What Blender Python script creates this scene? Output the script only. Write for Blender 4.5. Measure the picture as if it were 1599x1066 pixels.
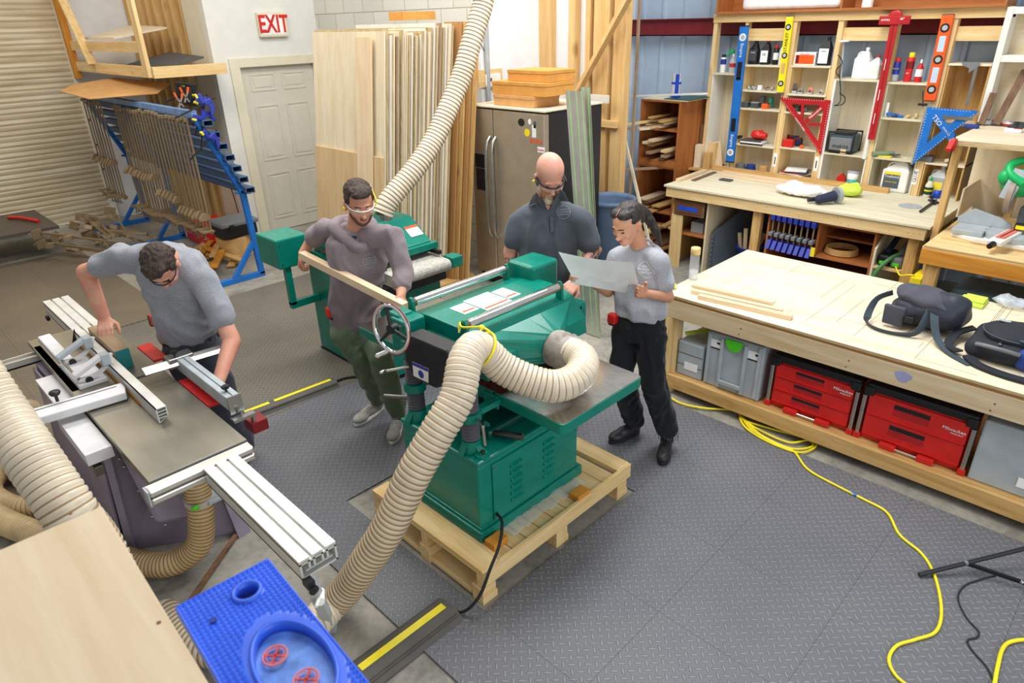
import bpy, bmesh, math, random
from mathutils import Vector, Matrix, noise
random.seed(7)
PI = math.pi
for o in list(bpy.data.objects): bpy.data.objects.remove(o)
SC = bpy.context.scene; COL = SC.collection

# ---------------------------------------------------------------- camera
FPX, PITCH, ROLL, YAW, HC = 1043.54, .447785, -.0266099, .789474, 2.6
cp, sp = math.cos(PITCH), math.sin(PITCH)
CF = Vector((math.cos(YAW)*cp, math.sin(YAW)*cp, -sp))
_r = Vector((math.sin(YAW), -math.cos(YAW), 0)); _u = _r.cross(CF)
CR = math.cos(ROLL)*_r + math.sin(ROLL)*_u
CU = -math.sin(ROLL)*_r + math.cos(ROLL)*_u
EYE = Vector((0, 0, HC))
cam = bpy.data.cameras.new('camera'); co = bpy.data.objects.new('camera', cam); COL.objects.link(co)
m = Matrix((CR, CU, -CF)).transposed().to_4x4(); m.translation = EYE
co.matrix_world = m
cam.sensor_width = 36; cam.lens = FPX/1599*36; cam.clip_start = .05; cam.clip_end = 100
cam.dof.use_dof = True; cam.dof.focus_distance = 4.3; cam.dof.aperture_fstop = 5.0
SC.camera = co
# ---------------------------------------------------------------- light
w = bpy.data.worlds.new('world'); SC.world = w; w.use_nodes = True
w.node_tree.nodes['Background'].inputs[0].default_value = (.93, .96, 1, 1)
w.node_tree.nodes['Background'].inputs[1].default_value = .46
def area(name, loc, size, power, col, rot=(0, 0, 0)):
    l = bpy.data.lights.new(name, 'AREA'); l.shape = 'RECTANGLE'; l.size, l.size_y = size; l.energy = power; l.color = col
    o = bpy.data.objects.new(name, l); o.location = loc; o.rotation_euler = rot; COL.objects.link(o); return o
area('ceiling_lamp', (2.6, 2.4, 5.2), (2.6, 1.2), 130, (1, .985, .96))
area('ceiling_lamp', (4.9, 2.4, 5.2), (2.6, 1.2), 165, (.97, .98, 1))
area('ceiling_lamp', (1.6, 6.2, 5.2), (2.6, 1.2), 115, (1, .93, .82))
area('ceiling_lamp', (4.0, 5.4, 5.2), (2.0, 1.2), 115, (1, .98, .95))
area('ceiling_lamp', (.8, 9.6, 5.0), (1.2, 1.2), 55, (1, .87, .7))
area('camera_side_fill', (1.5, -3.5, 2.8), (5, 3.0), 170, (.92, .96, 1), (math.radians(78), 0, 0))  # unseen fill light, added behind the camera to brighten surfaces facing it
SC.view_settings.view_transform = 'Standard'; SC.view_settings.look = 'None'
SC.view_settings.exposure = -0.05; SC.view_settings.gamma = 1.0; SC.view_settings.use_curve_mapping = False

# ---------------------------------------------------------------- rays of the camera, used to read positions off known planes
def ray(x, y): return CR*((x-799.5)/FPX) - CU*((y-533)/FPX) + CF
def oz(x, y, z=0): d = ray(x, y); return EYE + d*((z-HC)/d.z)
def oy(x, y, Y): d = ray(x, y); return EYE + d*(Y/d.y)
def ox(x, y, X): d = ray(x, y); return EYE + d*(X/d.x)
HV = Vector((math.cos(YAW), math.sin(YAW), 0))
def od(x, y, D):                                    # on the upright plane facing the camera at horizontal distance D
    d = ray(x, y); return EYE + d*(D/d.dot(HV))

# ---------------------------------------------------------------- materials
def lin(c):
    if isinstance(c, str): c = [int(c[i:i+2], 16)/255 for i in (0, 2, 4)]
    return tuple((v/12.92 if v <= .04045 else ((v+.055)/1.055)**2.4) for v in c)+(1,)
class NT:
    def __init__(s, name):
        s.m = bpy.data.materials.new(name); s.m.use_nodes = True; s.t = s.m.node_tree
        s.b = s.t.nodes['Principled BSDF']
    def n(s, typ, **kw):
        nd = s.t.nodes.new(typ)
        for k, v in kw.items():
            if k.startswith('i_'):
                key = k[2:]; key = int(key) if key.isdigit() else key.replace('_', ' ')
                s.set(nd.inputs[key], v)
            else: setattr(nd, k, v)
        return nd
    def set(s, inp, v):
        if hasattr(v, 'links') or isinstance(v, bpy.types.NodeSocket): s.t.links.new(v, inp)
        else: inp.default_value = v
    def math(s, op, a, b=0.0, c=None):
        nd = s.t.nodes.new('ShaderNodeMath'); nd.operation = op
        s.set(nd.inputs[0], a); s.set(nd.inputs[1], b)
        if c is not None: s.set(nd.inputs[2], c)
        return nd.outputs[0]
    def mix(s, f, a, b, typ='MIX'):
        nd = s.t.nodes.new('ShaderNodeMix'); nd.data_type = 'RGBA'; nd.blend_type = typ
        s.set(nd.inputs[0], f); s.set(nd.inputs[6], a); s.set(nd.inputs[7], b); return nd.outputs[2]
    def coords(s, scale=(1, 1, 1), rnd=True, kind='Object'):
        tc = s.n('ShaderNodeTexCoord'); mp = s.n('ShaderNodeMapping'); v = tc.outputs[kind]
        if rnd:
            oi = s.n('ShaderNodeObjectInfo'); vm = s.n('ShaderNodeVectorMath', operation='ADD')
            mu = s.math('MULTIPLY', oi.outputs['Random'], 17.0)
            cx = s.n('ShaderNodeCombineXYZ'); 
            for i in range(3): s.set(cx.inputs[i], mu)
            s.set(vm.inputs[0], v); s.set(vm.inputs[1], cx.outputs[0]); v = vm.outputs[0]
        s.set(mp.inputs[0], v); mp.inputs['Scale'].default_value = scale; return mp.outputs[0]
    def noise(s, vec, scale, detail=3, rough=.5, dist=0):
        nd = s.n('ShaderNodeTexNoise'); s.set(nd.inputs['Vector'], vec); nd.inputs['Scale'].default_value = scale
        nd.inputs['Detail'].default_value = detail; nd.inputs['Roughness'].default_value = rough; nd.inputs['Distortion'].default_value = dist
        return nd.outputs[0]
    def ramp(s, f, stops):
        nd = s.n('ShaderNodeValToRGB'); s.set(nd.inputs[0], f); e = nd.color_ramp.elements
        while len(e) < len(stops): e.new(.5)
        for i, (p, c) in enumerate(stops):
            e[i].position = p; e[i].color = lin(c) if not (isinstance(c, tuple) and len(c) == 4) else c
        return nd.outputs[0]
    def bump(s, h, strength=.3, dist=.01):
        nd = s.n('ShaderNodeBump'); s.set(nd.inputs['Height'], h); nd.inputs['Strength'].default_value = strength; nd.inputs['Distance'].default_value = dist
        s.set(s.b.inputs['Normal'], nd.outputs[0])
    def done(s, col=None, rough=.5, metal=0, spec=.5):
        if col is not None: s.set(s.b.inputs['Base Color'], col)
        s.set(s.b.inputs['Roughness'], rough); s.set(s.b.inputs['Metallic'], metal)
        s.set(s.b.inputs['Specular IOR Level'], spec); return s.m
MATS = {}
def plain(name, col, rough=.5, metal=0, var=.06, scale=8, bump=0, bscale=60, spec=.4):
    if name in MATS: return MATS[name]
    t = NT(name); c = lin(col); v = t.coords()
    f = t.noise(v, scale, 4)
    lo = tuple(max(0, x*(1-var*2.2)) for x in c[:3])+(1,); hi = tuple(min(1, x*(1+var*2.2)) for x in c[:3])+(1,)
    out = t.ramp(f, [(.3, lo), (.7, hi)])
    if bump: t.bump(t.noise(v, bscale, 3), bump, .005)
    rr = t.math('ADD', t.math('MULTIPLY', f, .12), rough-.06)
    MATS[name] = t.done(out, rr, metal, spec); return MATS[name]
def wood(name, c1, c2, ax, knots=0, grain=1.0, rough=.6, c3=None):
    key = name+'_'+'xyz'[ax]
    if key in MATS: return MATS[key]
    t = NT(key); s = [1, 1, 1]; s[ax] = .07; v = t.coords(tuple(s))
    f = t.noise(v, 22*grain, 5, .6, .6); g = t.noise(v, 110*grain, 3, .6, 0)
    f2 = t.math('ADD', t.math('MULTIPLY', f, .75), t.math('MULTIPLY', g, .25))
    col = t.ramp(f2, [(.36, c2), (.62, c1)])
    big = t.noise(t.coords(), 1.6, 2)
    col = t.mix(t.math('MULTIPLY', big, .35), col, lin(c3 or c2))
    if knots:
        vv = t.n('ShaderNodeTexVoronoi'); s2 = [1, 1, 1]; s2[ax] = .45
        t.set(vv.inputs['Vector'], t.coords(tuple(s2))); vv.inputs['Scale'].default_value = knots
        k = t.ramp(vv.outputs['Distance'], [(.05, (1, 1, 1, 1)), (.12, (0, 0, 0, 1))])
        col = t.mix(t.math('MULTIPLY', k, .7), col, lin('8a5a2c'))
    t.bump(f2, .12, .004)
    MATS[key] = t.done(col, rough, 0, .3); return MATS[key]
WOODS = {'pine': ('ecd3a0', 'd6b173', 3.2, 1), 'oldpine': ('dcb87c', 'b98a4a', 3, 1), 'birch': ('ecdfc6', 'dccaa6', 0, .6), 'ply_tan': ('dcc096', 'cbab7c', 0, .6), 'ply_face': ('d8c7ac', 'c4ae8c', 0, .5), 'maple': ('ecd6b4', 'ddc09a', 0, .8),
 'cherry': ('bc7840', '98582a', 0, .8), 'greywood': ('b79e80', '8e7558', 3, 1), 'walnut': ('8a6a50', '5f4430', 0, 1), 'plyedge': ('d6c39a', 'a48a5c', 0, 2.5),
 'whitewood': ('e9e3d6', 'd8d0c0', 0, 1), 'mdf': ('b88a55', 'a97c48', 0, .5), 'whiteply': ('e6e0c8', 'cdc4a4', 0, 1), 'studwood': ('e2c088', 'caa062', 2.6, 1), 'amber': ('d99a3e', 'b87524', 2.5, 1), 'whitewash': ('dccbaa', 'c6aa80', 2.5, 1)}
def M_(spec, ax=0):
    if not isinstance(spec, str): return spec
    if spec in WOODS:
        a, b, k, g = WOODS[spec]; return wood(spec, a, b, ax, k, g)
    return MATS[spec]
def glass(name, col=(1, 1, 1), rough=.02, alpha=.25):
    t = NT(name); t.b.inputs['Alpha'].default_value = alpha; MATS[name] = t.done(lin(col), rough, 0, .6); return MATS[name]
for n_, c_, r_, me_ in [('steel', 'b8b8b4', .28, 1), ('dark_steel', '6e6c68', .35, 1), ('aluminium', 'dcdad4', .38, .9), ('cast_iron', '8d887c', .3, .95), ('chrome', 'eeeeee', .08, 1), ('old_metal', '9a8668', .5, .5),
  ('black_plastic', '1c1d20', .45, 0), ('black_rubber', '202022', .7, 0), ('grey_plastic', 'a9b1b5', .5, 0), ('dark_grey', '4a4c50', .5, 0), ('mid_grey', '74777a', .5, 0), ('white_plastic', 'eeeeea', .4, 0), ('white_paint', 'e6e4dc', .5, 0),
  ('green_paint', '047a68', .28, 0), ('dark_green', '00463c', .35, 0), ('blue_paint', '1d6fc4', .42, 0), ('worn_blue', '486488', .5, 0), ('red_plastic', 'd02420', .38, 0), ('red_paint', 'b01c22', .42, 0), ('dark_red', '7a1418', .45, 0), ('girt_red', '7c2026', .55, 0), ('yellow', 'f0dc20', .42, 0),
  ('yellow_tape', 'f2de3c', .5, 0), ('orange', 'f05a1c', .4, 0), ('blue_plastic', '1f4fc8', .4, 0), ('deep_blue', '28379a', .42, 0), ('lime', '52d02c', .4, 0), ('tool_green', '18b060', .35, 0), ('paper', 'f6f6f6', .9, 0), ('ink', '25252a', .7, 0),
  ('cardboard', 'c89a60', .8, 0), ('tan_box', 'd09548', .8, 0), ('saw_grey', '8a8090', .45, 0), ('saw_light', 'd4d3d4', .5, 0), ('wall_paint', 'dcdbd4', .7, 0), ('cream_paint', 'dcd4bc', .75, 0), ('door_paint', 'cfcabb', .55, 0), ('block_paint', 'd8d6cc', .8, 0), ('drywall', 'eceff2', .8, 0),
  ('siding', 'bfd2e4', .4, .1), ('can_blue', '5e7390', .6, 0), ('teal', '38b0a0', .5, 0), ('navy', '232a44', .7, 0), ('skin_light', 'd9a184', .55, 0), ('hair_dark', '2c211c', .6, 0), ('bag_black', '22252c', .75, 0), ('bag_grey', '4a4c56', .8, 0), ('bag_blue', '27408a', .75, 0),
  ('red_label', 'c43028', .5, 0), ('lime_cloth', 'c8e050', .8, 0), ('white_cloth', 'f2f0ee', .85, 0), ('salmon', 'e0766a', .5, 0), ('slate_foam', '56606c', .8, 0), ('hose_green', '4e8a4e', .5, 0), ('brown', '6e4424', .6, 0), ('fridge_steel', 'c2b6a4', .42, .8), ('granite', '24262a', .4, 0)]:
    plain(n_, c_, r_, me_, var=.015 if n_ in ('wall_paint', 'cream_paint', 'door_paint', 'drywall', 'block_paint', 'siding', 'white_paint') else .03 if me_ else .05)
for n_ in ('old_metal', 'worn_blue', 'wall_paint', 'cream_paint', 'door_paint', 'saw_light', 'can_blue', 'girt_red'): pass
glass('clear_glass', (.95, .98, 1), .03, .22); glass('clear_plastic', (.9, .93, .95), .15, .45); glass('lens', (.9, .95, 1), .25, .10); glass('blue_glass', (.35, .55, .9), .1, .6); glass('wrap_film', (.92, .95, .96), .12, .4)

# ---------------------------------------------------------------- mesh building
class B:
    def __init__(s): s.v = []; s.f = []; s.mi = []; s.k = 0; s.sm = []
    def mat(s, k): s.k = k; return s
    def add(s, vs, fs, smooth=False):
        n = len(s.v); s.v += [Vector(p) for p in vs]
        for f in fs: s.f.append([i+n for i in f]); s.mi.append(s.k); s.sm.append(smooth)
        return s
    def box(s, a, b):
        x0, y0, z0 = [min(a[i], b[i]) for i in range(3)]; x1, y1, z1 = [max(a[i], b[i]) for i in range(3)]
        return s.add([(x0, y0, z0), (x1, y0, z0), (x1, y1, z0), (x0, y1, z0), (x0, y0, z1), (x1, y0, z1), (x1, y1, z1), (x0, y1, z1)],
                     [(0, 3, 2, 1), (4, 5, 6, 7), (0, 1, 5, 4), (1, 2, 6, 5), (2, 3, 7, 6), (3, 0, 4, 7)])
    def rbox(s, a, b, r=.005, n=2):                      # box with rounded edges
        bm = bmesh.new(); x = [(a[i]+b[i])/2 for i in range(3)]; d = [abs(a[i]-b[i]) for i in range(3)]
        bmesh.ops.create_cube(bm, size=1, matrix=Matrix.Translation(x) @ Matrix.Diagonal((*d, 1)))
        r = min(r, min(d)*.49); bmesh.ops.bevel(bm, geom=bm.edges[:], offset=r, segments=n, affect='EDGES', profile=.5)
        return s.addbm(bm)
    def addbm(s, bm, smooth=False):
        bm.verts.index_update(); s.add([v.co.copy() for v in bm.verts], [[v.index for v in f.verts] for f in bm.faces], smooth); bm.free(); return s
    def beam(s, p, q, w, h, up=(0, 0, 1)):               # box whose long axis runs p -> q
        p = Vector(p); q = Vector(q); d = (q-p).normalized(); u = Vector(up); sd = d.cross(u)
        if sd.length < 1e-4: sd = d.cross(Vector((1, 0, 0)))
        sd.normalize(); u = sd.cross(d); a = sd*w/2; c = u*h/2
        return s.add([p-a-c, p+a-c, p+a+c, p-a+c, q-a-c, q+a-c, q+a+c, q-a+c], [(0, 1, 2, 3), (7, 6, 5, 4), (0, 4, 5, 1), (1, 5, 6, 2), (2, 6, 7, 3), (3, 7, 4, 0)])
    def prism(s, pts, ext):                              # closed polygon (3-D points) pushed along ext
        pts = [Vector(p) for p in pts]; e = Vector(ext); n = len(pts)
        nr = sum(((pts[i]-pts[0]).cross(pts[(i+1) % n]-pts[0]) for i in range(n)), Vector())
        if nr.dot(e) > 0: pts.reverse()
        return s.add(pts+[p+e for p in pts], [list(range(n)), list(range(2*n-1, n-1, -1))]+[(i, i+n, (i+1) % n+n, (i+1) % n) for i in range(n)])
    def cyl(s, p, q, r, r2=None, n=16, cap=True, smooth=True):
        r2 = r if r2 is None else r2; p = Vector(p); q = Vector(q); d = (q-p).normalized()
        u = d.orthogonal().normalized(); w = d.cross(u); vs = []
        for c, rr in ((p, r), (q, r2)):
            for i in range(n): a = 2*PI*i/n; vs.append(c+(u*math.cos(a)+w*math.sin(a))*rr)
        s.add(vs, [(i, (i+1) % n, (i+1) % n+n, i+n) for i in range(n)], smooth)
        if cap: s.add(vs, [list(range(n-1, -1, -1)), list(range(n, 2*n))])
        return s
    def tube(s, pts, r, n=10, cap=True, rfun=None, closed=False):
        pts = [Vector(p) for p in pts]; m = len(pts); vs = []; u = None
        for i, p in enumerate(pts):
            d = (pts[(i+1) % m]-pts[i-1]) if closed else (pts[min(i+1, m-1)]-pts[max(i-1, 0)])
            d.normalize()
            if u is None: u = d.orthogonal().normalized()
            u = (u-d*u.dot(d)).normalized(); w = d.cross(u); rr = rfun(i) if rfun else r
            for k in range(n): a = 2*PI*k/n; vs.append(p+(u*math.cos(a)+w*math.sin(a))*rr)
        fs = [(i*n+k, i*n+(k+1) % n, ((i+1) % m)*n+(k+1) % n, ((i+1) % m)*n+k) for i in range(m if closed else m-1) for k in range(n)]
        s.add(vs, fs, True)
        if cap and not closed: s.add(vs[:n], [list(range(n-1, -1, -1))]); s.add(vs[-n:], [list(range(n))])
        return s
    def lathe(s, prof, c=(0, 0, 0), ax=(0, 0, 1), n=20, smooth=True):   # prof: (radius, height)
        c = Vector(c); ax = Vector(ax).normalized(); u = ax.orthogonal().normalized(); w = ax.cross(u); vs = []; m = len(prof)
        for r, h in prof:
            for k in range(n): a = 2*PI*k/n; vs.append(c+ax*h+(u*math.cos(a)+w*math.sin(a))*max(r, 1e-5))
        s.add(vs, [(i*n+k, i*n+(k+1) % n, (i+1)*n+(k+1) % n, (i+1)*n+k) for i in range(m-1) for k in range(n)], smooth)
        s.add(vs[:n], [list(range(n-1, -1, -1))]); s.add(vs[-n:], [list(range(n))]); return s
    def ell(s, c, r, rot=None, n=2):
        bm = bmesh.new(); mt = Matrix.Translation(c) @ (rot.to_4x4() if rot else Matrix.Identity(4)) @ Matrix.Diagonal((*r, 1))
        bmesh.ops.create_icosphere(bm, subdivisions=n, radius=1, matrix=mt); return s.addbm(bm, True)
    def xf(s, mt, start=0):
        for i in range(start, len(s.v)): s.v[i] = mt @ s.v[i]
        return s
    def rot(s, a, c=(0, 0, 0), ax='Z', start=0):
        c = Vector(c); return s.xf(Matrix.Translation(c) @ Matrix.Rotation(a, 4, ax) @ Matrix.Translation(-c), start)
ORG = {}
def bev(o, w=.003, n=2):
    md = o.modifiers.new('bevel', 'BEVEL'); md.width = w; md.segments = n; md.limit_method = 'ANGLE'; md.angle_limit = .7; return o
def link(name, me, parent, org):
    o = bpy.data.objects.new(name, me); COL.objects.link(o)
    if parent: o.parent = parent
    else: o.location = org
    ORG[o.name] = org; return o
def make(name, b, mats, parent=None, bevel=0, org=None, **props):
    if parent is not None: org = ORG[parent.name]
    elif org is None:
        xs = [v.x for v in b.v]; ys = [v.y for v in b.v]; zs = [v.z for v in b.v]
        org = Vector(((min(xs)+max(xs))/2, (min(ys)+max(ys))/2, min(zs)))
    org = Vector(org); me = bpy.data.meshes.new(name)
    me.from_pydata([v-org for v in b.v], [], b.f)
    if not isinstance(mats, (list, tuple)): mats = [mats]
    ext = [max(v[i] for v in b.v)-min(v[i] for v in b.v) for i in range(3)]; ax = ext.index(max(ext))
    for m_ in mats:
        a_ = ax
        if isinstance(m_, str) and ':' in m_: m_, q = m_.split(':'); a_ = 'xyz'.index(q)
        me.materials.append(M_(m_, a_))
    me.polygons.foreach_set('material_index', b.mi); me.polygons.foreach_set('use_smooth', b.sm); me.update()
    o = link(name, me, parent, org)
    if bevel: bev(o, bevel)
    for k, v in props.items(): o[k] = v
    return o
def tag(o, label, cat, group=None):
    o['label'] = label; o['category'] = cat
    if group: o['group'] = group
    return o
def thing(name, loc, label, cat, group=None):
    o = bpy.data.objects.new(name, None); COL.objects.link(o); o.location = loc; o.empty_display_size = .1
    ORG[o.name] = Vector(loc); return tag(o, label, cat, group)
def single(name, b, mats, label, cat, group=None, bevel=0, org=None): return tag(make(name, b, mats, None, bevel, org), label, cat, group)
def struct(name, b, mats, parent=None, bevel=0):
    o = make(name, b, mats, parent, bevel)
    if parent is None: o['kind'] = 'structure'
    return o
def dup(root, loc, rotz=0, label=None, scale=None, rot=None):
    def cpy(o, par):
        c = o.copy(); COL.objects.link(c); c.parent = par; ORG[c.name] = ORG[o.name]
        for ch in [x for x in bpy.data.objects if x.parent == o]: cpy(ch, c)
        return c
    r = cpy(root, None); r.location = loc; r.rotation_euler = rot or (0, 0, rotz)
    if scale: r.scale = scale if isinstance(scale, (tuple, list)) else (scale,)*3
    if label: r['label'] = label
    return r
def text(s, size, c, right, up, mat, parent=None, name='lettering', depth=.0006, ext=None, lift=.001, bold=0):
    cu = bpy.data.curves.new(name, 'FONT'); cu.body = s; cu.size = size; cu.align_x = 'CENTER'; cu.align_y = 'CENTER'; cu.extrude = depth; cu.resolution_u = 2; cu.offset = bold*size
    t = bpy.data.objects.new('tmp', cu); COL.objects.link(t)
    me = bpy.data.meshes.new_from_object(t); bpy.data.objects.remove(t)
    R = Vector(right).normalized(); U = Vector(up); U = (U-R*U.dot(R)).normalized(); N = R.cross(U)
    org = ORG[parent.name] if parent else Vector(c)
    mt = Matrix((R*(ext or 1), U, N)).transposed().to_4x4(); mt.translation = Vector(c)+N*lift-org
    me.transform(mt); me.materials.clear(); me.materials.append(M_(mat)); me.name = name
    return link(name, me, parent, org)
def spline(pts, n=12, closed=False):                     # Catmull-Rom
    P = [Vector(p) for p in pts]; m = len(P); out = []
    for i in range(m if closed else m-1):
        g = (lambda k: P[k % m]) if closed else (lambda k: P[max(0, min(m-1, k))])
        p0, p1, p2, p3 = g(i-1), g(i), g(i+1), g(i+2)
        for j in range(n):
            t = j/n; out.append(.5*((2*p1)+(p2-p0)*t+(2*p0-5*p1+4*p2-p3)*t*t+(3*p1-p0-3*p2+p3)*t**3))
    if not closed: out.append(P[-1].copy())
    return out
def resample(pts, step):
    L = [0]
    for a, b in zip(pts, pts[1:]): L.append(L[-1]+(b-a).length)
    n = max(2, int(L[-1]/step)); out = []; k = 0
    for i in range(n+1):
        d = L[-1]*i/n
        while k < len(L)-2 and L[k+1] < d: k += 1
        t = (d-L[k])/max(1e-9, L[k+1]-L[k]); out.append(pts[k].lerp(pts[k+1], t))
    return out
def fuse(b, vox=.01, smooth=6, fac=.5):                    # weld overlapping closed shapes into one continuous skin
    me = bpy.data.meshes.new('tmp'); me.from_pydata(b.v, [], b.f); me.update()
    o = bpy.data.objects.new('tmp', me); COL.objects.link(o)
    r = o.modifiers.new('r', 'REMESH'); r.mode = 'VOXEL'; r.voxel_size = vox; r.use_smooth_shade = True
    if smooth: s = o.modifiers.new('s', 'SMOOTH'); s.iterations = smooth; s.factor = fac
    dg = bpy.context.evaluated_depsgraph_get(); m2 = bpy.data.meshes.new_from_object(o.evaluated_get(dg), depsgraph=dg)
    out = B(); out.v = [v.co.copy() for v in m2.vertices]; out.f = [list(p.vertices) for p in m2.polygons]
    out.mi = [0]*len(out.f); out.sm = [True]*len(out.f)
    bpy.data.objects.remove(o); bpy.data.meshes.remove(me); bpy.data.meshes.remove(m2); return out
def cone(b, p, q, r1, r2, n=14):                            # limb piece: closed tapered tube with round ends
    p = Vector(p); q = Vector(q); b.cyl(p, q, r1, r2, n); b.ell(p, (r1,)*3); b.ell(q, (r2,)*3); return b
def limb(b, pts, rs, n=14):
    for i in range(len(pts)-1): cone(b, pts[i], pts[i+1], rs[i], rs[i+1], n)
    return b
def shake(b, amp, freq, seed=0):                            # soft folds: push points along a noise field
    for i, v in enumerate(b.v): b.v[i] = v+noise.noise_vector(v*freq+Vector((seed, seed, seed)))*amp
    return b
# ================================================================ the setting
def mat_concrete():
    t = NT('concrete'); v = t.coords(rnd=False)
    f = t.noise(v, 2.2, 5, .6, .3); g = t.noise(v, 30, 4)
    c = t.ramp(t.math('ADD', t.math('MULTIPLY', f, .7), t.math('MULTIPLY', g, .3)), [(.36, '76736c'), (.5, '938f85'), (.66, 'a8a296')])
    st = t.ramp(t.noise(v, 3.2, 4, .6, .5), [(.56, (0, 0, 0, 1)), (.68, (1, 1, 1, 1))])
    c = t.mix(t.math('MULTIPLY', st, .45), c, lin('5c5a55'))
    t.bump(g, .15, .004); MATS['concrete'] = t.done(c, .6, 0, .4)
mat_concrete()
def mat_rubber(name, base, dust, amount):
    t = NT(name); tc = t.n('ShaderNodeTexCoord'); mp = t.n('ShaderNodeMapping'); t.set(mp.inputs[0], tc.outputs['Object'])
    mp.inputs['Rotation'].default_value = (0, 0, PI/4); mp.inputs['Scale'].default_value = (27, 27, 27)
    sx = t.n('ShaderNodeSeparateXYZ'); t.set(sx.inputs[0], mp.outputs[0])
    fx = t.math('FLOOR', sx.outputs[0]); fy = t.math('FLOOR', sx.outputs[1])
    par = t.math('MODULO', t.math('ABSOLUTE', t.math('ADD', fx, fy)), 2.0); par = t.math('GREATER_THAN', par, .5)
    a = t.math('SUBTRACT', t.math('SUBTRACT', sx.outputs[0], fx), .5); b = t.math('SUBTRACT', t.math('SUBTRACT', sx.outputs[1], fy), .5)
    mixf = lambda p, q: t.math('ADD', t.math('MULTIPLY', p, t.math('SUBTRACT', 1.0, par)), t.math('MULTIPLY', q, par))
    u = mixf(a, b); v = mixf(b, a)
    e = t.math('ADD', t.math('POWER', t.math('ABSOLUTE', t.math('DIVIDE', u, .62)), 2.0), t.math('POWER', t.math('ABSOLUTE', t.math('DIVIDE', v, .19)), 2.0))
    h = t.math('SMOOTH_MIN', t.math('MULTIPLY', t.math('MAXIMUM', t.math('SUBTRACT', 1.0, e), 0.0), 2.5), 1.0, .2)
    co_ = t.coords(rnd=False); n1 = t.noise(co_, 1.1, 4, .6, .4); n2 = t.noise(co_, 40, 3)
    c = t.ramp(t.math('ADD', t.math('MULTIPLY', n1, .8), t.math('MULTIPLY', n2, .2)), [(.35, base), (.75, tuple(min(1, x*1.35) for x in lin(base)[:3])+(1,))])
    d = t.ramp(n1, [(.42, (0, 0, 0, 1)), (.7, (1, 1, 1, 1))])
    c = t.mix(t.math('MULTIPLY', t.math('ADD', t.math('MULTIPLY', d, .5), .5), amount), c, lin(dust))
    c = t.mix(h, t.mix(1.0, c, (.72, .72, .73, 1), 'MULTIPLY'), t.mix(1.0, c, (1.03, 1.04, 1.06, 1), 'MULTIPLY'))
    t.bump(h, .8, .005); MATS[name] = t.done(c, .46, 0, .45)
mat_rubber('rubber_mat', '666a72', '857e74', .32); mat_rubber('grey_brown_mat', '66655f', '8a7f6e', .65); mat_rubber('dusty_mat', '665f56', '8a7a62', .8)
def mat_block():
    t = NT('block_wall'); v = t.coords(rnd=False); sx = t.n('ShaderNodeSeparateXYZ'); t.set(sx.inputs[0], v)
    cx = t.n('ShaderNodeCombineXYZ'); t.set(cx.inputs[0], sx.outputs[1]); t.set(cx.inputs[1], sx.outputs[2])
    br = t.n('ShaderNodeTexBrick'); t.set(br.inputs['Vector'], cx.outputs[0])
    for k, q in (('Scale', 1), ('Mortar Size', .006), ('Brick Width', .42), ('Row Height', .21), ('Mortar Smooth', .3)): br.inputs[k].default_value = q
    br.inputs['Color1'].default_value = lin('dcdad0'); br.inputs['Color2'].default_value = lin('d2d0c6'); br.inputs['Mortar'].default_value = lin('a8a598')
    t.bump(t.math('SUBTRACT', t.noise(v, 50, 4), t.math('MULTIPLY', br.outputs['Fac'], 2.0)), .4, .008)
    MATS['block_wall'] = t.done(br.outputs['Color'], .8, 0, .2)
mat_block()
t = NT('shutter'); v = t.coords((.12, 1, 1), rnd=False); f = t.noise(v, 9, 4, .6)
MATS['shutter'] = t.done(t.ramp(f, [(.3, 'b4a484'), (.55, 'cdc0a2'), (.75, 'd6d2c0')]), .45, .1, .4)

struct('floor', B().box((-5, -5, -.12), (9, 13, 0)), 'concrete')
MZ = .012
def rubber(label, rects, mat, group=None):
    b = B()
    for x0, y0, x1, y1 in rects:
        # puzzle-cut rim of every tile: shallow seams between tiles
        nx = max(1, round((x1-x0)/.62)); ny = max(1, round((y1-y0)/.62)); g = .0006
        for i in range(nx):
            for j in range(ny):
                b.box((x0+(x1-x0)*i/nx+g, y0+(y1-y0)*j/ny+g, 0.0005), (x0+(x1-x0)*(i+1)/nx-g, y0+(y1-y0)*(j+1)/ny-g, MZ))
    return single('rubber_floor_mat', b, mat, label, 'floor mat', group)
rubber('wide grey diamond-plate rubber matting around the planer and in front of the long workbench', [(1.55, -2.5, 3.85, 1.80), (2.80, 1.80, 3.85, 3.02), (1.2, -2.5, 1.55, 3.02), (1.2, 3.02, 3.85, 4.26)], 'rubber_mat')
rubber('brown-dusted rubber matting between the drum sander and the table saw', [(1.2, 4.262, 3.85, 6.87)], 'grey_brown_mat')
rubber('dusty brown rubber matting beyond the table saw, ending near the roller door', [(-2.6, 6.9, 1.98, 10.1)], 'dusty_mat')
rubber('dusty rubber matting beside the left end of the table saw', [(-2.6, 4.3, 1.18, 6.88)], 'dusty_mat')
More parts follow.
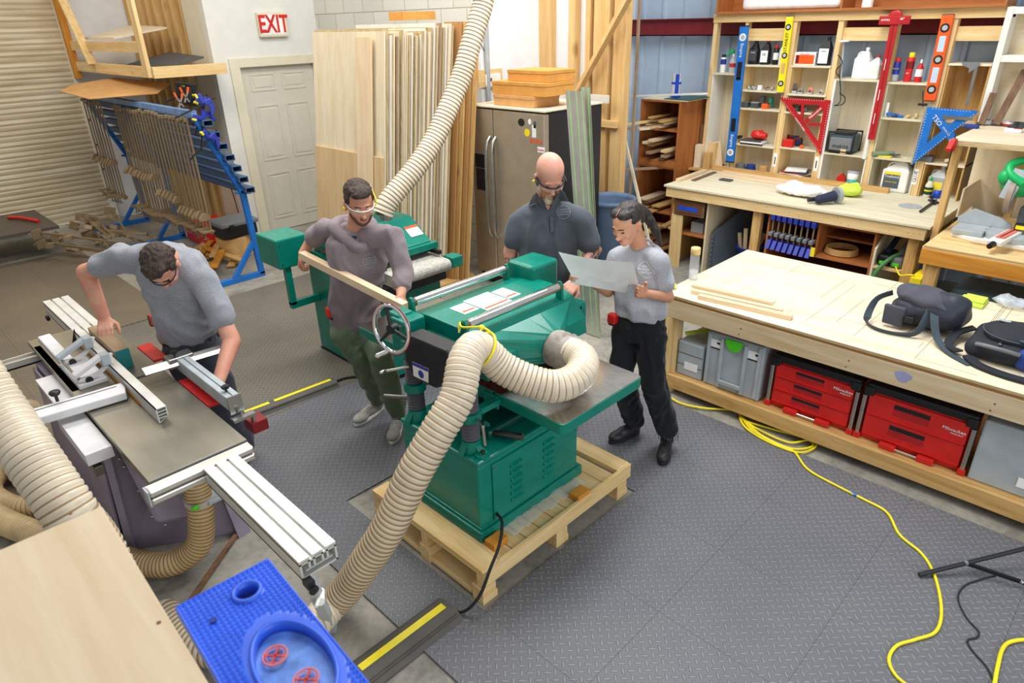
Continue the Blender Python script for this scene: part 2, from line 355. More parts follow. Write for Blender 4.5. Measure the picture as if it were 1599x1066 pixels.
# roller shutter
b = B(); prof = []; z = 0
while z < 5.4:
    prof += [(z, .004), (z+.008, -.004), (z+.03, -.012), (z+.055, -.014), (z+.067, -.008), (z+.075, -.010), (z+.10, -.018), (z+.128, -.014), (z+.136, -.002)]; z += .14
YD = 11.5
vs = [(x, YD+p[1], p[0]) for x in (-4.6, 2.86) for p in prof]; n = len(prof)
b.add(vs, [(i, i+n, i+n+1, i+1) for i in range(n-1)]); b.box((-4.6, YD+.002, 0), (2.86, YD+.03, 5.3))
d1 = struct('door_1', b, 'shutter')
struct('door_guide', B().box((2.84, YD-.05, 0), (2.92, YD+.0, 5.3)), 'white_paint', d1)
bb = B()
for k in range(14): bb.cyl((2.88, YD-.05, .4+k*.35), (2.88, YD-.062, .4+k*.35), .014, n=8)
struct('bolt', bb, 'black_plastic', d1)
struct('wall_back', B().box((2.92, YD+.0, 0), (3.9, YD+.1, 5.4)).box((-4.9, YD+.04, 0), (-4.6, YD+.1, 5.4)), 'drywall')
# stud wall left of the exit wall
SX = 3.73
bw = B().box((SX+.091, 8.921, 0), (SX+.15, YD-.001, 5.4)).box((SX, 8.921, 0), (SX+.09, 9.42, 5.4))
struct('wall_left', bw, 'cream_paint')
for k, y in enumerate((9.45, 9.72, 10.0, 10.3, 10.6, 10.88, 11.15, 11.38)):
    struct('trim_%d' % (k+1), B().box((SX, y, 0), (SX+.088, y+(.09 if k % 2 else .05), 5.4)), 'studwood')
EY = 8.8
e0 = oy(373.2, 105.6, EY); e1 = oy(489.7, 98.3, EY); DX0, DX1, DZ = e0.x, e1.x, (e0.z+e1.z)/2
BX = 5.2; RY = 5.7; TX = 6.11; SY = 8.05-0.15
struct('wall_exit', B().box((SX, EY, 0), (DX0, EY+.12, 5.4)).box((DX1, EY, 0), (BX+.1, EY+.12, 5.4)).box((DX0, EY, DZ), (DX1, EY+.12, 5.4)), 'wall_paint')
struct('wall_block', B().box((BX, RY, 0), (BX+.1, EY, 5.4)), 'block_wall')
struct('wall_return', B().box((BX+.0005, RY-.1, 0), (7.0, RY-.001, 5.4)), 'drywall')
struct('wall_right_panel', B().box((TX+.1, 4.76, 0), (TX+.2, RY-.1, 5.4)), 'drywall')
# door
dr = struct('door_2', B().box((DX0+.004, EY+.05, .01), (DX1-.004, EY+.09, DZ-.004)), 'door_paint')
DW = DX1-DX0
for x0, x1 in ((.13, .45), (.55, .87)):
    for z0, z1 in ((.08, .37), (.45, .78), (.86, .96)):
        a = (DX0+DW*x0, EY+.05, DZ*z0); c = (DX0+DW*x1, EY+.05, DZ*z1); pb = B()
        for q, yy, zz in ((0, .0, 0), (.03, .008, 0)): pass
        pb.box((a[0], EY+.043, a[2]), (a[0]+.02, EY+.051, c[2])).box((c[0]-.02, EY+.043, a[2]), (c[0], EY+.051, c[2])).box((a[0]+.02, EY+.043, a[2]), (c[0]-.02, EY+.051, a[2]+.02)).box((a[0]+.02, EY+.043, c[2]-.02), (c[0]-.02, EY+.051, c[2]))
        pb.rbox((a[0]+.045, EY+.044, a[2]+.045), (c[0]-.045, EY+.055, c[2]-.045), .006)
        struct('door_panel', pb, 'door_paint', dr)
kn = B().lathe([(.03, 0), (.03, .008), (.012, .012), (.012, .03), (.027, .04), (.03, .055), (.02, .068), (0, .07)], (DX1-.075, EY+.05, .98), (0, -1, 0))
struct('door_handle', kn, 'steel', dr)
tr = B().box((DX0-.125, EY-.022, 0), (DX0+.003, EY+.0, DZ+.11)).box((DX1-.003, EY-.022, 0), (DX1+.11, EY, DZ+.11)).box((DX0+.003, EY-.022, DZ), (DX1-.003, EY, DZ+.11))
struct('trim_20', tr, 'cream_paint', bevel=.004)
# exit sign
a = oy(401, 19, EY-.06); c = oy(452, 57, EY-.06)
ex = thing('exit_sign', (a.x, EY, c.z), 'off-white exit sign with red letters on the wall above the panelled door', 'sign')
make('housing', B().rbox((a.x, EY-.06, c.z), (c.x, EY, a.z), .012), 'cream_paint', ex)
make('face_panel', B().box((a.x+.03, EY-.064, c.z+.03), (c.x-.03, EY-.059, a.z-.03)), 'white_plastic', ex)
tx = text('EXIT', (a.z-c.z)*.98, ((a.x+c.x)/2, EY-.066, (a.z+c.z)/2), (1, 0, 0), (0, 0, 1), 'red_plastic', ex, depth=.002, ext=.70, bold=.022)
# studs of the framed wall behind the fridge
k = 30
for px, wd in ((836, .22), (888, .09), (915, .06), (928, .2), (960, .16)):
    p = ox(px, 0, TX)
    struct('trim_%d' % k, B().box((TX, p.y-wd, 0), (TX+.1-.002, p.y, 5.4)), 'studwood', bevel=.003); k += 1
pb0 = ox(930, 190, TX)
struct('trim_%d' % k, B().box((TX-.045, 4.45, pb0.z-.04), (TX-.002, 5.2, pb0.z+.03)), 'studwood')
# corrugated metal siding with its red girt
b = B(); y = 8.6 ; prof = []
XW = 7.95
b = B(); prof = []; y = -2.4
while y < 5.68:
    prof += [(y, 0), (y+.20, 0), (y+.215, .028), (y+.25, .028), (y+.265, 0)]; y += .305
n = len(prof); vs = [(XW-p[1], p[0], z) for z in (0, 5.4) for p in prof]
b.add(vs, [(i, i+1, i+n+1, i+n) for i in range(n-1)]); b.box((XW+.002, -2.4, 0), (XW+.04, 5.69, 5.4))
struct('wall_right', b, 'siding')
g0 = ox(1000, 28, XW-.2).z; g1 = ox(1000, 54, XW-.2).z
gz0, gz1 = 2.38, 2.57
gb = B().box((XW-.19, -2.4, gz0), (XW-.03, 5.6, gz0+.012)).box((XW-.19, -2.4, gz0), (XW-.178, 5.6, gz1)).box((XW-.24, -2.4, gz1-.012), (XW-.178, 5.6, gz1))
struct('trim_50', gb, 'girt_red')
struct('trim_51', B().box((7.0, 5.6, 0), (XW+.04, RY-.002, 5.4)), 'drywall')
# ================================================================ hoses
plain('hose_cream', 'd8cbb4', .30, 0, var=.05); plain('hose_wire', '9a8260', .5, 0); plain('hose_tan', 'c8ae80', .4, 0, var=.08); plain('hose_tan_wire', '94744a', .5, 0)
def hose(name, pts, r, label, pitch=.026, mats=('hose_cream', 'hose_wire'), n=24, parent=None, closed=False, grp=None):
    P = resample(spline(pts, 14), pitch/4); b = B(); prof = (1, 1.0, .985, .93)
    b.tube(P, r, n, True, rfun=lambda i: r*prof[i % 4])
    # darker wire line in each groove
    nf = (len(P)-1)*n
    for k in range(nf):
        if (k//n) % 4 == 3: b.mi[k] = 1
    if parent: return make(name, b, mats, parent)
    return single(name, b, mats, label, 'hose', grp)
# ================================================================ pallet under the planer
px0, px1, py0, py1, pz = 1.572, 2.765, 1.838, 2.74, .228
pal = thing('pallet', ((px0+px1)/2, (py0+py1)/2, 0), 'pale pine pallet carrying the large green planer', 'pallet')
for i, y in enumerate((py0, (py0+py1)/2-.02, py1-.04)):
    make('stringer', B().box((px0+.003, y, .10), (px1-.003, y+.04, .187)), 'pine', pal, .002)
for i in range(9):
    x = px0+.125+i*(px1-px0-.25)/9; wd = (px1-px0-.25)/9-.006
    make('deck_board', B().box((x, py0+.002, .188), (x+wd, py1, .205)), 'pine', pal, .002)
for x in (px0, px1-.11): make('deck_board', B().box((x, py0-.002, .188), (x+.11, py1, pz)), 'pine', pal, .003)
make('side_board', B().box((px0, py0-.022, .135), (px1, py0-.001, pz-.004)), 'pine', pal, .002)
for x in (px0, (px0+px1)/2-.05, px1-.1):
    for y in (py0-.005, (py0+py1)/2-.04, py1-.08):
        make('block', B().box((x, y, .045), (x+.09, y+.08, .1)).box((x-.0, y, 0.0), (x+.10, y+.08, .044)), 'pine', pal, .003)
for x in (px0+.0, px1-.12): make('bottom_board', B().box((x+.004, py0+.085, .018), (x+.094, py1-.09, .044)), 'pine', pal, .002)
for y in (py0+.15, py0+.5): make('bottom_board', B().box((px0+.1, y, .06), (px1-.1, y+.1, .08)), 'greywood', pal, .002)
for px, py, wd in ((775, 838, .07), (905, 765, .06)):
    p = oz(px, py, .25); single('wood_block', B().box((p.x-.05, p.y-.035, .206), (p.x+.05, p.y+.035, .245)), 'amber',
        'small pine block screwed to the pallet, '+('near its front corner' if px < 800 else 'near its right end'), 'wood block', 'wood blocks on the pallet', .003)
fb = B(); pp = []
rr = random.Random(3); N = 16
for i in range(N+1):
    for j in range(4):
        pp.append((1.86+i*.037, 1.90+j*.032+rr.uniform(-.006, .006), .209+rr.uniform(0, .018)))
fb.add(pp, [(i*4+j, i*4+j+1, (i+1)*4+j+1, (i+1)*4+j) for i in range(N) for j in range(3)], True)
single('plastic_wrap', fb, 'wrap_film', 'crumpled clear plastic wrap lying on the pallet along the planer base', 'plastic wrap')

# ================================================================ the large planer
G = 'green_paint'
pl = thing('thickness_planer', (2.11, 2.31, .206), 'large green thickness planer standing on the pallet', 'planer')
cx0, cx1, cy0, cy1 = 1.73, 2.50, 2.0, 2.62
b = B().box((cx0-.015, cy0-.015, .206), (cx1+.015, cy1+.015, .27))
b.prism([(cx0, cy0, .27), (cx1, cy0, .27), (cx1, cy1, .27), (cx0, cy1, .27)], (0, 0, .012))
cab = make('base_cabinet', b.rbox((cx0+.005, cy0+.005, .27), (cx1-.005, cy1-.005, .655), .012), G, pl, .006)
make('cabinet_top', B().rbox((cx0, cy0, .655), (cx1, cy1, .682), .01), G, pl)
make('belly_cover', B().rbox((cx0+.17, cy0+.1, .68), (cx1-.12, cy1-.06, .74), .02), 'dark_green', pl)
ap = make('access_panel', B().rbox((cx0+.09, cy0-.006, .285), (cx1-.055, cy0+.006, .63), .004), G, pl)
def louver(b, x, z, L=.085):
    pts = [(x, cy0-.007, z), (x, cy0-.016, z+.012), (x+.012, cy0-.019, z+.018), (x+L-.012, cy0-.019, z+.018), (x+L, cy0-.016, z+.012), (x+L, cy0-.007, z)]
    b.add(pts+[(x+.004, cy0-.0065, z+.024), (x+L-.004, cy0-.0065, z+.024)], [(0, 5, 4, 3, 2, 1), (1, 2, 6), (2, 3, 7, 6), (3, 4, 7), (0, 1, 6), (4, 5, 7)])
for x, zt in ((cx0+.21, .55), (cx0+.46, .56)):
    for k in range(6):
        lb = B(); louver(lb, x, zt-k*.043); make('louver', lb, G, ap)
for x, z in ((cx0+.105, .61), (cx0+.105, .305), (cx1-.07, .305)):
    make('screw', B().cyl((x, cy0-.012, z), (x, cy0, z), .008, n=10), 'steel', ap)
# columns with rubber bellows
def bellow(x, y, z0, z1, r=.043):
    n = int((z1-z0)/.017); prof = []
    for k in range(n*2+1): prof.append((r if k % 2 else r*.80, (z1-z0)*k/(2*n)))
    return B().lathe(prof, (x, y, z0), n=20, smooth=False)
for x, y in ((1.80, 2.12), (1.80, 2.55), (2.42, 2.12), (2.42, 2.55)):
    cb = B().cyl((x, y, .682), (x, y, .745), .052, .047, 20)
    cb.prism([(x-.02, y-.105, .682), (x+.03, y-.105, .682), (x+.012, y-.03, .73), (x-.012, y-.03, .73)], (0, .05, 0)).prism([(x-.075, y-.02, .682), (x-.04, y-.02, .74), (x-.04, y+.02, .74), (x-.075, y+.02, .682)], (.001, 0, 0))
    cb.cyl((x-.0, y-.08, .682), (x-.0, y-.08, .692), .04, n=16)
    c_ = make('column_foot', cb, G, pl); make('bolt', B().cyl((x, y-.08, .69), (x, y-.08, .706), .015, n=6), 'dark_steel', c_)
    make('bellows', bellow(x, y, .745, 1.06, .047), plain('bellows_grey', '55545a', .5), pl)
    make('column_head', B().cyl((x, y, 1.06), (x, y, 1.16), .05, n=20), G, pl)
    make('collar', B().cyl((x, y, .86), (x, y, .905), .06, n=20).box((x, y-.025, .865), (2.0, y+.02, .895) if x < 2 else (2.3, y+.02, .895)), G, pl)
make('lock_lever', B().cyl((1.80, 2.06, .885), (1.76, 1.98, .89), .009, n=10).cyl((1.762, 1.985, .89), (1.762, 1.975, .79), .0075, n=10), 'steel', pl)
make('lifting_bar', B().cyl((1.93, 2.13, .71), (1.995, 1.955, .73), .017, .019, 12).ell((1.93, 2.13, .71), (.028, .028, .028)), 'dark_steel', pl)
make('bar_socket', B().prism([(1.90, 2.17, .682), (1.96, 2.17, .682), (1.94, 2.17, .76)], (0, -.035, 0)), G, pl)
# table and its extensions
tx0, tx1, tz = 1.985, 2.625, .92
def slab(y0, y1, rc=.03):
    b = B(); pts = []
    corners = [(tx0, y0), (tx1, y0), (tx1, y1), (tx0, y1)]
    for i, (x, y) in enumerate(corners):
        sx = 1 if x == tx0 else -1; sy = 1 if y == y0 else -1; c = (x+sx*rc, y+sy*rc)
        a0 = {0: PI, 1: 1.5*PI, 2: 0, 3: .5*PI}[i]
        for k in range(5): a = a0+k*PI/8; pts.append((c[0]+rc*math.cos(a), c[1]+rc*math.sin(a), 0))
    return pts
def tbl(name, y0, y1):
    p = slab(y0, y1); z0 = tz-.062
    t_ = make(name, B().prism([(x, y, z0) for x, y, _ in p], (0, 0, .058)), G, pl, .004)
    k = [((x-(tx0+tx1)/2)*.985+(tx0+tx1)/2, (y-(y0+y1)/2)*.985+(y0+y1)/2, tz-.004) for x, y, _ in p]
    make('table_surface', B().prism(k, (0, 0, .004)), 'planer_steel', t_); return t_
def brushed():
    t = NT('planer_steel'); v = t.coords((6, 1, 1)); f = t.noise(v, 14, 4, .6); g = t.noise(t.coords(), 4, 3)
    t.set(t.b.inputs['Anisotropic'], .3)
    MATS['planer_steel'] = t.done(t.ramp(f, [(.3, 'c8c6c2'), (.7, 'e6e4e0')]), t.math('ADD', t.math('MULTIPLY', g, .16), .16), 1)
brushed()
tbl('outfeed_table', 1.685, 2.155)
m_ = make('main_table', B().box((tx0, 2.158, tz-.07), (tx1, 2.66, tz-.004)), G, pl, .003)
make('table_surface', B().box((tx0+.006, 2.16, tz-.004), (tx1-.006, 2.658, tz)), 'planer_steel', m_)
tbl('infeed_table', 2.663, 3.36)
rb = B()
for y in (2.155, 2.662): rb.box((tx0-.012, y-.05, tz-.085), (tx0, y+.05, tz-.012)).cyl((tx0-.012, y-.03, tz-.03), (tx0-.02, y-.03, tz-.03), .008, n=8).cyl((tx0-.012, y+.03, tz-.03), (tx0-.02, y+.03, tz-.03), .008, n=8)
make('table_bracket', rb, G, pl, .002)
make('support_rib', B().prism([(tx0+.2, 1.74, tz-.062), (tx0+.2, 2.16, tz-.062), (tx0+.2, 2.16, tz-.16)], (.02, 0, 0)).prism([(tx0+.45, 1.74, tz-.062), (tx0+.45, 2.16, tz-.062), (tx0+.45, 2.16, tz-.16)], (.02, 0, 0)), G, pl)
# head
make('pressure_roller', B().cyl((tx0+.01, 2.27, 1.0), (tx1-.01, 2.27, 1.0), .045, n=20).cyl((tx0+.01, 2.55, 1.0), (tx1-.01, 2.55, 1.0), .04, n=20), 'dark_red', pl)
make('chip_breaker', B().rbox((tx0-.02, 2.33, .985), (tx1+.02, 2.5, 1.06), .008), 'dark_red', pl)
make('head_casting', B().rbox((1.76, 2.17, 1.04), (2.72, 2.66, 1.165), .012), G, pl)
hx0, hx1 = 1.90, 2.66
b = B()
prof = [(2.66, 1.165), (2.66, 1.235), (2.52, 1.26), (2.30, 1.26), (2.19, 1.225), (2.10, 1.12), (2.09, 1.03), (2.17, 1.03), (2.19, 1.165)]
b.prism([(hx0, y, z) for y, z in prof], (hx1-hx0, 0, 0))
hood = make('chip_hood', b, G, pl, .006)
# tapering dust chute, wide at the hood and round at the port
pc = Vector((2.34, 2.05, 1.07)); pr = .088; vs = []; K = 24
for k in range(K):
    a = 2*PI*k/K; c, s_ = math.cos(a), math.sin(a); m = max(abs(c), abs(s_))
    vs.append((2.27+c/m*.34, 2.17, 1.125+s_/m*.095))
for k in range(K): a = 2*PI*k/K; vs.append((pc.x+math.cos(a)*pr, pc.y, pc.z+math.sin(a)*pr))
for k in range(K): a = 2*PI*k/K; vs.append((pc.x+math.cos(a)*pr, pc.y-.05, pc.z+math.sin(a)*pr))
b = B().add(vs, [(i+r*K, (i+1) % K+r*K, (i+1) % K+(r+1)*K, i+(r+1)*K) for i in range(K) for r in (0, 1)])
make('dust_chute', b, G, hood, .003)
# black gear cover
pts = [ox(x, y, 1.70) for x, y in ((632, 522), (693, 548), (703, 560), (700, 600), (677, 608), (643, 592), (630, 565), (627, 535))]
pts[2].y = 2.12; pts[3].y = 2.14
gc = make('gear_cover', B().prism([(1.71, p.y, p.z) for p in pts], (.10, 0, 0)), 'black_plastic', pl, .012)
lp = [ox(x, y, 1.705) for x, y in ((643, 565), (668, 576), (668, 598), (645, 587))]
make('label_plate', B().prism([(1.7095, p.y, p.z) for p in lp], (-.0015, 0, 0)), 'white_plastic', gc)
make('label_print', B().prism([(1.7078, p.y, p.z) for p in (lp[0], lp[1], lp[1]+(lp[2]-lp[1])*.22, lp[0]+(lp[3]-lp[0])*.22)], (-.001, 0, 0)).prism([(1.7078, lp[0].lerp(lp[2], .55).y+.022*math.cos(a), lp[0].lerp(lp[2], .62).z+.022*math.sin(a)) for a in [k*PI/4 for k in range(8)]], (-.001, 0, 0)), 'deep_blue', gc)
make('head_plate', B().rbox((1.72, 2.16, 1.165), (1.905, 2.52, 1.182), .004), G, pl)
p0 = oz(648, 522, 1.184)
make('plate_label', B().box((1.80, 2.27, 1.1825), (1.835, 2.44, 1.1845)), 'blue_plastic', pl)
sb = B()
for x, y in ((1.76, 2.46), (1.76, 2.22), (1.87, 2.20), (1.87, 2.44)): sb.cyl((x, y, 1.182), (x, y, 1.19), .014, n=8)
make('socket_screw', sb, 'black_plastic', pl)
make('gearbox', B().rbox((1.74, 2.50, 1.16), (1.87, 2.62, 1.275), .01).rbox((1.755, 2.57, 1.26), (1.85, 2.66, 1.29), .01), G, pl, .002)
# rollers on top
for y, xa, xb, z in ((2.62, 1.90, 2.545, 1.305), (2.21, 1.90, 2.545, 1.30)):
    rl = make('top_roller', B().cyl((xa, y, z), (xb, y, z), .0235, n=24), 'chrome', pl)
    make('roller_end', B().cyl((xa-.012, y, z), (xa, y, z), .021, n=18).cyl((xb, y, z), (xb+.012, y, z), .021, n=18), 'brown', rl)
    for x in (xa-.03, xb+.012): make('roller_bracket', B().prism([(x, y-.025, 1.17), (x, y+.025, 1.17), (x, y+.02, z+.01), (x, y+.008, z+.03), (x, y-.008, z+.03), (x, y-.02, z+.01)], (.018, 0, 0)), G, pl, .003)
# motor cover
make('motor_cover', B().rbox((2.61, 2.45, 1.06), (2.835, 2.66, 1.34), .022, 3), G, pl)
make('chain_cover', B().rbox((2.66, 2.17, 1.0), (2.76, 2.62, 1.17), .02), G, pl)
make('spring_tube', B().cyl((2.745, 2.36, .95), (2.745, 2.36, 1.165), .045, n=24), G, pl)
# crank wheel
wc = Vector((1.655, 2.49, 1.275)); R_ = .118; ax = Vector((1, .14, -.1)).normalized()
u = ax.orthogonal().normalized(); v_ = ax.cross(u)
ring = [wc+(u*math.cos(2*PI*k/40)+v_*math.sin(2*PI*k/40))*R_ for k in range(40)]
wh = make('handwheel', B().tube(ring, .0115, 12, closed=True), 'chrome', pl)
sp_ = B().cyl(wc-ax*.012, wc+ax*.03, .024, n=16)
for k in range(3): a = 2*PI*k/3+.5; sp_.cyl(wc, wc+(u*math.cos(a)+v_*math.sin(a))*R_, .011, .009, 10)
make('spoke', sp_, 'black_plastic', wh)
make('red_rim_inlay', B().tube([wc-ax*.004+(u*math.cos(2*PI*k/40)+v_*math.sin(2*PI*k/40))*(R_+.0112) for k in range(40)], .003, 6, closed=True), 'dark_red', wh)
make('wheel_shaft', B().cyl(wc+ax*.02, (1.76, 2.53, 1.235), .012, n=12), 'steel', pl)
hp = wc+Vector((0, .02, -R_)); make('crank_handle', B().lathe([(.006, 0), (.010, .01), (.013, .03), (.012, .06), (.014, .075), (.008, .085), (0, .088)], hp, (-.75, .45, -.28), 12), 'chrome', wh)
# clutch lever and stickers
lv = B().cyl((1.80, 2.50, 1.02), (1.67, 2.60, 1.0), .008, n=10).ell((1.655, 2.61, .998), (.024, .012, .01))
make('clutch_lever', lv, 'steel', pl)
make('return_bar', B().cyl((1.79, 2.60, .79), (1.70, 2.70, .80), .013, n=10), 'dark_steel', pl)
for x0, y0, x1, y1 in ((2.03, 2.38, 2.13, 2.5), (2.14, 2.33, 2.32, 2.52), (2.33, 2.36, 2.42, 2.5)):
    st = make('sticker', B().box((x0, y0, 1.2605), (x1, y1, 1.262)), 'paper', hood)
    make('sticker_stripe', B().box((x0+.008, y0+.02, 1.2622), (x1-.008, y0+.035, 1.2632)), 'orange', hood)
# yellow strap that hangs the hose from the front roller
YH = Vector((1.80, 2.07, 1.24))
# dust hose: port, loop over the outfeed table, up over the head and down to the floor
hp_ = [(2.34, 2.03, 1.075), (2.335, 1.94, 1.085), (2.31, 1.84, 1.085), (2.24, 1.785, 1.065), (2.15, 1.78, 1.045), (2.06, 1.82, 1.045), (1.98, 1.91, 1.08), (1.91, 2.0, 1.14), (1.86, 2.045, 1.215), (1.79, 2.045, 1.27), (1.70, 2.015, 1.24), (1.60, 1.96, 1.13), (1.475, 1.965, 1.0), (1.35, 2.0, .82), (1.24, 2.06, .58), (1.15, 2.16, .36), (1.09, 2.25, .19), (1.02, 2.30, .10), tuple(oz(476, 985, .095)), tuple(oz(410, 1015, .095)), tuple(oz(320, 1010, .095)), tuple(oz(255, 962, .095)), (.30, 2.75, .095)]
hose('dust_hose', hp_, .079, 'cream ribbed dust hose looping off the planer hood and down to the floor')
pcol = Vector((2.34, 2.08, 1.07))
cb = B().lathe([(.094, 0), (.099, .02), (.094, .035), (.1, .05), (.093, .075), (.101, .09), (.092, .11), (.097, .13), (.087, .15), (.093, .17), (.086, .18)], (2.34, 2.05, 1.07), (0.02, -1, -.02), 28)
plain('duct_tape', '9a9088', .5, 0, var=.2, scale=14, bump=.4, bscale=30)
single('duct_tape_collar', cb, 'duct_tape', 'dirty grey duct tape wrapped round the hose collar on the planer port', 'duct tape')
loop = [Vector((1.80+.008*math.sin(a*1), 2.083+math.cos(a)*.089*.8, 1.232)) for a in (0,)]
dirv = Vector((.62, -.22, -.55)).normalized(); u = Vector((0, 1, 0)); u = (u-dirv*u.dot(dirv)).normalized(); w_ = dirv.cross(u); cc = Vector((1.835, 2.045, 1.243))
sb = B().tube([cc+(u*math.cos(2*PI*k/32)+w_*math.sin(2*PI*k/32))*.088 for k in range(32)], .006, 8, closed=True)
tp = max((cc+(u*math.cos(2*PI*k/32)+w_*math.sin(2*PI*k/32))*.088 for k in range(32)), key=lambda p: p.z)
sb.tube(spline([tp, tp+Vector((-.02, .05, .025)), (1.84, 2.18, 1.315), (1.87, 2.235, 1.31), (1.85, 2.22, 1.27)]), .005, 8)
sb.tube(spline([tp+Vector((-.02, .05, .02)), tp+Vector((-.06, .03, .0)), tp+Vector((-.07, .02, -.05))]), .005, 8).ell(tp+Vector((-.02, .05, .025)), (.014, .014, .012))
single('yellow_strap', sb, 'yellow', 'yellow cord tied round the top of the planer hose', 'cord')
# power cable of the planer
pc_ = [(1.83, 1.99, .33), (1.80, 1.92, .33), (1.70, 1.84, .30), (1.60, 1.80, .25), (1.52, 1.80, .13), (1.46, 1.86, .03), (1.42, 1.95, .02)]
single('power_cable', B().tube(spline(pc_), .008, 8), 'black_rubber', 'black power cable running from the planer base over the pallet to the floor', 'cable')
# ================================================================ table saw
def bar(b, p, q, w, h):                                   # bar whose TOP centre line runs p -> q
    p = Vector(p)-Vector((0, 0, h/2)); q = Vector(q)-Vector((0, 0, h/2)); return b.beam(p, q, w, h)
ts = thing('table_saw', (.74, 3.7, 0), 'grey sliding table saw with steel top and long aluminium beam', 'table saw')
Z0 = .88
t = NT('saw_steel'); v = t.coords((1, .25, 1), rnd=False); f = t.noise(v, 5, 4, .6); g = t.noise(t.coords(rnd=False), 2.4, 3, .5, .4)
MATS['saw_steel'] = t.done(t.mix(t.math('MULTIPLY', g, .6), t.ramp(f, [(.3, '86837b'), (.7, 'a9a69c')]), lin('948c78')), t.math('ADD', t.math('MULTIPLY', g, .25), .2), .85)
def stage(name, x0, x1, y0, y1, z1, h=.03, mat='saw_steel'): return make(name, B().box((x0, y0, z1-h), (x1, y1, z1)), mat, ts, .002)
tt = make('table_top', B().box((.522, 2.73, Z0-.035), (.957, 4.79, Z0)), 'saw_steel', ts, .002)
make('insert_slot', B().box((.66, 3.74, Z0), (1.0, 3.765, Z0+.001)), 'black_plastic', tt)
make('table_rim', B().box((.522, 2.722, Z0-.045), (.957, 2.729, Z0-.004)), 'dark_grey', tt)
def extrusion(name, x0, x1, y0, y1, z1, h, grooves, parent=ts):
    b = B(); w = x1-x0; n = grooves+1; g = .012; sw = (w-g*grooves)/n
    for i in range(n): xx = x0+i*(sw+g); b.box((xx, y0, z1-.010), (xx+sw, y1, z1))
    b.box((x0, y0, z1-.022), (x1, y1, z1-.014))
    b.box((x0, y0, z1-h), (x0+.008, y1, z1-.01)).box((x1-.008, y0, z1-h), (x1, y1, z1-.01)).box((x0, y0, z1-h), (x1, y1, z1-h+.008))
    for i in range(1, n): xx = x0+i*(sw+g)-g; b.box((xx-.008, y0, z1-h*.62), (xx, y1, z1-.01)).box((xx+g, y0, z1-h*.62), (xx+g+.008, y1, z1-.01))
    b.box((x0+.02, y0, z1-h*.66), (x1-.02, y1, z1-h*.6))
    return make(name, b, 'beam_alu', parent)
plain('beam_alu', 'dadad6', .42, .45, var=.03)
bx0, bx1 = .722, .872
sb_ = extrusion('sliding_beam', bx0, bx1, 1.835, 2.645, Z0, .085, 2)
extrusion('sliding_beam', .765, .925, 4.54, 5.49, Z0+.002, .085, 2)
make('end_clip', B().box((bx0+.0, 1.80, Z0-.11), (bx0+.03, 1.84, Z0-.08)).cyl((bx0+.01, 1.79, Z0-.115), (bx0+.03, 1.81, Z0-.13), .014, n=10), 'black_plastic', sb_)
rr_ = B()
for zz in (Z0-.02, Z0-.058): rr_.rbox((.497, 2.655, zz-.016), (.955, 2.705, zz+.016), .008)
rr_.box((.50, 2.69, Z0-.07), (.952, 2.715, Z0-.006)); make('fence_rail', rr_, 'aluminium', ts)
make('rail_end_cap', B().box((.49, 2.655, Z0-.075), (.497, 2.71, Z0-.002)), 'grey_plastic', ts)
# leg under the far-reaching beam
lg = B().beam((.98, 2.26, 0), (.80, 2.05, Z0-.09), .045, .045).box((.77, 1.98, Z0-.1), (.83, 2.12, Z0-.086))
make('beam_leg', lg, 'grey_plastic', ts, .002)
make('leg_clamp', B().cyl((.89, 2.12, .35), (.93, 2.19, .33), .02, n=12).cyl((.90, 2.14, .36), (.86, 2.10, .36), .008, n=8), 'white_plastic', ts)
make('beam_leg', B().beam((.87, 5.3, 0), (.84, 5.2, Z0-.09), .05, .04), 'grey_plastic', ts)
make('black_knob', B().lathe([(.004, 0), (.02, .004), (.022, .02), (.014, .026)], (.765, 5.42, Z0-.10), (-1, .1, -.2), 14), 'black_plastic', ts)
# steel base, battered outwards to the floor
P = lambda x, y, z: Vector((x, y, z))
b = B(); a = [P(.50, 3.55, 0), P(1.0, 3.22, 0), P(1.02, 4.7, 0), P(.46, 4.8, 0)]; c = [P(.52, 3.42, .80), P(.93, 3.42, .80), P(.93, 4.6, .80), P(.50, 4.6, .80)]
b.add(a+c, [(0, 1, 5, 4), (1, 2, 6, 5), (2, 3, 7, 6), (3, 0, 4, 7), (4, 5, 6, 7), (3, 2, 1, 0)])
bc = make('base_cabinet', b, 'saw_grey', ts, .004)
make('side_panel', B().prism([(.485, 3.6, .02), (.475, 4.7, .02), (.49, 4.6, .78), (.505, 3.44, .78)], (-.012, 0, 0)), 'saw_grey', bc, .002)
make('corner_strip', B().beam((.50, 3.54, 0), (.52, 3.41, .8), .04, .012, (-1, -1, 0)), 'saw_grey', bc)
make('foot_plate', B().prism([(.955, 3.19, 0), (1.03, 3.20, 0), (.98, 3.36, .62), (.93, 3.36, .62)], (0, .02, 0)), 'saw_grey', bc)
make('belt_guard', B().prism([(.56, 3.40, .74), (.60, 3.28, .30), (.80, 3.27, .22), (.93, 3.36, .74)], (0, -.04, 0)), 'saw_grey', bc, .02)
for i, (x, y, z) in enumerate(((.56, 3.42, .66), (.57, 3.43, .60), (.60, 3.45, .42), (.64, 3.36, .33), (.62, 3.44, .24), (.66, 3.40, .18))):
    make('bolt', B().ell((x, y-.03, z), (.009, .009, .009)), 'steel', bc)
make('port', B().cyl((.80, 3.10, .60), (.80, 3.10, .70), .062, n=20), 'saw_light', ts)
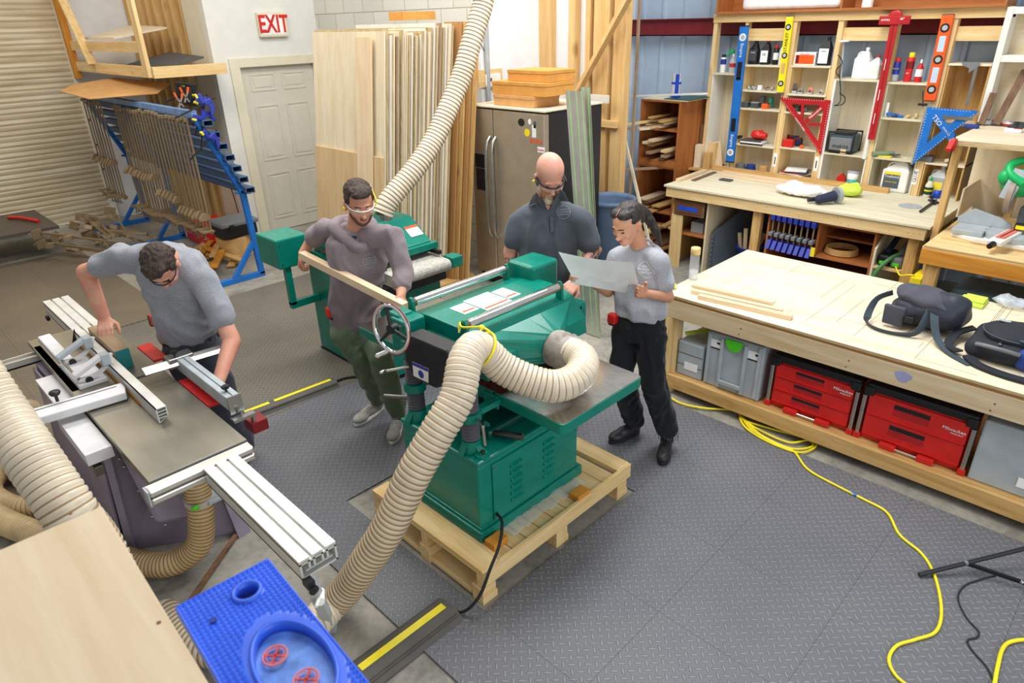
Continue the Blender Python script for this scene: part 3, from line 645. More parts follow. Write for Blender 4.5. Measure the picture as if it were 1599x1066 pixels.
# planer-jointer half: white guards, steel strip, rails
stage('light_guard', .40, .515, 3.20, 3.66, .85, .06, 'saw_light'); stage('light_guard', .43, .52, 3.60, 3.82, .83, .05, 'saw_light')
stage('light_guard', .435, .54, 3.86, 4.26, .84, .02, 'saw_light')
stage('guard_bracket', .42, .46, 3.22, 3.60, .76, .05, 'dark_steel')
stage('steel_strip', .525, .563, 3.85, 4.66, .88, .02)
make('guard_beam', B().rbox((.575, 4.09, .84), (.645, 4.77, .90), .008), 'saw_light', ts)
make('guard_beam_base', B().box((.56, 4.10, .80), (.66, 4.75, .838)), 'dark_grey', ts)
rl = B().box((.345, 4.60, .80), (.54, 4.67, .81)).box((.345, 4.66, .80), (.54, 4.67, .85)).box((.345, 4.60, .80), (.54, 4.608, .845)).box((.345, 4.628, .80), (.54, 4.634, .84))
make('guide_rail', rl, 'aluminium', ts)
make('guide_rail', B().box((.64, 4.56, .82), (.77, 4.60, .86)).box((.64, 4.62, .82), (.77, 4.66, .86)), 'aluminium', ts)
# crossbar with black knob
cb = make('crossbar', B().prism([(.16, 3.60, .886), (.70, 3.53, .886), (.72, 3.60, .886), (.72, 3.66, .886), (.16, 3.72, .886)], (0, 0, .044)), 'saw_light', ts, .006)
make('crossbar_slot', B().beam((.17, 3.685, .9305), (.69, 3.63, .9305), .006, .002), 'black_plastic', cb)
kp = oz(90, 626, .93)
make('black_knob', B().cyl(kp, kp+P(0, 0, .03), .008, n=10).lathe([(.006, .028), (.020, .036), (.027, .048), (.024, .056), (.008, .058)], kp, n=18), 'black_plastic', ts)
# rip fence: tall hollow extrusion with open near end
fx0, fx1, fy0, fy1 = .728, .783, 3.17, 4.50
fn = B(); wl = .005; z1 = .962
fn.box((fx0, fy0, Z0+.003), (fx0+wl, fy1, z1)).box((fx0, fy0, z1-wl), (fx1-.006, fy1, z1)).box((fx1-.011, fy0+.0, z1-.05), (fx1-.006, fy1, z1-wl))
for zz in (z1-.022, z1-.040, z1-.056): fn.box((fx0+wl, fy0, zz), (fx1-.011, fy1, zz+.0035))
fn.prism([(fx1-.011, fy0, z1-.053), (fx1-.006, fy0, z1-.05), (fx0+wl, fy0, Z0+.003), (fx0, fy0, Z0+.003)], (0, fy1-fy0, 0))
make('rip_fence', fn, 'beam_alu', ts)
make('fence_scale', B().box((fx0-.004, fy0+.25, Z0+.006), (fx0-.001, fy1, Z0+.022)), 'amber', ts)
make('fence_end_plate', B().prism([(.70, 4.52, Z0+.002), (.735, 4.52, Z0+.002), (.73, 4.50, Z0+.1)], (.004, .0, 0)), 'dark_steel', ts)
# tilting brackets that hold the fence
def arc_arm(c, r, a0, a1, w, y): 
    pts = []
    for k in range(13): a = a0+(a1-a0)*k/12; pts.append((c[0]+r*math.cos(a), y, c[1]+r*math.sin(a)))
    for k in range(12, -1, -1): a = a0+(a1-a0)*k/12; pts.append((c[0]+(r-w)*math.cos(a), y, c[1]+(r-w)*math.sin(a)))
    return B().prism(pts, (0, .022, 0))
for k, (y, m2) in enumerate(((4.17, 'grey_plastic'), (3.86, 'saw_light'))):
    br = make('tilt_bracket', B().beam((.56, y+.02, .95), (.72, y+.02, 1.02), .05, .026, (0, 0, 1)), m2, ts, .006)
    make('tilt_arc', arc_arm((.62, 1.06), .15, -1.9, -.3, .018, y), 'saw_light', br)
    make('clamp_knob', B().cyl((.62, y-.012, .915), (.62, y+.0, .915), .018, n=12), 'black_plastic', br)
    make('bracket_block', B().rbox((.70, y-.01, .96), (.745, y+.05, 1.03), .008), 'grey_plastic', br)
make('bracket_foot', B().box((.56, 3.84, .88), (.70, 4.22, .905)), 'saw_light', ts, .004)
make('adjusting_screw', B().cyl((.575, 4.20, .935), (.575, 3.86, .935), .007, n=10), 'steel', ts)
# crosscut arm at the right edge
make('hold_down_strip', B().prism([(.83, 3.60, .95), (.83, 3.69, .95), (.83, 3.672, .966), (.83, 3.645, .975), (.83, 3.618, .966)], (.46, -.04, 0)), 'aluminium', ts)
ar = make('crosscut_arm', B().rbox((1.0, 2.99, .90), (1.065, 3.64, .975), .004), 'grey_plastic', ts)
make('arm_slot', B().box((1.03, 3.0, .976), (1.034, 3.63, .977)), 'dark_grey', ar)
make('arm_head', B().rbox((.955, 3.60, .93), (1.09, 3.68, .99), .006), 'steel', ar)
def starknob(p): 
    b = B().cyl(p, p+P(0, 0, .018), .006, n=8)
    for k in range(5): a = k*2*PI/5; b.cyl(p+P(.012*math.cos(a), .012*math.sin(a), .018), p+P(.012*math.cos(a), .012*math.sin(a), .030), .009, n=8)
    return b.cyl(p+P(0, 0, .018), p+P(0, 0, .032), .012, n=10)
make('star_knob', starknob(P(1.0, 3.63, .99)), 'black_plastic', ar); make('star_knob', starknob(P(1.03, 3.06, .977)), 'black_plastic', ar)
make('arm_end_plate', B().box((.998, 2.978, .885), (1.067, 2.989, .98)), 'steel', ar)
make('end_clamp', B().box((.99, 2.93, .86), (1.10, 2.976, .875)).box((1.085, 2.94, .80), (1.10, 2.97, .86)).cyl((1.04, 2.95, .875), (1.04, 2.95, .91), .008, n=8), 'steel', ar)
for y0, y1 in ((3.93, 4.21), (3.18, 3.57)): make('red_guard', B().rbox((.966, y0, .855), (1.045, y1, .872), .004), 'red_plastic', ts)
make('red_block', B().box((1.07, 2.93, .76), (1.15, 3.03, .82)), 'dark_red', ts)
# things on and around the saw
wb = B().box((.80, 4.06, Z0+.002), (.865, 4.60, .965))
wb = single('wood_block', B().box((.787, 3.93, Z0+.001), (.860, 4.42, .995)), 'greywood', 'pine block with a green painted end under the leaning man\'s hand', 'wood block', None, .003)
make('painted_end', B().box((.787, 3.923, Z0+.001), (.860, 3.929, .994)), 'teal_paint' if 'teal_paint' in MATS else plain('teal_paint', '0f6a6a', .5), wb)
hose('dust_hose', [(.80, 3.10, .62), (.79, 3.09, .50), (.77, 3.07, .36), (.73, 3.08, .20), (.66, 3.12, .12), (.57, 3.18, .085), (.48, 3.30, .08), (.42, 3.42, .08), (.30, 3.6, .08)], .066, 'tan ribbed hose bending from under the table saw to the floor', .02, ('hose_tan', 'hose_tan_wire'))
bg = thing('blast_gate', (.79, 3.08, .40), 'grey dust gate with a green screw clamped in the hose under the saw', 'blast gate')
make('gate_body', B().cyl((.785, 3.085, .43), (.785, 3.085, .455), .074, n=20), 'clear_plastic', bg)
make('gate_slide', B().prism([(.80, 3.0, .435), (.93, 2.99, .435), (.96, 3.05, .435), (.93, 3.11, .435), (.80, 3.12, .435)], (0, 0, .018)), 'grey_plastic', bg, .003)
make('clamp_screw', B().cyl((.72, 3.01, .455), (.75, 3.0, .455), .012, n=8).ell((.735, 3.0, .46), (.02, .012, .014)), 'lime', bg)
s0, s1 = oz(372, 830, .02), oz(290, 948, .02)
single('wood_strip', B().beam(s0, s1, .022, .02), 'walnut', 'thin brown wooden strip on the floor beside the saw base', 'wood strip')
# big hoses at the left edge
hose('dust_hose', [tuple(oz(-130, 450, 1.75)), tuple(oz(-55, 560, 1.55)), tuple(oz(0, 642, 1.38)), tuple(oz(55, 722, 1.24)), tuple(oz(110, 802, 1.08)), tuple(oz(165, 882, .85)), (.20, 1.90, .5), (.2, 1.85, .12)], .088, 'big cream ribbed hose hanging down at the left edge of the picture', .026, n=28)
hose('dust_hose', [(.30, 4.55, .09), (.22, 4.75, .085), (.12, 4.78, .085), (.06, 4.6, .085), (.12, 4.35, .085), (.22, 4.25, .085), (.33, 4.22, .085)], .065, 'tan ribbed hose curled into a bend on the floor left of the saw', .022, ('hose_tan', 'hose_tan_wire'))
hose('dust_hose', [(-.15, 4.55, .25), (-.02, 4.4, .13), (.06, 4.2, .09), (.14, 4.0, .085), (.22, 3.8, .08), (.30, 3.55, .08)], .072, 'straight tan hose on the floor, nearest of the floor hoses to the wooden box', .022, ('hose_tan', 'hose_tan_wire'))
hose('dust_hose', [(.40, 4.7, .5), (.36, 4.8, .3), (.38, 4.7, .12), (.36, 4.55, .08), (.34, 4.4, .07)], .06, 'short tan hose dropping to the floor behind the saw cabinet', .02, ('hose_tan', 'hose_tan_wire'))
hose('dust_hose', [(-.1, 4.95, .12), (.0, 4.92, .12), (.06, 4.90, .12)], .07, 'dark dusty hose end poking in at the left picture edge', .02, ('dark_grey', 'black_rubber'))
jb = B().cyl((.14, 4.42, .05), (.29, 4.50, .05), .03, n=14)
single('hose_joint', jb, 'dark_grey', 'black hose coupling lying between the curled floor hoses', 'hose coupling')
# the wooden box in the foreground and the blue tray on it
TZ = 1.7
bx = thing('plywood_box', (.0, .9, 0), 'tall plywood box filling the bottom left corner in the foreground', 'wooden box')
c0, c1, c2 = oz(158, 790, TZ), oz(0, 850, TZ), oz(330, 1066, TZ)
X1 = (c0.x+c2.x)/2; Y1 = (c0.y+c1.y)/2
b = B().prism([(-.9, Y1+.01, TZ-.02), (c0.x, c0.y, TZ-.02), (c2.x-.003, c2.y, TZ-.02), (c2.x-.02, .35, TZ-.02), (-.9, .35, TZ-.02)], (0, 0, .02))
make('top_panel', b, 'ply_face:y', bx, .002)
make('side_panel', B().box((-.88, .38, 0), (-.86, 1.38, TZ-.021)).box((.10, .38, 0), (.12, 1.38, TZ-.021)), 'birch', bx)
make('end_panel', B().box((-.859, 1.34, 0), (.099, 1.36, TZ-.022)), 'birch', bx)
for p in (oz(110, 802, TZ), oz(248, 972, TZ)): make('screw_hole', B().cyl(p, p+P(0, 0, .0006), .004, n=8), 'brown', bx)
# blue plastic tray: waffled top, round hole, two thumb rings
q = [oz(275, 948, TZ), oz(418, 873, TZ), oz(583, 1066, TZ)]
U = (q[1]-q[0]); V = (q[2]-q[1]); L = U.length; U.normalize(); V.normalize(); V = (V-U*V.dot(U)).normalized(); O = q[0]
LV = .42; th = .026
def loc(u, v, z=0): return O+U*u+V*v+P(0, 0, z)
tray = thing('plastic_tray', tuple(O), 'bright blue textured plastic tray with a round hole in the foreground', 'tray')
ORG[tray.name] = Vector(O)
bm = bmesh.new(); hc = (L*.63, .052); hr = .021
def ringpts(cu, cv, r, n=24, z=0): return [loc(cu+r*math.cos(2*PI*k/n), cv+r*math.sin(2*PI*k/n), z) for k in range(n)]
# plate with two holes by grid fill of cells outside the holes
vb = B(); NU, NV = 38, 84; du, dv = L/NU, LV/NV; oval = (L*.60, .245, L*.33, .098)
def inside(u, v): return ((u-hc[0])**2+(v-hc[1])**2) < hr**2 or ((u-oval[0])/oval[2])**2+((v-oval[1])/oval[3])**2 < 1
gv = {}
def gp(i, j):
    u, v = i*du, j*dv; near = False
    for (cu, cv, ru, rv) in ((hc[0], hc[1], hr, hr), oval):
        a, c = (u-cu)/ru, (v-cv)/rv; m = math.hypot(a, c)
        if m < 1.25: near = True
        if .8 < m < 1.16 and m > 0: u, v = cu+a/m*ru, cv+c/m*rv
    h = 0 if near or i in (0, NU) or j in (0, NV) else .0034*(1 if (i % 2 and j % 2) else -.3)
    return loc(u, v, h)
for i in range(NU+1):
    for j in range(NV+1): gv[i, j] = len(vb.v); vb.v.append(gp(i, j))
for i in range(NU):
    for j in range(NV):
        if not inside((i+.5)*du, (j+.5)*dv): vb.f.append([gv[i, j], gv[i+1, j], gv[i+1, j+1], gv[i, j+1]][::-1]); vb.mi.append(0); vb.sm.append(False)
make('tray_top', vb, plain('tray_blue', '3462dc', .35), tray)
sk = B()
for (a0, a1) in (((0, 0), (L, 0)), ((L, 0), (L, LV)), ((L, LV), (0, LV)), ((0, LV), (0, 0))): sk.beam(loc(*a0, -th/2+.002), loc(*a1, -th/2+.002), .004, th)
make('tray_rim', sk, 'tray_blue', tray, .002)
def wall(cu, cv, ru, rv, z0, z1, w=.003):
    b = B(); n = 40; vs = []
    for rr2, zz in ((1, z1), (1, z0), (1+w/ru, z0), (1+w/ru, z1)): vs += [loc(cu+(ru+(w if rr2 > 1 else 0))*math.cos(2*PI*k/n), cv+(rv+(w if rr2 > 1 else 0))*math.sin(2*PI*k/n), zz) for k in range(n)]
    return b.add(vs, [(k+r*n, (k+1) % n+r*n, (k+1) % n+((r+1) % 4)*n, k+((r+1) % 4)*n) for k in range(n) for r in range(4)], True)
make('hole_rim', wall(hc[0], hc[1], hr*.96, hr*.96, -.03, .005, .006), 'tray_blue', tray)
make('dish_rim', wall(oval[0], oval[1], oval[2]*.95, oval[3]*.95, -.02, .004, .007), 'tray_blue', tray)
make('dish_floor', B().add([loc(oval[0]+oval[2]*math.cos(2*PI*k/40), oval[1]+oval[3]*math.sin(2*PI*k/40), -.02) for k in range(40)], [list(range(39, -1, -1))]), plain('pale_blue', '6a94e0', .25, 0, var=.15, scale=30), tray)
make('small_hole', B().cyl(loc(L*.22, .075, .001), loc(L*.22, .075, .0035), .006, n=14), plain('hole_blue', '0c2a86', .6), tray)
for cu, cv in ((L*.52, .20), (L*.62, .275)):
    rg = B().tube([loc(cu+.019*math.cos(2*PI*k/28), cv+.019*math.sin(2*PI*k/28), -.013) for k in range(28)], .0018, 8, closed=True).tube([loc(cu+.014*math.cos(2*PI*k/28), cv+.014*math.sin(2*PI*k/28), -.013) for k in range(28)], .0008, 6, closed=True)
    r_ = make('red_ring', rg, 'salmon', tray); make('red_cross', B().beam(loc(cu-.012, cv-.012, -.014), loc(cu+.012, cv+.012, -.014), .003, .003).beam(loc(cu-.012, cv+.012, -.014), loc(cu+.012, cv-.012, -.014), .003, .003), 'red_label', r_)
make('hole_floor', B().add(ringpts(hc[0], hc[1], hr, 24, -.03), [list(range(23, -1, -1))]), 'steel', tray)
# ================================================================ clamp rack against the stud wall
rk = thing('clamp_rack', (2.95, 9.1, 0), 'blue steel rack leaning back beside the panelled door, hung with bar clamps', 'rack')
RX, RZ, RY0, RY1 = 2.755, 1.86, 7.25, 10.95
plain('rack_top_blue', '6f93c4', .5, .1, var=.12, scale=20)
make('top_rail', B().box((RX-.03, RY0-.03, RZ-.06), (RX+.03, RY1, RZ)), 'rack_top_blue', rk, .003)
def frame(y):
    f = make('end_frame', B().beam((RX, y, RZ-.05), (3.10, y, .97), .055, .06, (1, 0, 0)).beam((3.10, y, 1.0), (3.14, y, 0.03), .055, .06, (1, 0, 0)), 'blue_paint', rk, .004)
    make('foot_bar', B().beam((3.17, y, .03), (2.35, y, .03), .055, .06), 'blue_paint', rk, .004)
    make('brace', B().beam((3.12, y, .42), (2.82, y, .05), .05, .05), 'blue_paint', rk, .004)
    make('joint_bolt', B().cyl((3.02, y-.0, .985), (3.19, y, .955), .014, n=8), 'blue_paint', f)
frame(RY0); frame(9.55); frame(10.9)
for k in range(7):
    t_ = .06+k*.145; x = RX+(3.10-RX)*t_+.07; z = RZ-.05+(.97-RZ+.05)*t_; q = B(); w, h = .10, .055
    q.box((x-w/2, RY0-.11, z), (x+w/2, 10.85, z+.006)).box((x-w/2, RY0-.11, z-h), (x+w/2, 10.85, z-h+.006)).box((x-w/2, RY0-.11, z-h), (x-w/2+.006, 10.85, z)).box((x+w/2-.006, RY0-.11, z-h), (x+w/2, 10.85, z))
    make('shelf_tube', q, 'worn_blue', rk)
# one bar clamp, copied along the rail: I-bar, head, screw, sliding jaw
def clamp_proto(L, jz):
    c = thing('bar_clamp', (0, 0, 0), 'rusty steel bar clamp hanging from the blue rack rail', 'clamp', 'bar clamps hanging on the blue rack')
    b = B().box((-.007, -.013, -L), (.007, .013, 0)).box((-.008, -.003, -L), (.008, .003, 0))
    make('bar', b, 'old_metal', c)
    j = B().rbox((-.03, -.014, -.04), (.015, .014, -.0), .006); make('top_jaw', j, 'old_metal', c)
    s = B().prism([(-.10, -.026, jz), (-.015, -.026, jz+.0), (-.015, -.026, jz+.07), (-.05, -.026, jz+.075), (-.095, -.026, jz+.02)], (0, .052, 0)).box((-.02, -.02, jz), (.018, .02, jz+.05))
    make('sliding_jaw', s, 'old_metal', c)
    h = B().box((-.11, -.05, -L+.02), (.02, .05, -L+.035)).box((-.02, -.02, -L-.01), (.02, .02, -L+.03)).cyl((-.07, 0, -L+.02), (-.07, 0, -L-.06), .008, n=8).cyl((-.10, 0, -L-.05), (-.04, 0, -L-.05), .005, n=6)
    make('screw_head', h, 'old_metal', c); return c
protos = [clamp_proto(1.22, -.95), clamp_proto(1.25, -.80), clamp_proto(1.20, -1.05)]
plain('clamp_head_dark', '4a3c2e', .6, .3)
xs = RX-.045
ys = [7.33+k*.10 for k in range(23)]+[10.1+k*.12 for k in range(7)]
used = set(); rr = random.Random(5)
for k, y in enumerate(ys):
    i = 0 if 6 < k < 13 else (1 if k >= 13 else 2)
    p = (xs, y, RZ-.07+rr.uniform(-.02, .01)); a = rr.uniform(-.06, .06)
    if i not in used: used.add(i); o = protos[i]; o.location = p; o.rotation_euler.z = a
    else: o = dup(protos[i], p, a)
    o.rotation_euler.x = rr.uniform(-.012, .012)
# clamps heaped on the floor
rr = random.Random(11)
for k in range(14):
    y = 9.35+rr.uniform(-.3, .45); x = 2.35+rr.uniform(-.28, .25); z = .10+k*.024
    c = dup(protos[k % 3], (x, y-.45, z), 0, 'rusty bar clamp in the loose heap on the floor by the roller door', rot=(math.radians(91+rr.uniform(-3, 3)), rr.uniform(-.6, .6), rr.uniform(-.25, .55)))
    c['group'] = 'bar clamps heaped on the floor'; c.name = 'bar_clamp'
# spring clamps and trigger clamps on the rack's upper corner
def trigger(loc_, rz, ry, label, col='deep_blue', L=.4):
    c = thing('trigger_clamp', (0, 0, 0), label, 'clamp', 'trigger clamps on the rack end')
    make('bar', B().box((-.008, -.003, -L), (.008, .003, .04)), 'black_plastic', c)
    make('grip', B().prism([(.0, -.018, -.02), (.05, -.018, .0), (.13, -.018, -.06), (.12, -.018, -.085), (.05, -.018, -.05), (.0, -.018, -.07)], (0, .036, 0)).rbox((-.022, -.02, -.08), (.022, .02, .0), .006), col, c, .003)
    make('jaw', B().rbox((-.1, -.014, -.10), (.0, .014, -.06), .006), col, c); make('pad', B().rbox((-.11, -.016, -.12), (-.07, .016, -.098), .004), 'yellow', c)
    c.location = loc_; c.rotation_euler = (0, ry, rz); return c
for k, (px, py, y, rz, ry) in enumerate(((322, 152, 7.3, .3, .6), (312, 148, 7.5, .8, .9), (318, 172, 7.2, .1, .3), (330, 156, 7.15, -.2, 1.2), (335, 208, 7.15, .2, 1.0), (302, 142, 7.7, .4, 1.4))):
    trigger(oy(px, py, y), rz, ry, 'dark blue and black trigger clamp hooked on the rack near the door')
proto = thing('f_clamp', (0, 0, 0), 'black F-clamp standing in the row on the rack top', 'clamp', 'black clamps on the rack top')
make('bar', B().box((-.008, -.002, -.08), (.008, .002, .14)), 'black_plastic', proto); make('jaw', B().rbox((-.07, -.008, .11), (.0, .008, .14), .004), 'black_plastic', proto); make('handle', B().cyl((-.06, 0, -.02), (-.06, 0, .1), .010, n=8), 'black_plastic', proto)
for k in range(9):
    p = (2.86, 7.34+k*.045, RZ+.10); 
    if k == 0: proto.location = p; proto.rotation_euler = (0, .2, .1)
    else: dup(proto, p, .1*(k % 3), rot=(0, .2, .1*(k % 3)))
for k, (px, py) in enumerate(((277, 158), (286, 150))):
    p = oy(px, py, 7.3); c = thing('spring_clamp', p, 'orange-tipped silver spring clamp on the rack rail, '+('the left of two' if k == 0 else 'the right of two'), 'spring clamp')
    make('jaws', B().beam(p+Vector((.0, 0, -.06)), p+Vector((.05, 0, .03)), .02, .012).beam(p+Vector((.05, 0, -.06)), p+Vector((.0, 0, .03)), .02, .012), 'steel', c)
    make('grip', B().beam(p+Vector((.05, 0, .03)), p+Vector((.065, 0, .08)), .022, .014), 'orange', c); make('grip', B().beam(p+Vector((.0, 0, .03)), p+Vector((-.015, 0, .08)), .022, .014), 'orange', c)
# cardboard flap lying on top of the rack
cb = [ox(84, 132, 2.45), oy(120, 117, 9.9), oy(185, 121, 9.6), oy(215, 122, 9.3), oy(210, 140, 8.9), oy(130, 144, 9.4)]
b = B(); z = RZ+.02
b.add([(2.35, 10.3, z+.05), (2.35, 9.1, z+.02), (2.9, 8.55, z+.06), (3.15, 8.75, z+.14), (3.0, 10.2, z+.17), (2.6, 10.6, z+.10)], [(0, 1, 2, 3, 4, 5)])
b.add([p+Vector((0, 0, .006)) for p in b.v], [(5, 4, 3, 2, 1, 0)])
single('cardboard_sheet', b, 'cardboard', 'bent brown cardboard sheet lying on the rack under the timber shelf', 'cardboard')
# ================================================================ overhead timber shelf
sh = thing('timber_shelf', (3.3, 9.9, 2.1), 'raw pine storage shelf fixed high beside the roller door', 'shelf')
S0 = 2.108; FX = 2.9; YE = 8.48; h = .12
make('front_beam', B().box((FX-.02, YE, S0), (FX+.02, 11.42, S0+h)), 'pine', sh, .003)
make('end_beam', B().box((FX-.02, YE-.042, S0), (3.72, YE-.001, S0+h)), 'pine', sh, .003)
make('deck', B().box((FX+.021, YE, S0+.02), (3.72, 11.42, S0+.045)), 'pine', sh)
make('guard_rail', B().box((FX-.022, YE+.15, S0+.26), (FX+.016, 11.42, S0+.38)), 'pine', sh, .003)
a = oy(240, 120, YE); 
make('post', B().box((FX-.065, YE-.0, S0+.01), (FX-.022, YE+.14, 5.3)), 'pine', sh, .003)
make('post', B().box((FX-.06, 11.32, S0-.1), (FX+.02, 11.44, 5.3)), 'amber', sh, .003)
make('brace', B().beam((FX-.04, 10.5, S0+.1), (FX-.06, 11.40, 3.6), .04, .10, (1, 0, 0)), 'pine', sh, .003)
for k, (y0, y1, lab) in enumerate(((9.7, 10.9, 'grey-edged panel sliding off the timber shelf, upper of two'), (8.75, 9.8, 'grey-edged panel lying in the timber shelf, lower of two'))):
    z = S0+.40 if k == 0 else S0+.07
    single('panel_sheet', B().prism([(2.95, y0, z-.05*k), (2.95, y1, z), (3.6, y1, z+.14), (3.6, y0, z+.10)], (0, 0, .02)), 'birch' if k == 0 else 'dark_grey', lab, 'panel')
# odds and ends behind and under the rack
tb = thing('tool_box', (3.33, 8.3, .30), 'black tool box with a scratched grey lid behind the blue rack foot', 'tool box')
make('body', B().rbox((3.12, 8.08, .26), (3.56, 8.46, .40), .02), 'black_plastic', tb); make('lid', B().rbox((3.10, 8.06, .40), (3.58, 8.48, .455), .015), 'mid_grey', tb); make('latch', B().box((3.2, 8.05, .37), (3.26, 8.065, .43)), 'black_plastic', tb)
t = NT('log_wood'); v = t.coords(rnd=False); MATS['log_wood'] = t.done(t.ramp(t.noise(v, 4, 4, .6, 1.0), [(.3, 'b88a50'), (.7, 'dcb878')]), .6)
single('wood_block', B().cyl((3.32, 8.28, 0), (3.30, 8.28, .25), .22, .20, 20), 'log_wood', 'round pale log section standing under the black tool box', 'log')
single('red_crate', B().rbox((3.16, 8.75, 0), (3.6, 9.45, .26), .02), 'red_plastic', 'red plastic crate on the floor behind the hanging clamps', 'crate')
single('red_stand', B().prism([(3.34, 7.7, 0), (3.50, 7.7, 0), (3.45, 7.7, .28), (3.40, 7.7, .28)], (0, .06, 0)), 'red_paint', 'small dark red stand behind the brace of the blue rack', 'stand')
rr = random.Random(2)
for k in range(11):
    x = 2.65+rr.uniform(0, .55); y = 7.55+rr.uniform(0, 1.5); a = 1.2+rr.uniform(-.5, .5); L = rr.uniform(.35, .8); z = .015+.022*k*.55
    dx, dy = math.cos(a)*L/2, math.sin(a)*L/2
    single('timber_offcut', B().beam((x-dx, y-dy, z), (x+dx, y+dy, z+rr.uniform(0, .02)), rr.uniform(.04, .09), .02), rr.choice(['pine', 'amber', 'oldpine']), 'pine offcut in the scrap pile under the clamp rack', 'offcut', 'offcuts under the clamp rack')
# socket on the wall
ob = thing('outlet_box', (SX, 8.95, 1.0), 'grey metal outlet box on the wall behind the rack', 'outlet')
make('box', B().rbox((SX-.04, 8.92, .98), (SX-.001, 9.02, 1.12), .005), 'grey_plastic', ob)
make('cord', B().tube(spline([(SX-.03, 8.97, 1.0), (SX-.06, 8.94, .8), (SX-.03, 8.95, .55), (SX-.02, 8.93, .3)]), .006, 6), 'black_rubber', ob)
# dark table far left with a red-handled tool
TBZ = .40; ct = [oz(0, 333, TBZ), oz(55, 327, TBZ), oz(90, 352, TBZ), oz(0, 372, TBZ)]
dt = thing('work_table', (1.1, 9.6, 0), 'dark-topped low table at the left edge before the roller door', 'table')
tX = (ct[1].x+ct[2].x)/2; 
make('table_top', B().prism([(-.6, ct[1].y, TBZ-.04), (tX, ct[1].y, TBZ-.04), (tX, ct[2].y, TBZ-.04), (-.6, ct[2].y, TBZ-.04)], (0, 0, .04)), plain('dark_top', '4e4740', .45), dt, .003)
for x in (-.5, .62):
    for y in (ct[2].y+.5, ct[1].y-.12): make('leg', B().box((x, y-.03, 0), (x+.06, y+.03, TBZ-.041)), 'dark_grey', dt)
p = oz(14, 342, TBZ); p2 = oz(60, 347, TBZ)
dd = (p2-p); single('hand_tool', B().tube(spline([p+Vector((0, 0, .02)), p.lerp(p2, .35)+Vector((0, .03, .03)), p.lerp(p2, .7)+Vector((0, 0, .03)), p2+Vector((0, -.03, .02))]), .022, 8), 'red_plastic', 'red-handled tool lying on the dark table at far left', 'tool')
f0, f1 = oz(0, 377, 0), oz(128, 351, 0)
struct('trim_60', B().beam((-2, f1.y-.05, .02), (f1.x+.1, f1.y-.05, .02), .12, .04), 'aluminium')
# ================================================================ drum sander
ds = thing('drum_sander', (2.85, 4.5, 0), 'green drum sander with grey conveyor belt behind the man in the hoodie', 'sander')
sx0, sx1, sy0, sy1 = 2.57, 3.14, 4.0, 5.0
make('base_cabinet', B().rbox((sx0, sy0+.05, .03), (sx1, sy1, .93), .012), G, ds)
make('plinth', B().box((sx0-.0, sy0+.04, 0), (sx1, sy1+.01, .029)), 'black_plastic', ds)
make('hinge_plate', B().box((sx0-.008, 4.62, .45), (sx0, 4.66, .62)), G, ds)
b = B().prism([(sx0, 4.04, 1.0), (sx0, 4.04, 1.06), (sx0, 4.28, 1.22), (sx0, 4.65, 1.22), (sx0, 4.95, 1.08), (sx0, 4.95, 1.0)], (sx1-sx0, 0, 0))
hd = make('drum_hood', b, G, ds, .006)
make('hood_lip', B().box((sx0-.01, 4.0, 1.0), (sx1+.04, 4.05, 1.05)), G, ds, .003)
make('warning_label', B().prism([(3.0, 4.10, 1.104), (3.12, 4.10, 1.104), (3.12, 4.19, 1.163), (3.0, 4.19, 1.163)], (0, -.001, .002)), 'paper', hd)
make('label_stripe', B().prism([(3.0, 4.17, 1.151), (3.12, 4.17, 1.151), (3.12, 4.19, 1.165), (3.0, 4.19, 1.165)], (0, -.001, .0015)), 'orange', hd)
plain('belt_grey', 'b0aca2', .75, 0, var=.1, scale=40)
b = B(); prf = [(sy1-.05, .965), (sy0-.14, .945)]+[(sy0-.14-.045*math.sin(a), .90+.045*math.cos(a)) for a in [k*PI/8 for k in range(1, 9)]]+[(sy1-.05, .865)]
make('conveyor_belt', B().prism([(sx0+.05, y, z) for y, z in prf], (sx1-sx0-.04, 0, 0)), 'belt_grey', ds)
make('black_bed', B().box((sx0+.02, sy0-.10, .77), (sx1+.02, sy0+.3, .85)), 'black_plastic', ds, .004)
make('front_panel', B().box((sx0, sy0-.0, .05), (sx1+.03, sy0+.049, .755)), G, ds, .003)
for x in (sx0+.03, sx1-.02): make('side_bracket', B().box((x, 3.93, .97), (x+.03, 4.2, 1.0)).box((x, 4.1, .87), (x+.03, 4.14, .97)), 'black_plastic', ds)
make('belt_tensioner', B().rbox((sx1+.04, 3.84, .86), (sx1+.15, 3.96, .945), .008).cyl((sx1+.0, 3.90, .90), (sx1+.04, 3.90, .90), .015, n=12), G, ds)
mb = make('motor_cover', B().rbox((2.25, 4.85, .86), (2.53, 5.18, 1.10), .012), G, ds)
for z in (.9, 1.06): make('screw', B().cyl((2.28, 4.846, z), (2.28, 4.85, z), .009, n=8), 'steel', mb)
make('cover_frame', B().box((2.31, 4.88, .53), (2.36, 4.93, .86)).box((2.31, 4.88, .50), (2.57, 4.93, .56)), G, ds, .004)
make('hood_latch', B().box((2.556, 4.70, .94), (2.568, 4.73, 1.0)), 'steel', ds); make('hood_switch', B().box((2.562, 4.4, .99), (2.568, 4.5, 1.05)), 'white_plastic', ds)
make('dust_port', B().cyl((2.93, 4.35, 1.215), (2.93, 4.35, 1.27), .075, n=20), 'steel', ds)
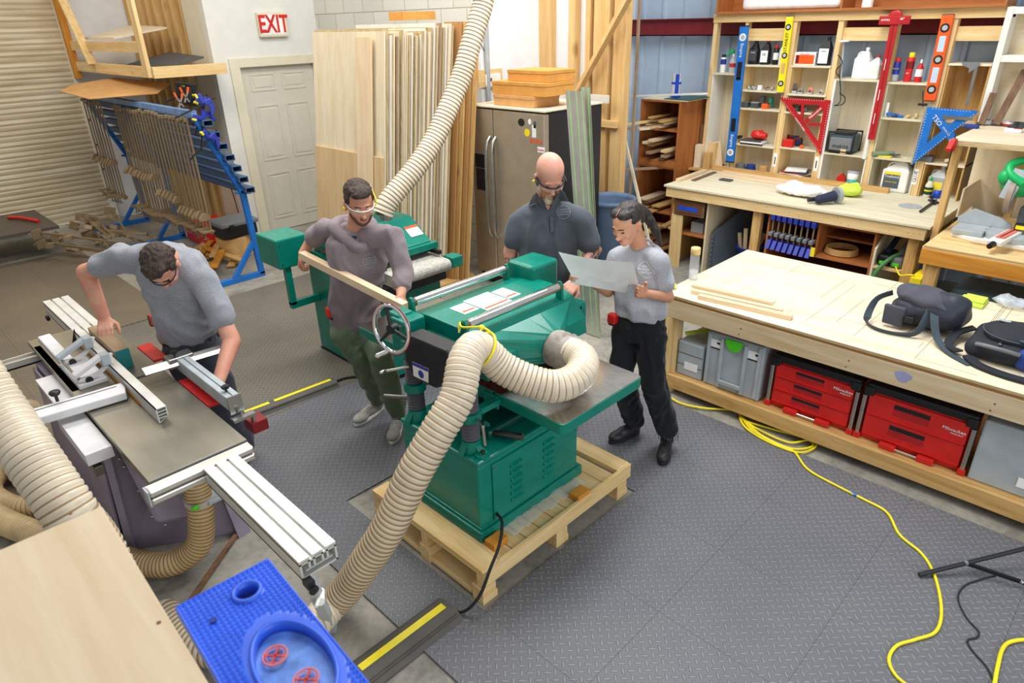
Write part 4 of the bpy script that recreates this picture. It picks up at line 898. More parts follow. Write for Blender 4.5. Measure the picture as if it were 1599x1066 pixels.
hose('dust_hose', [(2.93, 4.35, 1.26), (3.0, 4.34, 1.36), (3.26, 4.3, 1.58), (3.46, 4.3, 1.77), (3.62, 4.3, 1.98), (3.78, 4.3, 2.21), (3.89, 4.3, 2.43), (3.98, 4.3, 2.6), (4.06, 4.3, 2.78), (4.2, 4.3, 3.3)], .083, 'long cream ribbed hose rising from the drum sander to the ceiling', .03)
# ================================================================ plywood sheets leaning at the block wall
ply = [('birch', .018), ('plyedge', .018), ('whitewood', .018), ('plyedge', .012), ('birch', .018), ('greywood', .018), ('whiteply', .012), ('plyedge', .018), ('whitewood', .012), ('birch', .012), ('greywood', .012)]
PX0 = 3.80; PYL, PYR = 6.50, 5.30
rr = random.Random(21); x = PX0+.0; lean = .125
k = 0
while x < 4.62:
    mt_, th_ = ply[k % len(ply)]; th_ += rr.uniform(0, .006); hh = 2.44+rr.uniform(-.05, .02)+(.05 if k > 22 else 0); w0 = rr.uniform(-.02, .05)
    if k == 0: hh = 2.44; w0 = 0; mt_ = 'birch'
    b = B(); n0 = len(b.v); xb = x-lean*2.55; yr = PYR+w0*.6-.0; yl = PYL+(k*.004)
    b.add([(xb, yr, .1), (xb+th_, yr, .1), (xb+th_, yl, .1), (xb, yl, .1), (xb+lean*hh, yr, hh+.1), (xb+lean*hh+th_, yr, hh+.1), (xb+lean*hh+th_, yl, hh+.1), (xb+lean*hh, yl, hh+.1)], [(0, 3, 2, 1), (4, 5, 6, 7), (0, 1, 5, 4), (1, 2, 6, 5), (2, 3, 7, 6), (3, 0, 4, 7)])
    first = k == 0
    if first: lab, gr = 'front birch plywood sheet of the leaning stack, darker below', None
    else: lab, gr = 'thin sheet in the upright plywood stack, its edge showing', 'plywood sheets in the leaning stack'
    single('plywood_sheet', b, mt_+(':z' if first else ''), lab, 'plywood', gr)
    x += th_+rr.choice([.001, .002, .005, .012]); k += 1
for j in range(4):
    xb = x+.03*j-lean*2.55+.02; hh = 2.5; th_ = .02
    b = B().add([(xb, 5.26-.05*j, .1), (xb+th_, 5.26-.05*j, .1), (xb+th_, 5.5, .1), (xb, 5.5, .1)]+[(a+lean*hh, c, hh+.1) for a, c in ((xb, 5.26-.05*j), (xb+th_, 5.26-.05*j), (xb+th_, 5.5), (xb, 5.5))], [(0, 3, 2, 1), (4, 5, 6, 7), (0, 1, 5, 4), (1, 2, 6, 5), (2, 3, 7, 6), (3, 0, 4, 7)])
    single('timber_board', b, 'mdf' if j % 2 == 0 else 'oldpine', 'brown board leaning at the right end of the plywood stack', 'board', 'brown boards right of the plywood')
def leanboard(x, y0, y1, hh, th, mat, label, xoff=-.004, z0=.1, name='timber_board'):
    xb = x-lean*2.55+xoff
    b = B().add([(xb-th, y0, z0), (xb, y0, z0), (xb, y1, z0), (xb-th, y1, z0)]+[(a+lean*hh, c, hh+z0) for a, c in ((xb-th, y0), (xb, y0), (xb, y1), (xb-th, y1))], [(0, 3, 2, 1), (4, 5, 6, 7), (0, 1, 5, 4), (1, 2, 6, 5), (2, 3, 7, 6), (3, 0, 4, 7)])
    return single(name, b, mat, label, 'board', None, .001)
leanboard(PX0, 5.30, 6.49, 1.38, .018, 'ply_tan:z', 'shorter tan plywood sheet leaning on the lower half of the stack', name='plywood_sheet')
leanboard(PX0, 5.44, 5.68, 2.40, .02, 'maple:z', 'long pale planed board leaning against the front plywood sheet', xoff=-.026)
struct('trim_61', B().box((3.4, 5.2, 0), (4.6, 6.6, .098)), 'oldpine')
# brown box up on the stack
a = ox(665, 10, 4.6); single('wooden_crate', B().box((4.35, 5.75, 2.625), (4.75, 5.98, 2.70)), 'tan_box', 'small brown box resting on top of the plywood stack', 'box')
# ================================================================ fridge with boxes
FX0, FX1, FY0, FY1, FZ = 4.70, 5.55, 4.25, 5.25, 1.84
fr = thing('refrigerator', (5.1, 4.75, 0), 'stainless side-by-side refrigerator with stickers and black sides', 'refrigerator')
make('body', B().box((FX0+.08, FY0, .05), (FX1, FY1, FZ)), 'granite', fr, .006)
YS = 4.93
for n_, y0, y1 in (('freezer_door', YS+.004, FY1-.002), ('fridge_door', FY0+.002, YS-.004)):
    d_ = make(n_, B().rbox((FX0, y0, .12), (FX0+.075, y1, FZ-.015), .012, 3), 'fridge_steel:z', fr)
    yy = y0+.035 if n_ == 'freezer_door' else y1-.035; hb = B(); pts = [(FX0-.0, yy, .55), (FX0-.05, yy, .62), (FX0-.065, yy, .8), (FX0-.068, yy, 1.1), (FX0-.065, yy, 1.35), (FX0-.05, yy, 1.5), (FX0-.0, yy, 1.57)]
    make('handle', B().tube(spline(pts), .016, 10), 'steel', d_)
    if n_ == 'freezer_door':
        make('dispenser', B().box((FX0-.004, 5.03, .98), (FX0-.001, 5.21, 1.40)), 'fridge_steel', d_)
        make('dispenser_panel', B().box((FX0-.008, 5.045, 1.25), (FX0-.0045, 5.195, 1.385)), 'black_plastic', d_)
        make('dispenser_recess', B().box((FX0-.007, 5.05, 1.02), (FX0-.0045, 5.19, 1.24)), 'granite', d_)
    else: dorr = d_
make('top_board', B().box((FX0-.01, FY0-.01, FZ+.001), (FX1, FY1+.01, FZ+.016)), 'birch', fr, .001)
make('kick_plate', B().box((FX0+.06, FY0+.01, 0), (FX0+.08, FY1-.01, .11)), 'black_plastic', fr)
def sticker(px, py, w, h, mat, kind='rect', txt=None, col='ink', s=.02):
    p = ox(px, py, FX0-.001); b = B()
    if kind == 'oval': b.prism([(FX0-.001, p.y+w/2*math.cos(a), p.z+h/2*math.sin(a)) for a in [k*PI/12 for k in range(24)]], (-.001, 0, 0))
    else: b.prism([(FX0-.001, p.y-w/2, p.z-h/2), (FX0-.001, p.y+w/2, p.z-h/2), (FX0-.001, p.y+w/2, p.z+h/2), (FX0-.001, p.y-w/2, p.z+h/2)], (-.001, 0, 0))
    st = make('sticker', b, mat, dorr)
    if txt: text(txt, s, (FX0-.003, p.y, p.z), (0, -1, 0), (0, 0, 1), col, st)
sticker(814, 191, .085, .07, 'black_plastic', 'oval'); sticker(827, 190, .04, .05, 'white_plastic', 'oval'); sticker(823, 207, .07, .07, 'yellow', 'oval'); sticker(834, 205, .05, .11, 'white_plastic'); sticker(835, 195, .03, .06, 'dark_grey')
p = ox(837, 221, FX0); text('BORA', .062, (FX0-.002, p.y, p.z), (0, -1, 0), (0, 0, 1), 'orange', dorr, ext=1)
sticker(845, 234, .09, .05, 'paper', txt='Quality', col='red_label', s=.028)
for k, (y0, y1, x0, x1, z, h, mt_, lab) in enumerate(((4.46, 4.98, 4.78, 5.15, 0, .10, 'cardboard', 'low brown cardboard box at the bottom of the fridge-top stack'), (4.32, 5.02, 4.80, 5.2, .102, .115, 'tan_box', 'wide tan box in the middle of the fridge-top stack'), (4.35, 4.86, 4.86, 5.25, .219, .10, 'tan_box', 'tan lidded box on top of the fridge-top stack'))):
    zz = FZ+.018+z; bx_ = thing('cardboard_box', ((x0+x1)/2, (y0+y1)/2, zz), lab, 'box')
    make('box_body', B().box((x0, y0, zz), (x1, y1, zz+h-.03)), mt_, bx_, .002); make('box_lid', B().box((x0-.004, y0-.004, zz+h-.03), (x1+.004, y1+.004, zz+h)), mt_, bx_, .002)
# thermostat
p = oy(765, 112, RY-.1); th_ = thing('thermostat', (p.x, RY-.1, p.z), 'small white thermostat on a plywood board above the fridge', 'thermostat')
q0, q1 = oy(745, 110, RY-.1), oy(783, 133, RY-.1)
make('backing_board', B().box((q0.x, RY-.118, q1.z), (q1.x, RY-.1005, q0.z)), 'pine', th_)
r0, r1 = oy(758, 116, RY-.13), oy(781, 134, RY-.13)
make('casing', B().rbox((r0.x, RY-.15, r1.z), (r1.x, RY-.119, r0.z), .01), 'white_plastic', th_); make('display', B().box((r0.x+.04, RY-.152, (r0.z+r1.z)/2-.01), (r0.x+.075, RY-.1505, (r0.z+r1.z)/2+.025)), 'dark_grey', th_)
make('wire', B().tube(spline([(r0.x+.05, RY-.12, r0.z), (r0.x+.07, RY-.11, r0.z+.12), (r0.x-.02, RY-.11, r0.z+.28), (r0.x-.2, RY-.11, r0.z+.42)]), .004, 6), 'brown', th_)
p = oy(738, 200, RY-.16); single('conduit', B().cyl((BX+.06, RY-.14, 0), (BX+.06, RY-.14, 4.5), .025, n=12), 'grey_plastic', 'grey conduit running up the wall between plywood and fridge', 'conduit')
plain('soft_lime', '8ed070', .5)
# green and white track saw rails leaning on the fridge side
for k, (pt, pb, wdt, lab) in enumerate((((897, 142), (935, 470), .20, 'wide silver track saw rail with green strips leaning beside the fridge'), ((914, 136), (945, 500), .10, 'second silver rail with a green strip, behind the wider one'))):
    X_ = 4.62+k*.0; a = ox(pt[0], pt[1], 4.66+k*.05); c = ox(pb[0]-15, pb[1], 4.42+k*.05); c2 = a+(c-a)*1.02
    base = c+(c-a).normalized()*0; d_ = (c-a); tt_ = (a.z-.01)/(a.z-c.z); foot = a+d_*tt_
    rl = thing('guide_rail', foot, lab, 'guide rail')
    sd = Vector((0, 1, 0)); dn = (a-foot).normalized(); nn = dn.cross(sd).normalized()
    def strip(o0, o1, t0, t1): return B().prism([foot+sd*o0+nn*t0, foot+sd*o1+nn*t0, foot+sd*o1+nn*t1, foot+sd*o0+nn*t1], (a-foot))
    make('aluminium_profile', strip(-wdt/2, wdt/2, -.004, .0), 'aluminium', rl)
    for o0 in ((-wdt*.40, -wdt*.1, wdt*.30) if k == 0 else (-wdt*.3, wdt*.2)):
        make('green_strip', strip(o0, o0+.006, .0, .0015), 'soft_lime', rl); make('green_strip', strip(o0, o0+.006, -.0055, -.004), 'soft_lime', rl)
        make('raised_rib', strip(o0+.03, o0+.036, -.007, -.004), 'aluminium', rl)
# black stone slab beside the fridge
s0 = onb = ox(925, 163, 5.0)
# trash can
cp_ = Vector((5.85, 4.33, 0)); cn = thing('trash_can', tuple(cp_), 'blue-grey round plastic trash can behind the fridge', 'trash can')
make('can_body', B().lathe([(.2, 0), (.215, .02), (.255, .78), (.27, .80), (.285, .80), (.285, .84), (.262, .845), (.25, .80), (.2, .05), (0, .05)], cp_, n=32), 'can_blue', cn)
for a in (-2.2, .9): make('can_handle', B().rbox((-.05, -.02, 0), (.05, .03, .06), .01).xf(Matrix.Translation(cp_+Vector((.285*math.cos(a), .285*math.sin(a), .72))) @ Matrix.Rotation(a+PI/2, 4, 'Z')), 'can_blue', cn)
# cable covers with yellow stripes
def cover(x0, x1, yc, w, z, label, ang=0, gap=None):
    c = thing('cable_cover', ((x0+x1)/2, yc, z), label, 'cable cover'); mid = ((x0+x1)/2, yc, 0)
    pr = [(-w/2, 0), (-w/2+.01, .012), (-w*.32, .030), (-w*.12, .040), (w*.12, .040), (w*.32, .030), (w/2-.01, .012), (w/2, 0)]
    b = B().prism([(x0, yc+a, z+h) for a, h in pr], (x1-x0, 0, 0)); 
    for a in (-w*.40, -w*.33, -w*.26): b.box((x0+.01, yc+a, z+.012+(a+w/2)*.12), (x1-.01, yc+a+.006, z+.030+(a+w/2)*.05))
    make('ramp', b.rot(ang, mid), 'dark_rubber_grey' if 'dark_rubber_grey' in MATS else plain('dark_rubber_grey', '57544f', .65), c)
    segs = [(x0+.03, x1-.03)] if not gap else [(x0+.03, gap-.02), (gap+.02, x1-.03)]
    for s0_, s1_ in segs: make('yellow_stripe', B().box((s0_, yc-w*.10+.01, z+.0405), (s1_, yc+w*.10+.01, z+.042)).rot(ang, mid), 'yellow', c)
cover(.90, 1.44, 1.93, .19, MZ+.0005, 'grey rubber cable cover with yellow stripe below the dust hose')
cover(1.42, 2.30, 4.37, .16, MZ+.0005, 'grey rubber cable cover with yellow stripe between the two men', -.06, gap=1.78)
single('power_cable', B().tube(spline([(2.3, 4.35, .022), (2.42, 4.33, .022), (2.56, 4.2, .022)]), .01, 8), 'black_rubber', 'short black cable from the far cable cover to the sander', 'cable')
# ================================================================ big assembly table
AX0, AX1, AY0, AY1, AZ = 3.95, 5.25, -.6, 2.43, .80
at_ = thing('assembly_table', (4.6, .9, 0), 'long low workbench with pale plywood top scored by pencil and saw lines', 'workbench')
tp = make('table_top', B().box((AX0, AY0, AZ-.019), (AX1, AY1, AZ)), 'birch', at_, .001)
make('top_edge', B().box((AX0-.003, AY0, AZ-.017), (AX0, AY1, AZ-.001)), 'plyedge', tp)
make('underlayer', B().box((AX0+.01, AY0, AZ-.037), (AX1-.01, AY1-.01, AZ-.02)), 'mdf', at_)
plain('pencil_line', '7a6a52', .8); lb = B(); rr = random.Random(4)
for k in range(34):
    x = rr.uniform(4.0, 5.1); y = rr.uniform(.15, 2.3); L = rr.choice([.1, .3, .5, .9]); 
    if k < 22: lb.box((x, y, AZ), (min(x+L, AX1-.02), y+.0025, AZ+.0006))
    else: lb.box((x, max(y-L, .0), AZ), (x+.003, y, AZ+.0006))
make('pencil_lines', lb, 'pencil_line', tp)
make('apron_board', B().box((AX0-.0, AY0, .628), (AX0+.038, AY1, AZ-.038)), 'whitewash', at_, .003)
make('paint_smear', B().prism([(AX0-.0006, .86-.05*k, .72-.0) for k in ()] or [(AX0-.0008, .80+.045*math.cos(a)*(1+.2*math.sin(3*a)), .70+.035*math.sin(a)) for a in [k*PI/8 for k in range(16)]], (.001, 0, 0)), plain('violet_smear', '9c9cc4', .8), at_)
make('apron_board', B().box((AX1-.04, AY0, .64), (AX1-.002, AY1, AZ-.038)), 'pine', at_, .003)
make('end_apron', B().box((AX0+.039, AY1-.038, .64), (AX1-.041, AY1, AZ-.038)), 'pine', at_, .003)
make('bottom_rail', B().box((AX0, AY0, .06), (AX0+.038, AY1-.0, .165)), 'oldpine', at_, .003)
make('bottom_rail', B().box((AX1-.04, AY0, .06), (AX1-.002, AY1, .165)), 'oldpine', at_, .003)
make('lower_shelf', B().box((AX0+.039, AY0, .145), (AX1-.041, AY1-.04, .165)), 'oldpine', at_)
for x in (AX0+.039, AX1-.13):
    for y in (AY1-.13, AY0+.05): make('leg', B().box((x, y, 0), (x+.088, y+.088, .76)), 'pine', at_, .003)
make('corner_post', B().box((AX0+.0, AY1-.10, .166), (AX0+.037, AY1-.002, .627)), 'pine', at_, .003)
for y in (.35, 1.1, 1.8):
    b = B().cyl((AX0-.001, y, .70), (AX0+.002, y, .70), .005, n=8).cyl((AX0-.001, y+.01, .655), (AX0+.002, y+.01, .655), .005, n=8); make('screw', b, 'brown', at_)
SZ = .166
# grey cases on the lower shelf
def case_grey(y0, y1, z0, z1, label, big=False, x0=4.01, x1=4.40):
    c = thing('storage_case', ((x0+x1)/2, (y0+y1)/2, z0), label, 'storage case')
    make('body', B().rbox((x0, y0, z0), (x1, y1, z1), .012), 'grey_plastic', c, 0)
    if big:
        for y in (y0+.015, y1-.035): make('corner_rib', B().box((x0-.012, y, z0+.02), (x0, y+.022, z1-.01)), 'grey_plastic', c, .003)
        for y in (y0+.115, y1-.135): make('corner_rib', B().box((x0-.02, y, z0+.02), (x0, y+.02, z1-.02)), 'grey_plastic', c, .003)
        make('carry_bar', B().box((x0-.03, y0+.13, z0+.05), (x0-.008, y1-.13, z0+.08)), 'grey_plastic', c, .004)
        ym = (y0+y1)/2; make('green_latch', B().prism([(x0-.012, ym+.065*math.cos(a), z1-.01+.085*math.sin(a)) for a in [PI+k*PI/12 for k in range(13)]], (-.008, 0, 0)), 'lime', c)
        for yy in (y0+.07, y1-.07):
            lb_ = make('label_plate', B().box((x0-.002, yy-.042, z1-.12), (x0-.0005, yy+.042, z1-.05)), 'paper', c)
            make('label_print', B().box((x0-.003, yy-.04, z1-.12), (x0-.002, yy+.04, z1-.11)).box((x0-.003, yy-.035, z1-.08), (x0-.002, yy-.01, z1-.065)), 'ink', lb_)
    else:
        for k in range(1, 3 if z1 < .5 else 1):
            zz = z0+(z1-z0)*k/3; make('seam', B().box((x0-.002, y0+.005, zz-.002), (x0+.001, y1-.005, zz+.002)), 'dark_grey', c)
        yy = (y0+y1)/2; make('label_plate', B().box((x0-.003, yy-.07, z0+.06), (x0-.0015, yy+.04, z0+.12)), 'paper', c)
    return c
case_grey(2.08, 2.29, SZ, .44, 'low grey storage case at the left end of the workbench shelf')
case_grey(1.64, 2.065, SZ-.0, .585, 'tall grey storage case with a round green latch under the workbench', True)
case_grey(-.15, .372, SZ, .56, 'plain grey storage case at the right end under the workbench', x0=4.02)
single('wood_strip', B().beam((4.10, 2.29, .46), (4.36, 2.06, .50), .03, .02), 'lime_cloth', 'green-stained strip lying on the low grey case', 'strip')
def red_case(y0, y1, rows, label):
    z0, z1, x0, x1 = SZ, .555, 4.03, 4.45
    c = thing('drawer_case', ((x0+x1)/2, (y0+y1)/2, z0), label, 'tool box')
    make('shell', B().rbox((x0+.02, y0+.03, z0), (x1, y1-.03, z1-.05), .01), 'red_plastic', c)
    make('black_top', B().rbox((x0+.005, y0+.005, z1-.055), (x1, y1-.005, z1), .015).rbox((x0-.005, y0+.0, z1-.08), (x0+.05, y0+.06, z1-.02), .01).rbox((x0-.005, y1-.06, z1-.08), (x0+.05, y1, z1-.02), .01), 'black_plastic', c)
    for y in (y0+.012, y1-.012):
        make('side_bar', B().cyl((x0+.005, y, z0+.03), (x0+.005, y, z1-.08), .014, n=12), 'steel', c)
        make('red_foot', B().rbox((x0-.012, y-.02, z0), (x0+.05, y+.02, z0+.04), .006), 'red_plastic', c)
    hh = (z1-.06-z0-.045)/rows
    for r in range(rows):
        za = z0+.045+r*hh; d_ = make('drawer', B().rbox((x0, y0+.035, za+.003), (x0+.03, y1-.035, za+hh-.003), .006), 'red_plastic', c)
        w = (y1-y0); ya, yb = y0+w*.38, y1-w*.30
        make('handle_recess', B().box((x0-.001, ya, za+hh*.30), (x0+.001, yb, za+hh*.82)), 'red_paint', d_)
        make('handle_slot', B().box((x0-.002, ya, za+hh*.62), (x0-.0005, yb, za+hh*.82)), 'black_plastic', d_)
        make('drawer_lip', B().box((x0-.008, y0+.04, za+.004), (x0, y1-.04, za+.012)), 'red_plastic', d_)
    ym = (y0+y1)/2
    [make('bottom_latch', B().rbox((x0-.035, q0, z0+.002), (x0+.01, q0+.09, z0+.04), .006), 'red_plastic', c) for q0 in (ym-.15, ym+.06)]
    make('latch_rod', B().cyl((x0-.02, ym-.06, z0+.02), (x0-.02, ym+.06, z0+.02), .007, n=10), 'chrome', c)
    zz = z1-.06-hh*.45
    text('Milwaukee', .028, (x0-.002, y0+w*.17, zz), (0, -1, 0), (0, 0, 1), 'white_plastic', c); text('PACKOUT', .014, (x0-.002, y0+w*.14, zz-.022), (0, -1, 0), (0, 0, 1), 'white_plastic', c)
red_case(1.02, 1.59, 3, 'red three-drawer tool box under the workbench, left of the pair')
red_case(.395, 1.0, 2, 'red two-drawer tool box under the workbench, right of the pair')
# boards, bottle and cloths on the table
for k, (p, q, z, w, lab) in enumerate((((4.13, 2.27), (4.20, 1.72), 0, .055, 'rough planed strip, rearmost of the three on the workbench'), ((4.08, 2.26), (4.145, 1.62), .0, .045, 'planed strip, middle one of the three on the workbench'), ((4.02, 2.17), (4.085, 1.53), .0, .045, 'planed strip nearest the workbench front edge'))):
    single('timber_board', B().beam((p[0], p[1], AZ+.0155+z), (q[0], q[1], AZ+.0155+z), w, .029), 'maple', lab, 'board', None, .001)
single('timber_board', B().beam((4.12, 2.28, AZ+.042), (4.185, 1.70, AZ+.042), .05, .02), 'maple', 'upper planed strip stacked on the rearmost workbench strip', 'board', None, .001)
bp = oz(1082, 436, AZ); bt = thing('water_bottle', tuple(bp), 'clear glass bottle with a bamboo lid on the workbench corner', 'bottle')
make('glass_body', B().lathe([(.0, 0), (.033, 0), (.035, .01), (.035, .19), (.030, .205)], bp, n=24), 'clear_glass', bt)
make('water', B().lathe([(0, .006), (.031, .006), (.031, .075), (0, .075)], bp, n=24), 'clear_plastic', bt)
make('bamboo_lid', B().lathe([(.0, .2), (.036, .2), (.036, .245), (.034, .25), (0, .25)], bp, n=24), 'pine', bt)
def rag(name, c, rx, ry, rz, mat, label, cat='cloth', seed=1, vox=.012):
    b = B(); rr = random.Random(seed)
    b.ell((c[0], c[1], c[2]+rz*.35), (rx, ry, rz*.5))
    for k in range(7): b.ell((c[0]+rr.uniform(-.6, .6)*rx, c[1]+rr.uniform(-.6, .6)*ry, c[2]+rz*rr.uniform(.3, .7)), (rx*.4, ry*.35, rz*.45))
    f = shake(fuse(b, vox, 2), .012, 28, seed); zm = min(v.z for v in f.v); f.v = [v+Vector((0, 0, c[2]-zm+.001)) for v in f.v]
    return single(name, f, mat, label, cat)
p = oz(1522, 474, AZ); single('cloth', B().rbox((p.x-.09, p.y-.06, AZ+.001), (p.x+.09, p.y+.09, AZ+.022), .006).rbox((p.x-.05, p.y-.055, AZ+.022), (p.x+.085, p.y+.07, AZ+.036), .006), 'lime_cloth', 'folded lime green cloth on the workbench behind the dark bag', 'cloth')
p = oz(1577, 478, AZ); rag('plastic_bag', (p.x, p.y, AZ), .09, .11, .05, 'clear_plastic', 'crinkled clear plastic bag at the back right of the workbench', 'bag', 5)
p = oz(1048, 450, AZ); rag('cloth', (p.x, p.y, AZ), .035, .05, .03, 'lime_cloth', 'small yellow-green cloth at the left end of the workbench', 'cloth', 8)
# dark shoulder bag
c = Vector((4.52, .86, AZ)); bg_ = thing('shoulder_bag', tuple(c), 'slumped dark grey shoulder bag with a wide strap on the workbench', 'bag')
b = B(); b.ell(c+Vector((0, -.03, .12)), (.15, .17, .12), None, 3); b.ell(c+Vector((-.02, .10, .10)), (.13, .12, .10), None, 3); b.ell(c+Vector((.02, -.12, .13)), (.12, .09, .12), None, 3)
f = shake(fuse(b, .012, 4), .016, 11, 3); f.v = [Vector((v.x, v.y, max(v.z, AZ+.001))) for v in f.v]; make('bag_body', f, plain('bag_navy', '2c303c', .55), bg_)
b = B(); b.ell(c+Vector((0, .03, .19)), (.15, .19, .06), Matrix.Rotation(.12, 3, 'X'), 3); f = shake(fuse(b, .012, 4), .02, 10, 5); make('top_flap', f, 'bag_grey', bg_)
b = B().rbox((c.x-.16, c.y+.10, c.z+.02), (c.x-.13, c.y+.22, c.z+.15), .01); make('front_pocket', shake(b, .006, 12), 'bag_grey', bg_)
make('buckle', B().rbox((c.x-.18, c.y+.04, c.z+.07), (c.x-.155, c.y+.09, c.z+.105), .004), 'black_plastic', bg_)
def strap(pts, w, mat, parent, th=.004, name='strap', flat=Vector((0, 0, 1))):
    P_ = resample(spline(pts, 10), .02); b = B(); vs = []
    for i, p in enumerate(P_):
        d = (P_[min(i+1, len(P_)-1)]-P_[max(i-1, 0)]).normalized(); sd = d.cross(flat)
        sd = sd.normalized() if sd.length > .05 else Vector((1, 0, 0)); nn = sd.cross(d).normalized()
        vs += [p-sd*w/2-nn*th/2, p+sd*w/2-nn*th/2, p+sd*w/2+nn*th/2, p-sd*w/2+nn*th/2]
    b.add(vs, [(i*4+k, i*4+(k+1) % 4, i*4+4+(k+1) % 4, i*4+4+k) for i in range(len(P_)-1) for k in range(4)]); b.add(vs[:4], [(3, 2, 1, 0)]); b.add(vs[-4:], [(0, 1, 2, 3)])
    return make(name, b, mat, parent)
S_ = plain('strap_grey', '3e4a54', .7)
strap([c+Vector(v) for v in ((-.04, .22, .19), (-.10, .29, .14), (-.20, .29, .03), (-.26, .20, .01), (-.25, .08, .012), (-.21, .0, .04), (-.14, -.02, .14), (-.10, -.02, .21))], .045, S_, bg_, flat=Vector((1, .3, .6)))
strap([c+Vector(v) for v in ((-.06, -.03, .21), (-.16, -.06, .13), (-.24, -.12, .04), (-.33, -.22, .01), (-.40, -.33, .006))], .045, S_, bg_)
# backpack
c = Vector((4.40, .41, AZ)); bk = thing('backpack', tuple(c), 'black and blue backpack lying on the workbench at the right edge', 'backpack')
b = B().rbox((c.x-.20, c.y-.26, AZ+.01), (c.x+.18, c.y+.19, AZ+.12), .05, 4); f = shake(fuse(b, .012, 5), .012, 9, 7); make('main_compartment', f, 'bag_black', bk)
b = B().ell(c+Vector((.0, -.02, .135)), (.16, .17, .055), None, 3); f = shake(fuse(b, .012, 3), .008, 12, 2); make('front_pocket', f, 'bag_black', bk)
make('pocket_piping', B().tube([c+Vector((.155*math.cos(a), -.02+.165*math.sin(a), .145)) for a in [k*PI/20 for k in range(40)]], .005, 6, closed=True), S_, bk)
b = B().rbox((c.x-.205, c.y-.26, AZ+.012), (c.x-.05, c.y-.06, AZ+.125), .03, 3); make('blue_side_panel', b, 'bag_blue', bk)
make('blue_flap', B().rbox((c.x+.0, c.y-.2, AZ+.15), (c.x+.12, c.y-.08, AZ+.185), .015), 'bag_blue', bk)
make('emblem', B().prism([c+Vector((.03+.016*math.cos(a), .06+.03*math.sin(a), .188)) for a in [k*PI/8 for k in range(16)]], (0, 0, .003)), 'grey_plastic', bk)
make('carry_handle', B().tube(spline([c+Vector(v) for v in ((-.19, .13, .1), (-.235, .08, .12), (-.24, -.02, .12), (-.20, -.07, .10))]), .012, 8), 'mid_grey', bk)
make('zip_pull', B().rbox((c.x-.18, c.y+.02, AZ+.12), (c.x-.14, c.y+.035, AZ+.13), .003), 'steel', bk)
strap([c+Vector(v) for v in ((.10, .20, .08), (.02, .27, .05), (-.12, .27, .02), (-.19, .20, .03))], .05, 'bag_black', bk, .01)
strap([c+Vector(v) for v in ((-.2, .15, .02), (-.27, .08, .012), (-.31, -.08, .012), (-.29, -.25, .012), (-.2, -.38, .012))], .06, 'bag_black', bk, .014)
strap([c+Vector(v) for v in ((-.14, -.05, .16), (-.16, -.18, .14), (-.13, -.3, .08))], .03, S_, bk)

# ================================================================ long back bench
BX0, BX1, BY0, BY1, BZ = 6.43, 7.79, 1.41, 4.02, .93
bb_ = thing('work_bench', (7.1, 2.7, 0), 'long pale wooden bench along the tool shelves with a nail-holed front board', 'workbench')
make('bench_top', B().box((BX0-.02, BY0-.03, BZ-.022), (BX1, BY1, BZ)), 'whiteply', bb_, .002)
make('front_board', B().box((BX0, BY0, BZ-.13), (BX0+.04, BY1-.02, BZ-.023)), 'pine', bb_, .003)
make('end_board', B().box((BX0+.041, BY0, BZ-.13), (BX1, BY0+.04, BZ-.023)), 'pine', bb_, .003)
make('end_board', B().box((BX0+.041, BY1-.06, BZ-.13), (BX1, BY1-.02, BZ-.023)), 'pine', bb_, .003)
rr = random.Random(9)
nb = B()
for k in range(26): nb.cyl((BX0-.0008, rr.uniform(BY0+.02, BY1-.05), rr.uniform(BZ-.12, BZ-.03)), (BX0+.001, nb.v[-1].y if nb.v else 2, BZ-.07), .001, n=3) if False else None
for k in range(24):
    y = rr.uniform(BY0+.03, BY1-.06); z = rr.uniform(BZ-.115, BZ-.035); make('nail_hole', B().cyl((BX0-.0008, y, z), (BX0+.001, y, z), .004, n=6), 'brown', bb_)
for y in (BY0+.04, 2.9): make('leg', B().box((BX0+.05, y, 0), (BX0+.12, y+.09, BZ-.131)), 'oldpine', bb_, .003)
make('leg', B().box((7.5, BY0+.04, 0), (7.6, BY0+.13, BZ-.131)), 'oldpine', bb_)
# drawer cabinet under its left end
dc = thing('drawer_cabinet', (6.8, 3.72, 0), 'tan base cabinet with one dark drawer front under the bench left end', 'cabinet')
make('side_panel', B().box((6.50, 3.50, 0), (7.4, 3.52, BZ-.135)), 'birch:z', dc); make('side_panel', B().box((6.50, 3.92, 0), (7.4, 3.94, BZ-.135)), 'oldpine:z', dc)
make('back_panel', B().box((7.38, 3.521, 0), (7.4, 3.919, BZ-.135)), 'birch', dc); make('shelf', B().box((6.52, 3.521, .38), (7.37, 3.919, .40)), 'cherry', dc); make('face_frame', B().box((6.49, 3.80, 0), (6.505, 3.94, .60)), 'pine:z', dc)
dd = make('drawer_front', B().rbox((6.475, 3.54, .615), (6.498, 3.91, .775), .004), 'walnut', dc); make('drawer_moulding', B().box((6.466, 3.565, .64), (6.475, 3.885, .755)), 'brown', dd, .004)
make('blue_tape', B().box((6.4635, 3.61, .67), (6.4655, 3.85, .715)), 'blue_plastic', dd)
single('small_box', B().rbox((6.6, 3.6, .401), (6.8, 3.75, .52), .004), 'grey_plastic', 'grey box standing inside the base cabinet', 'box')
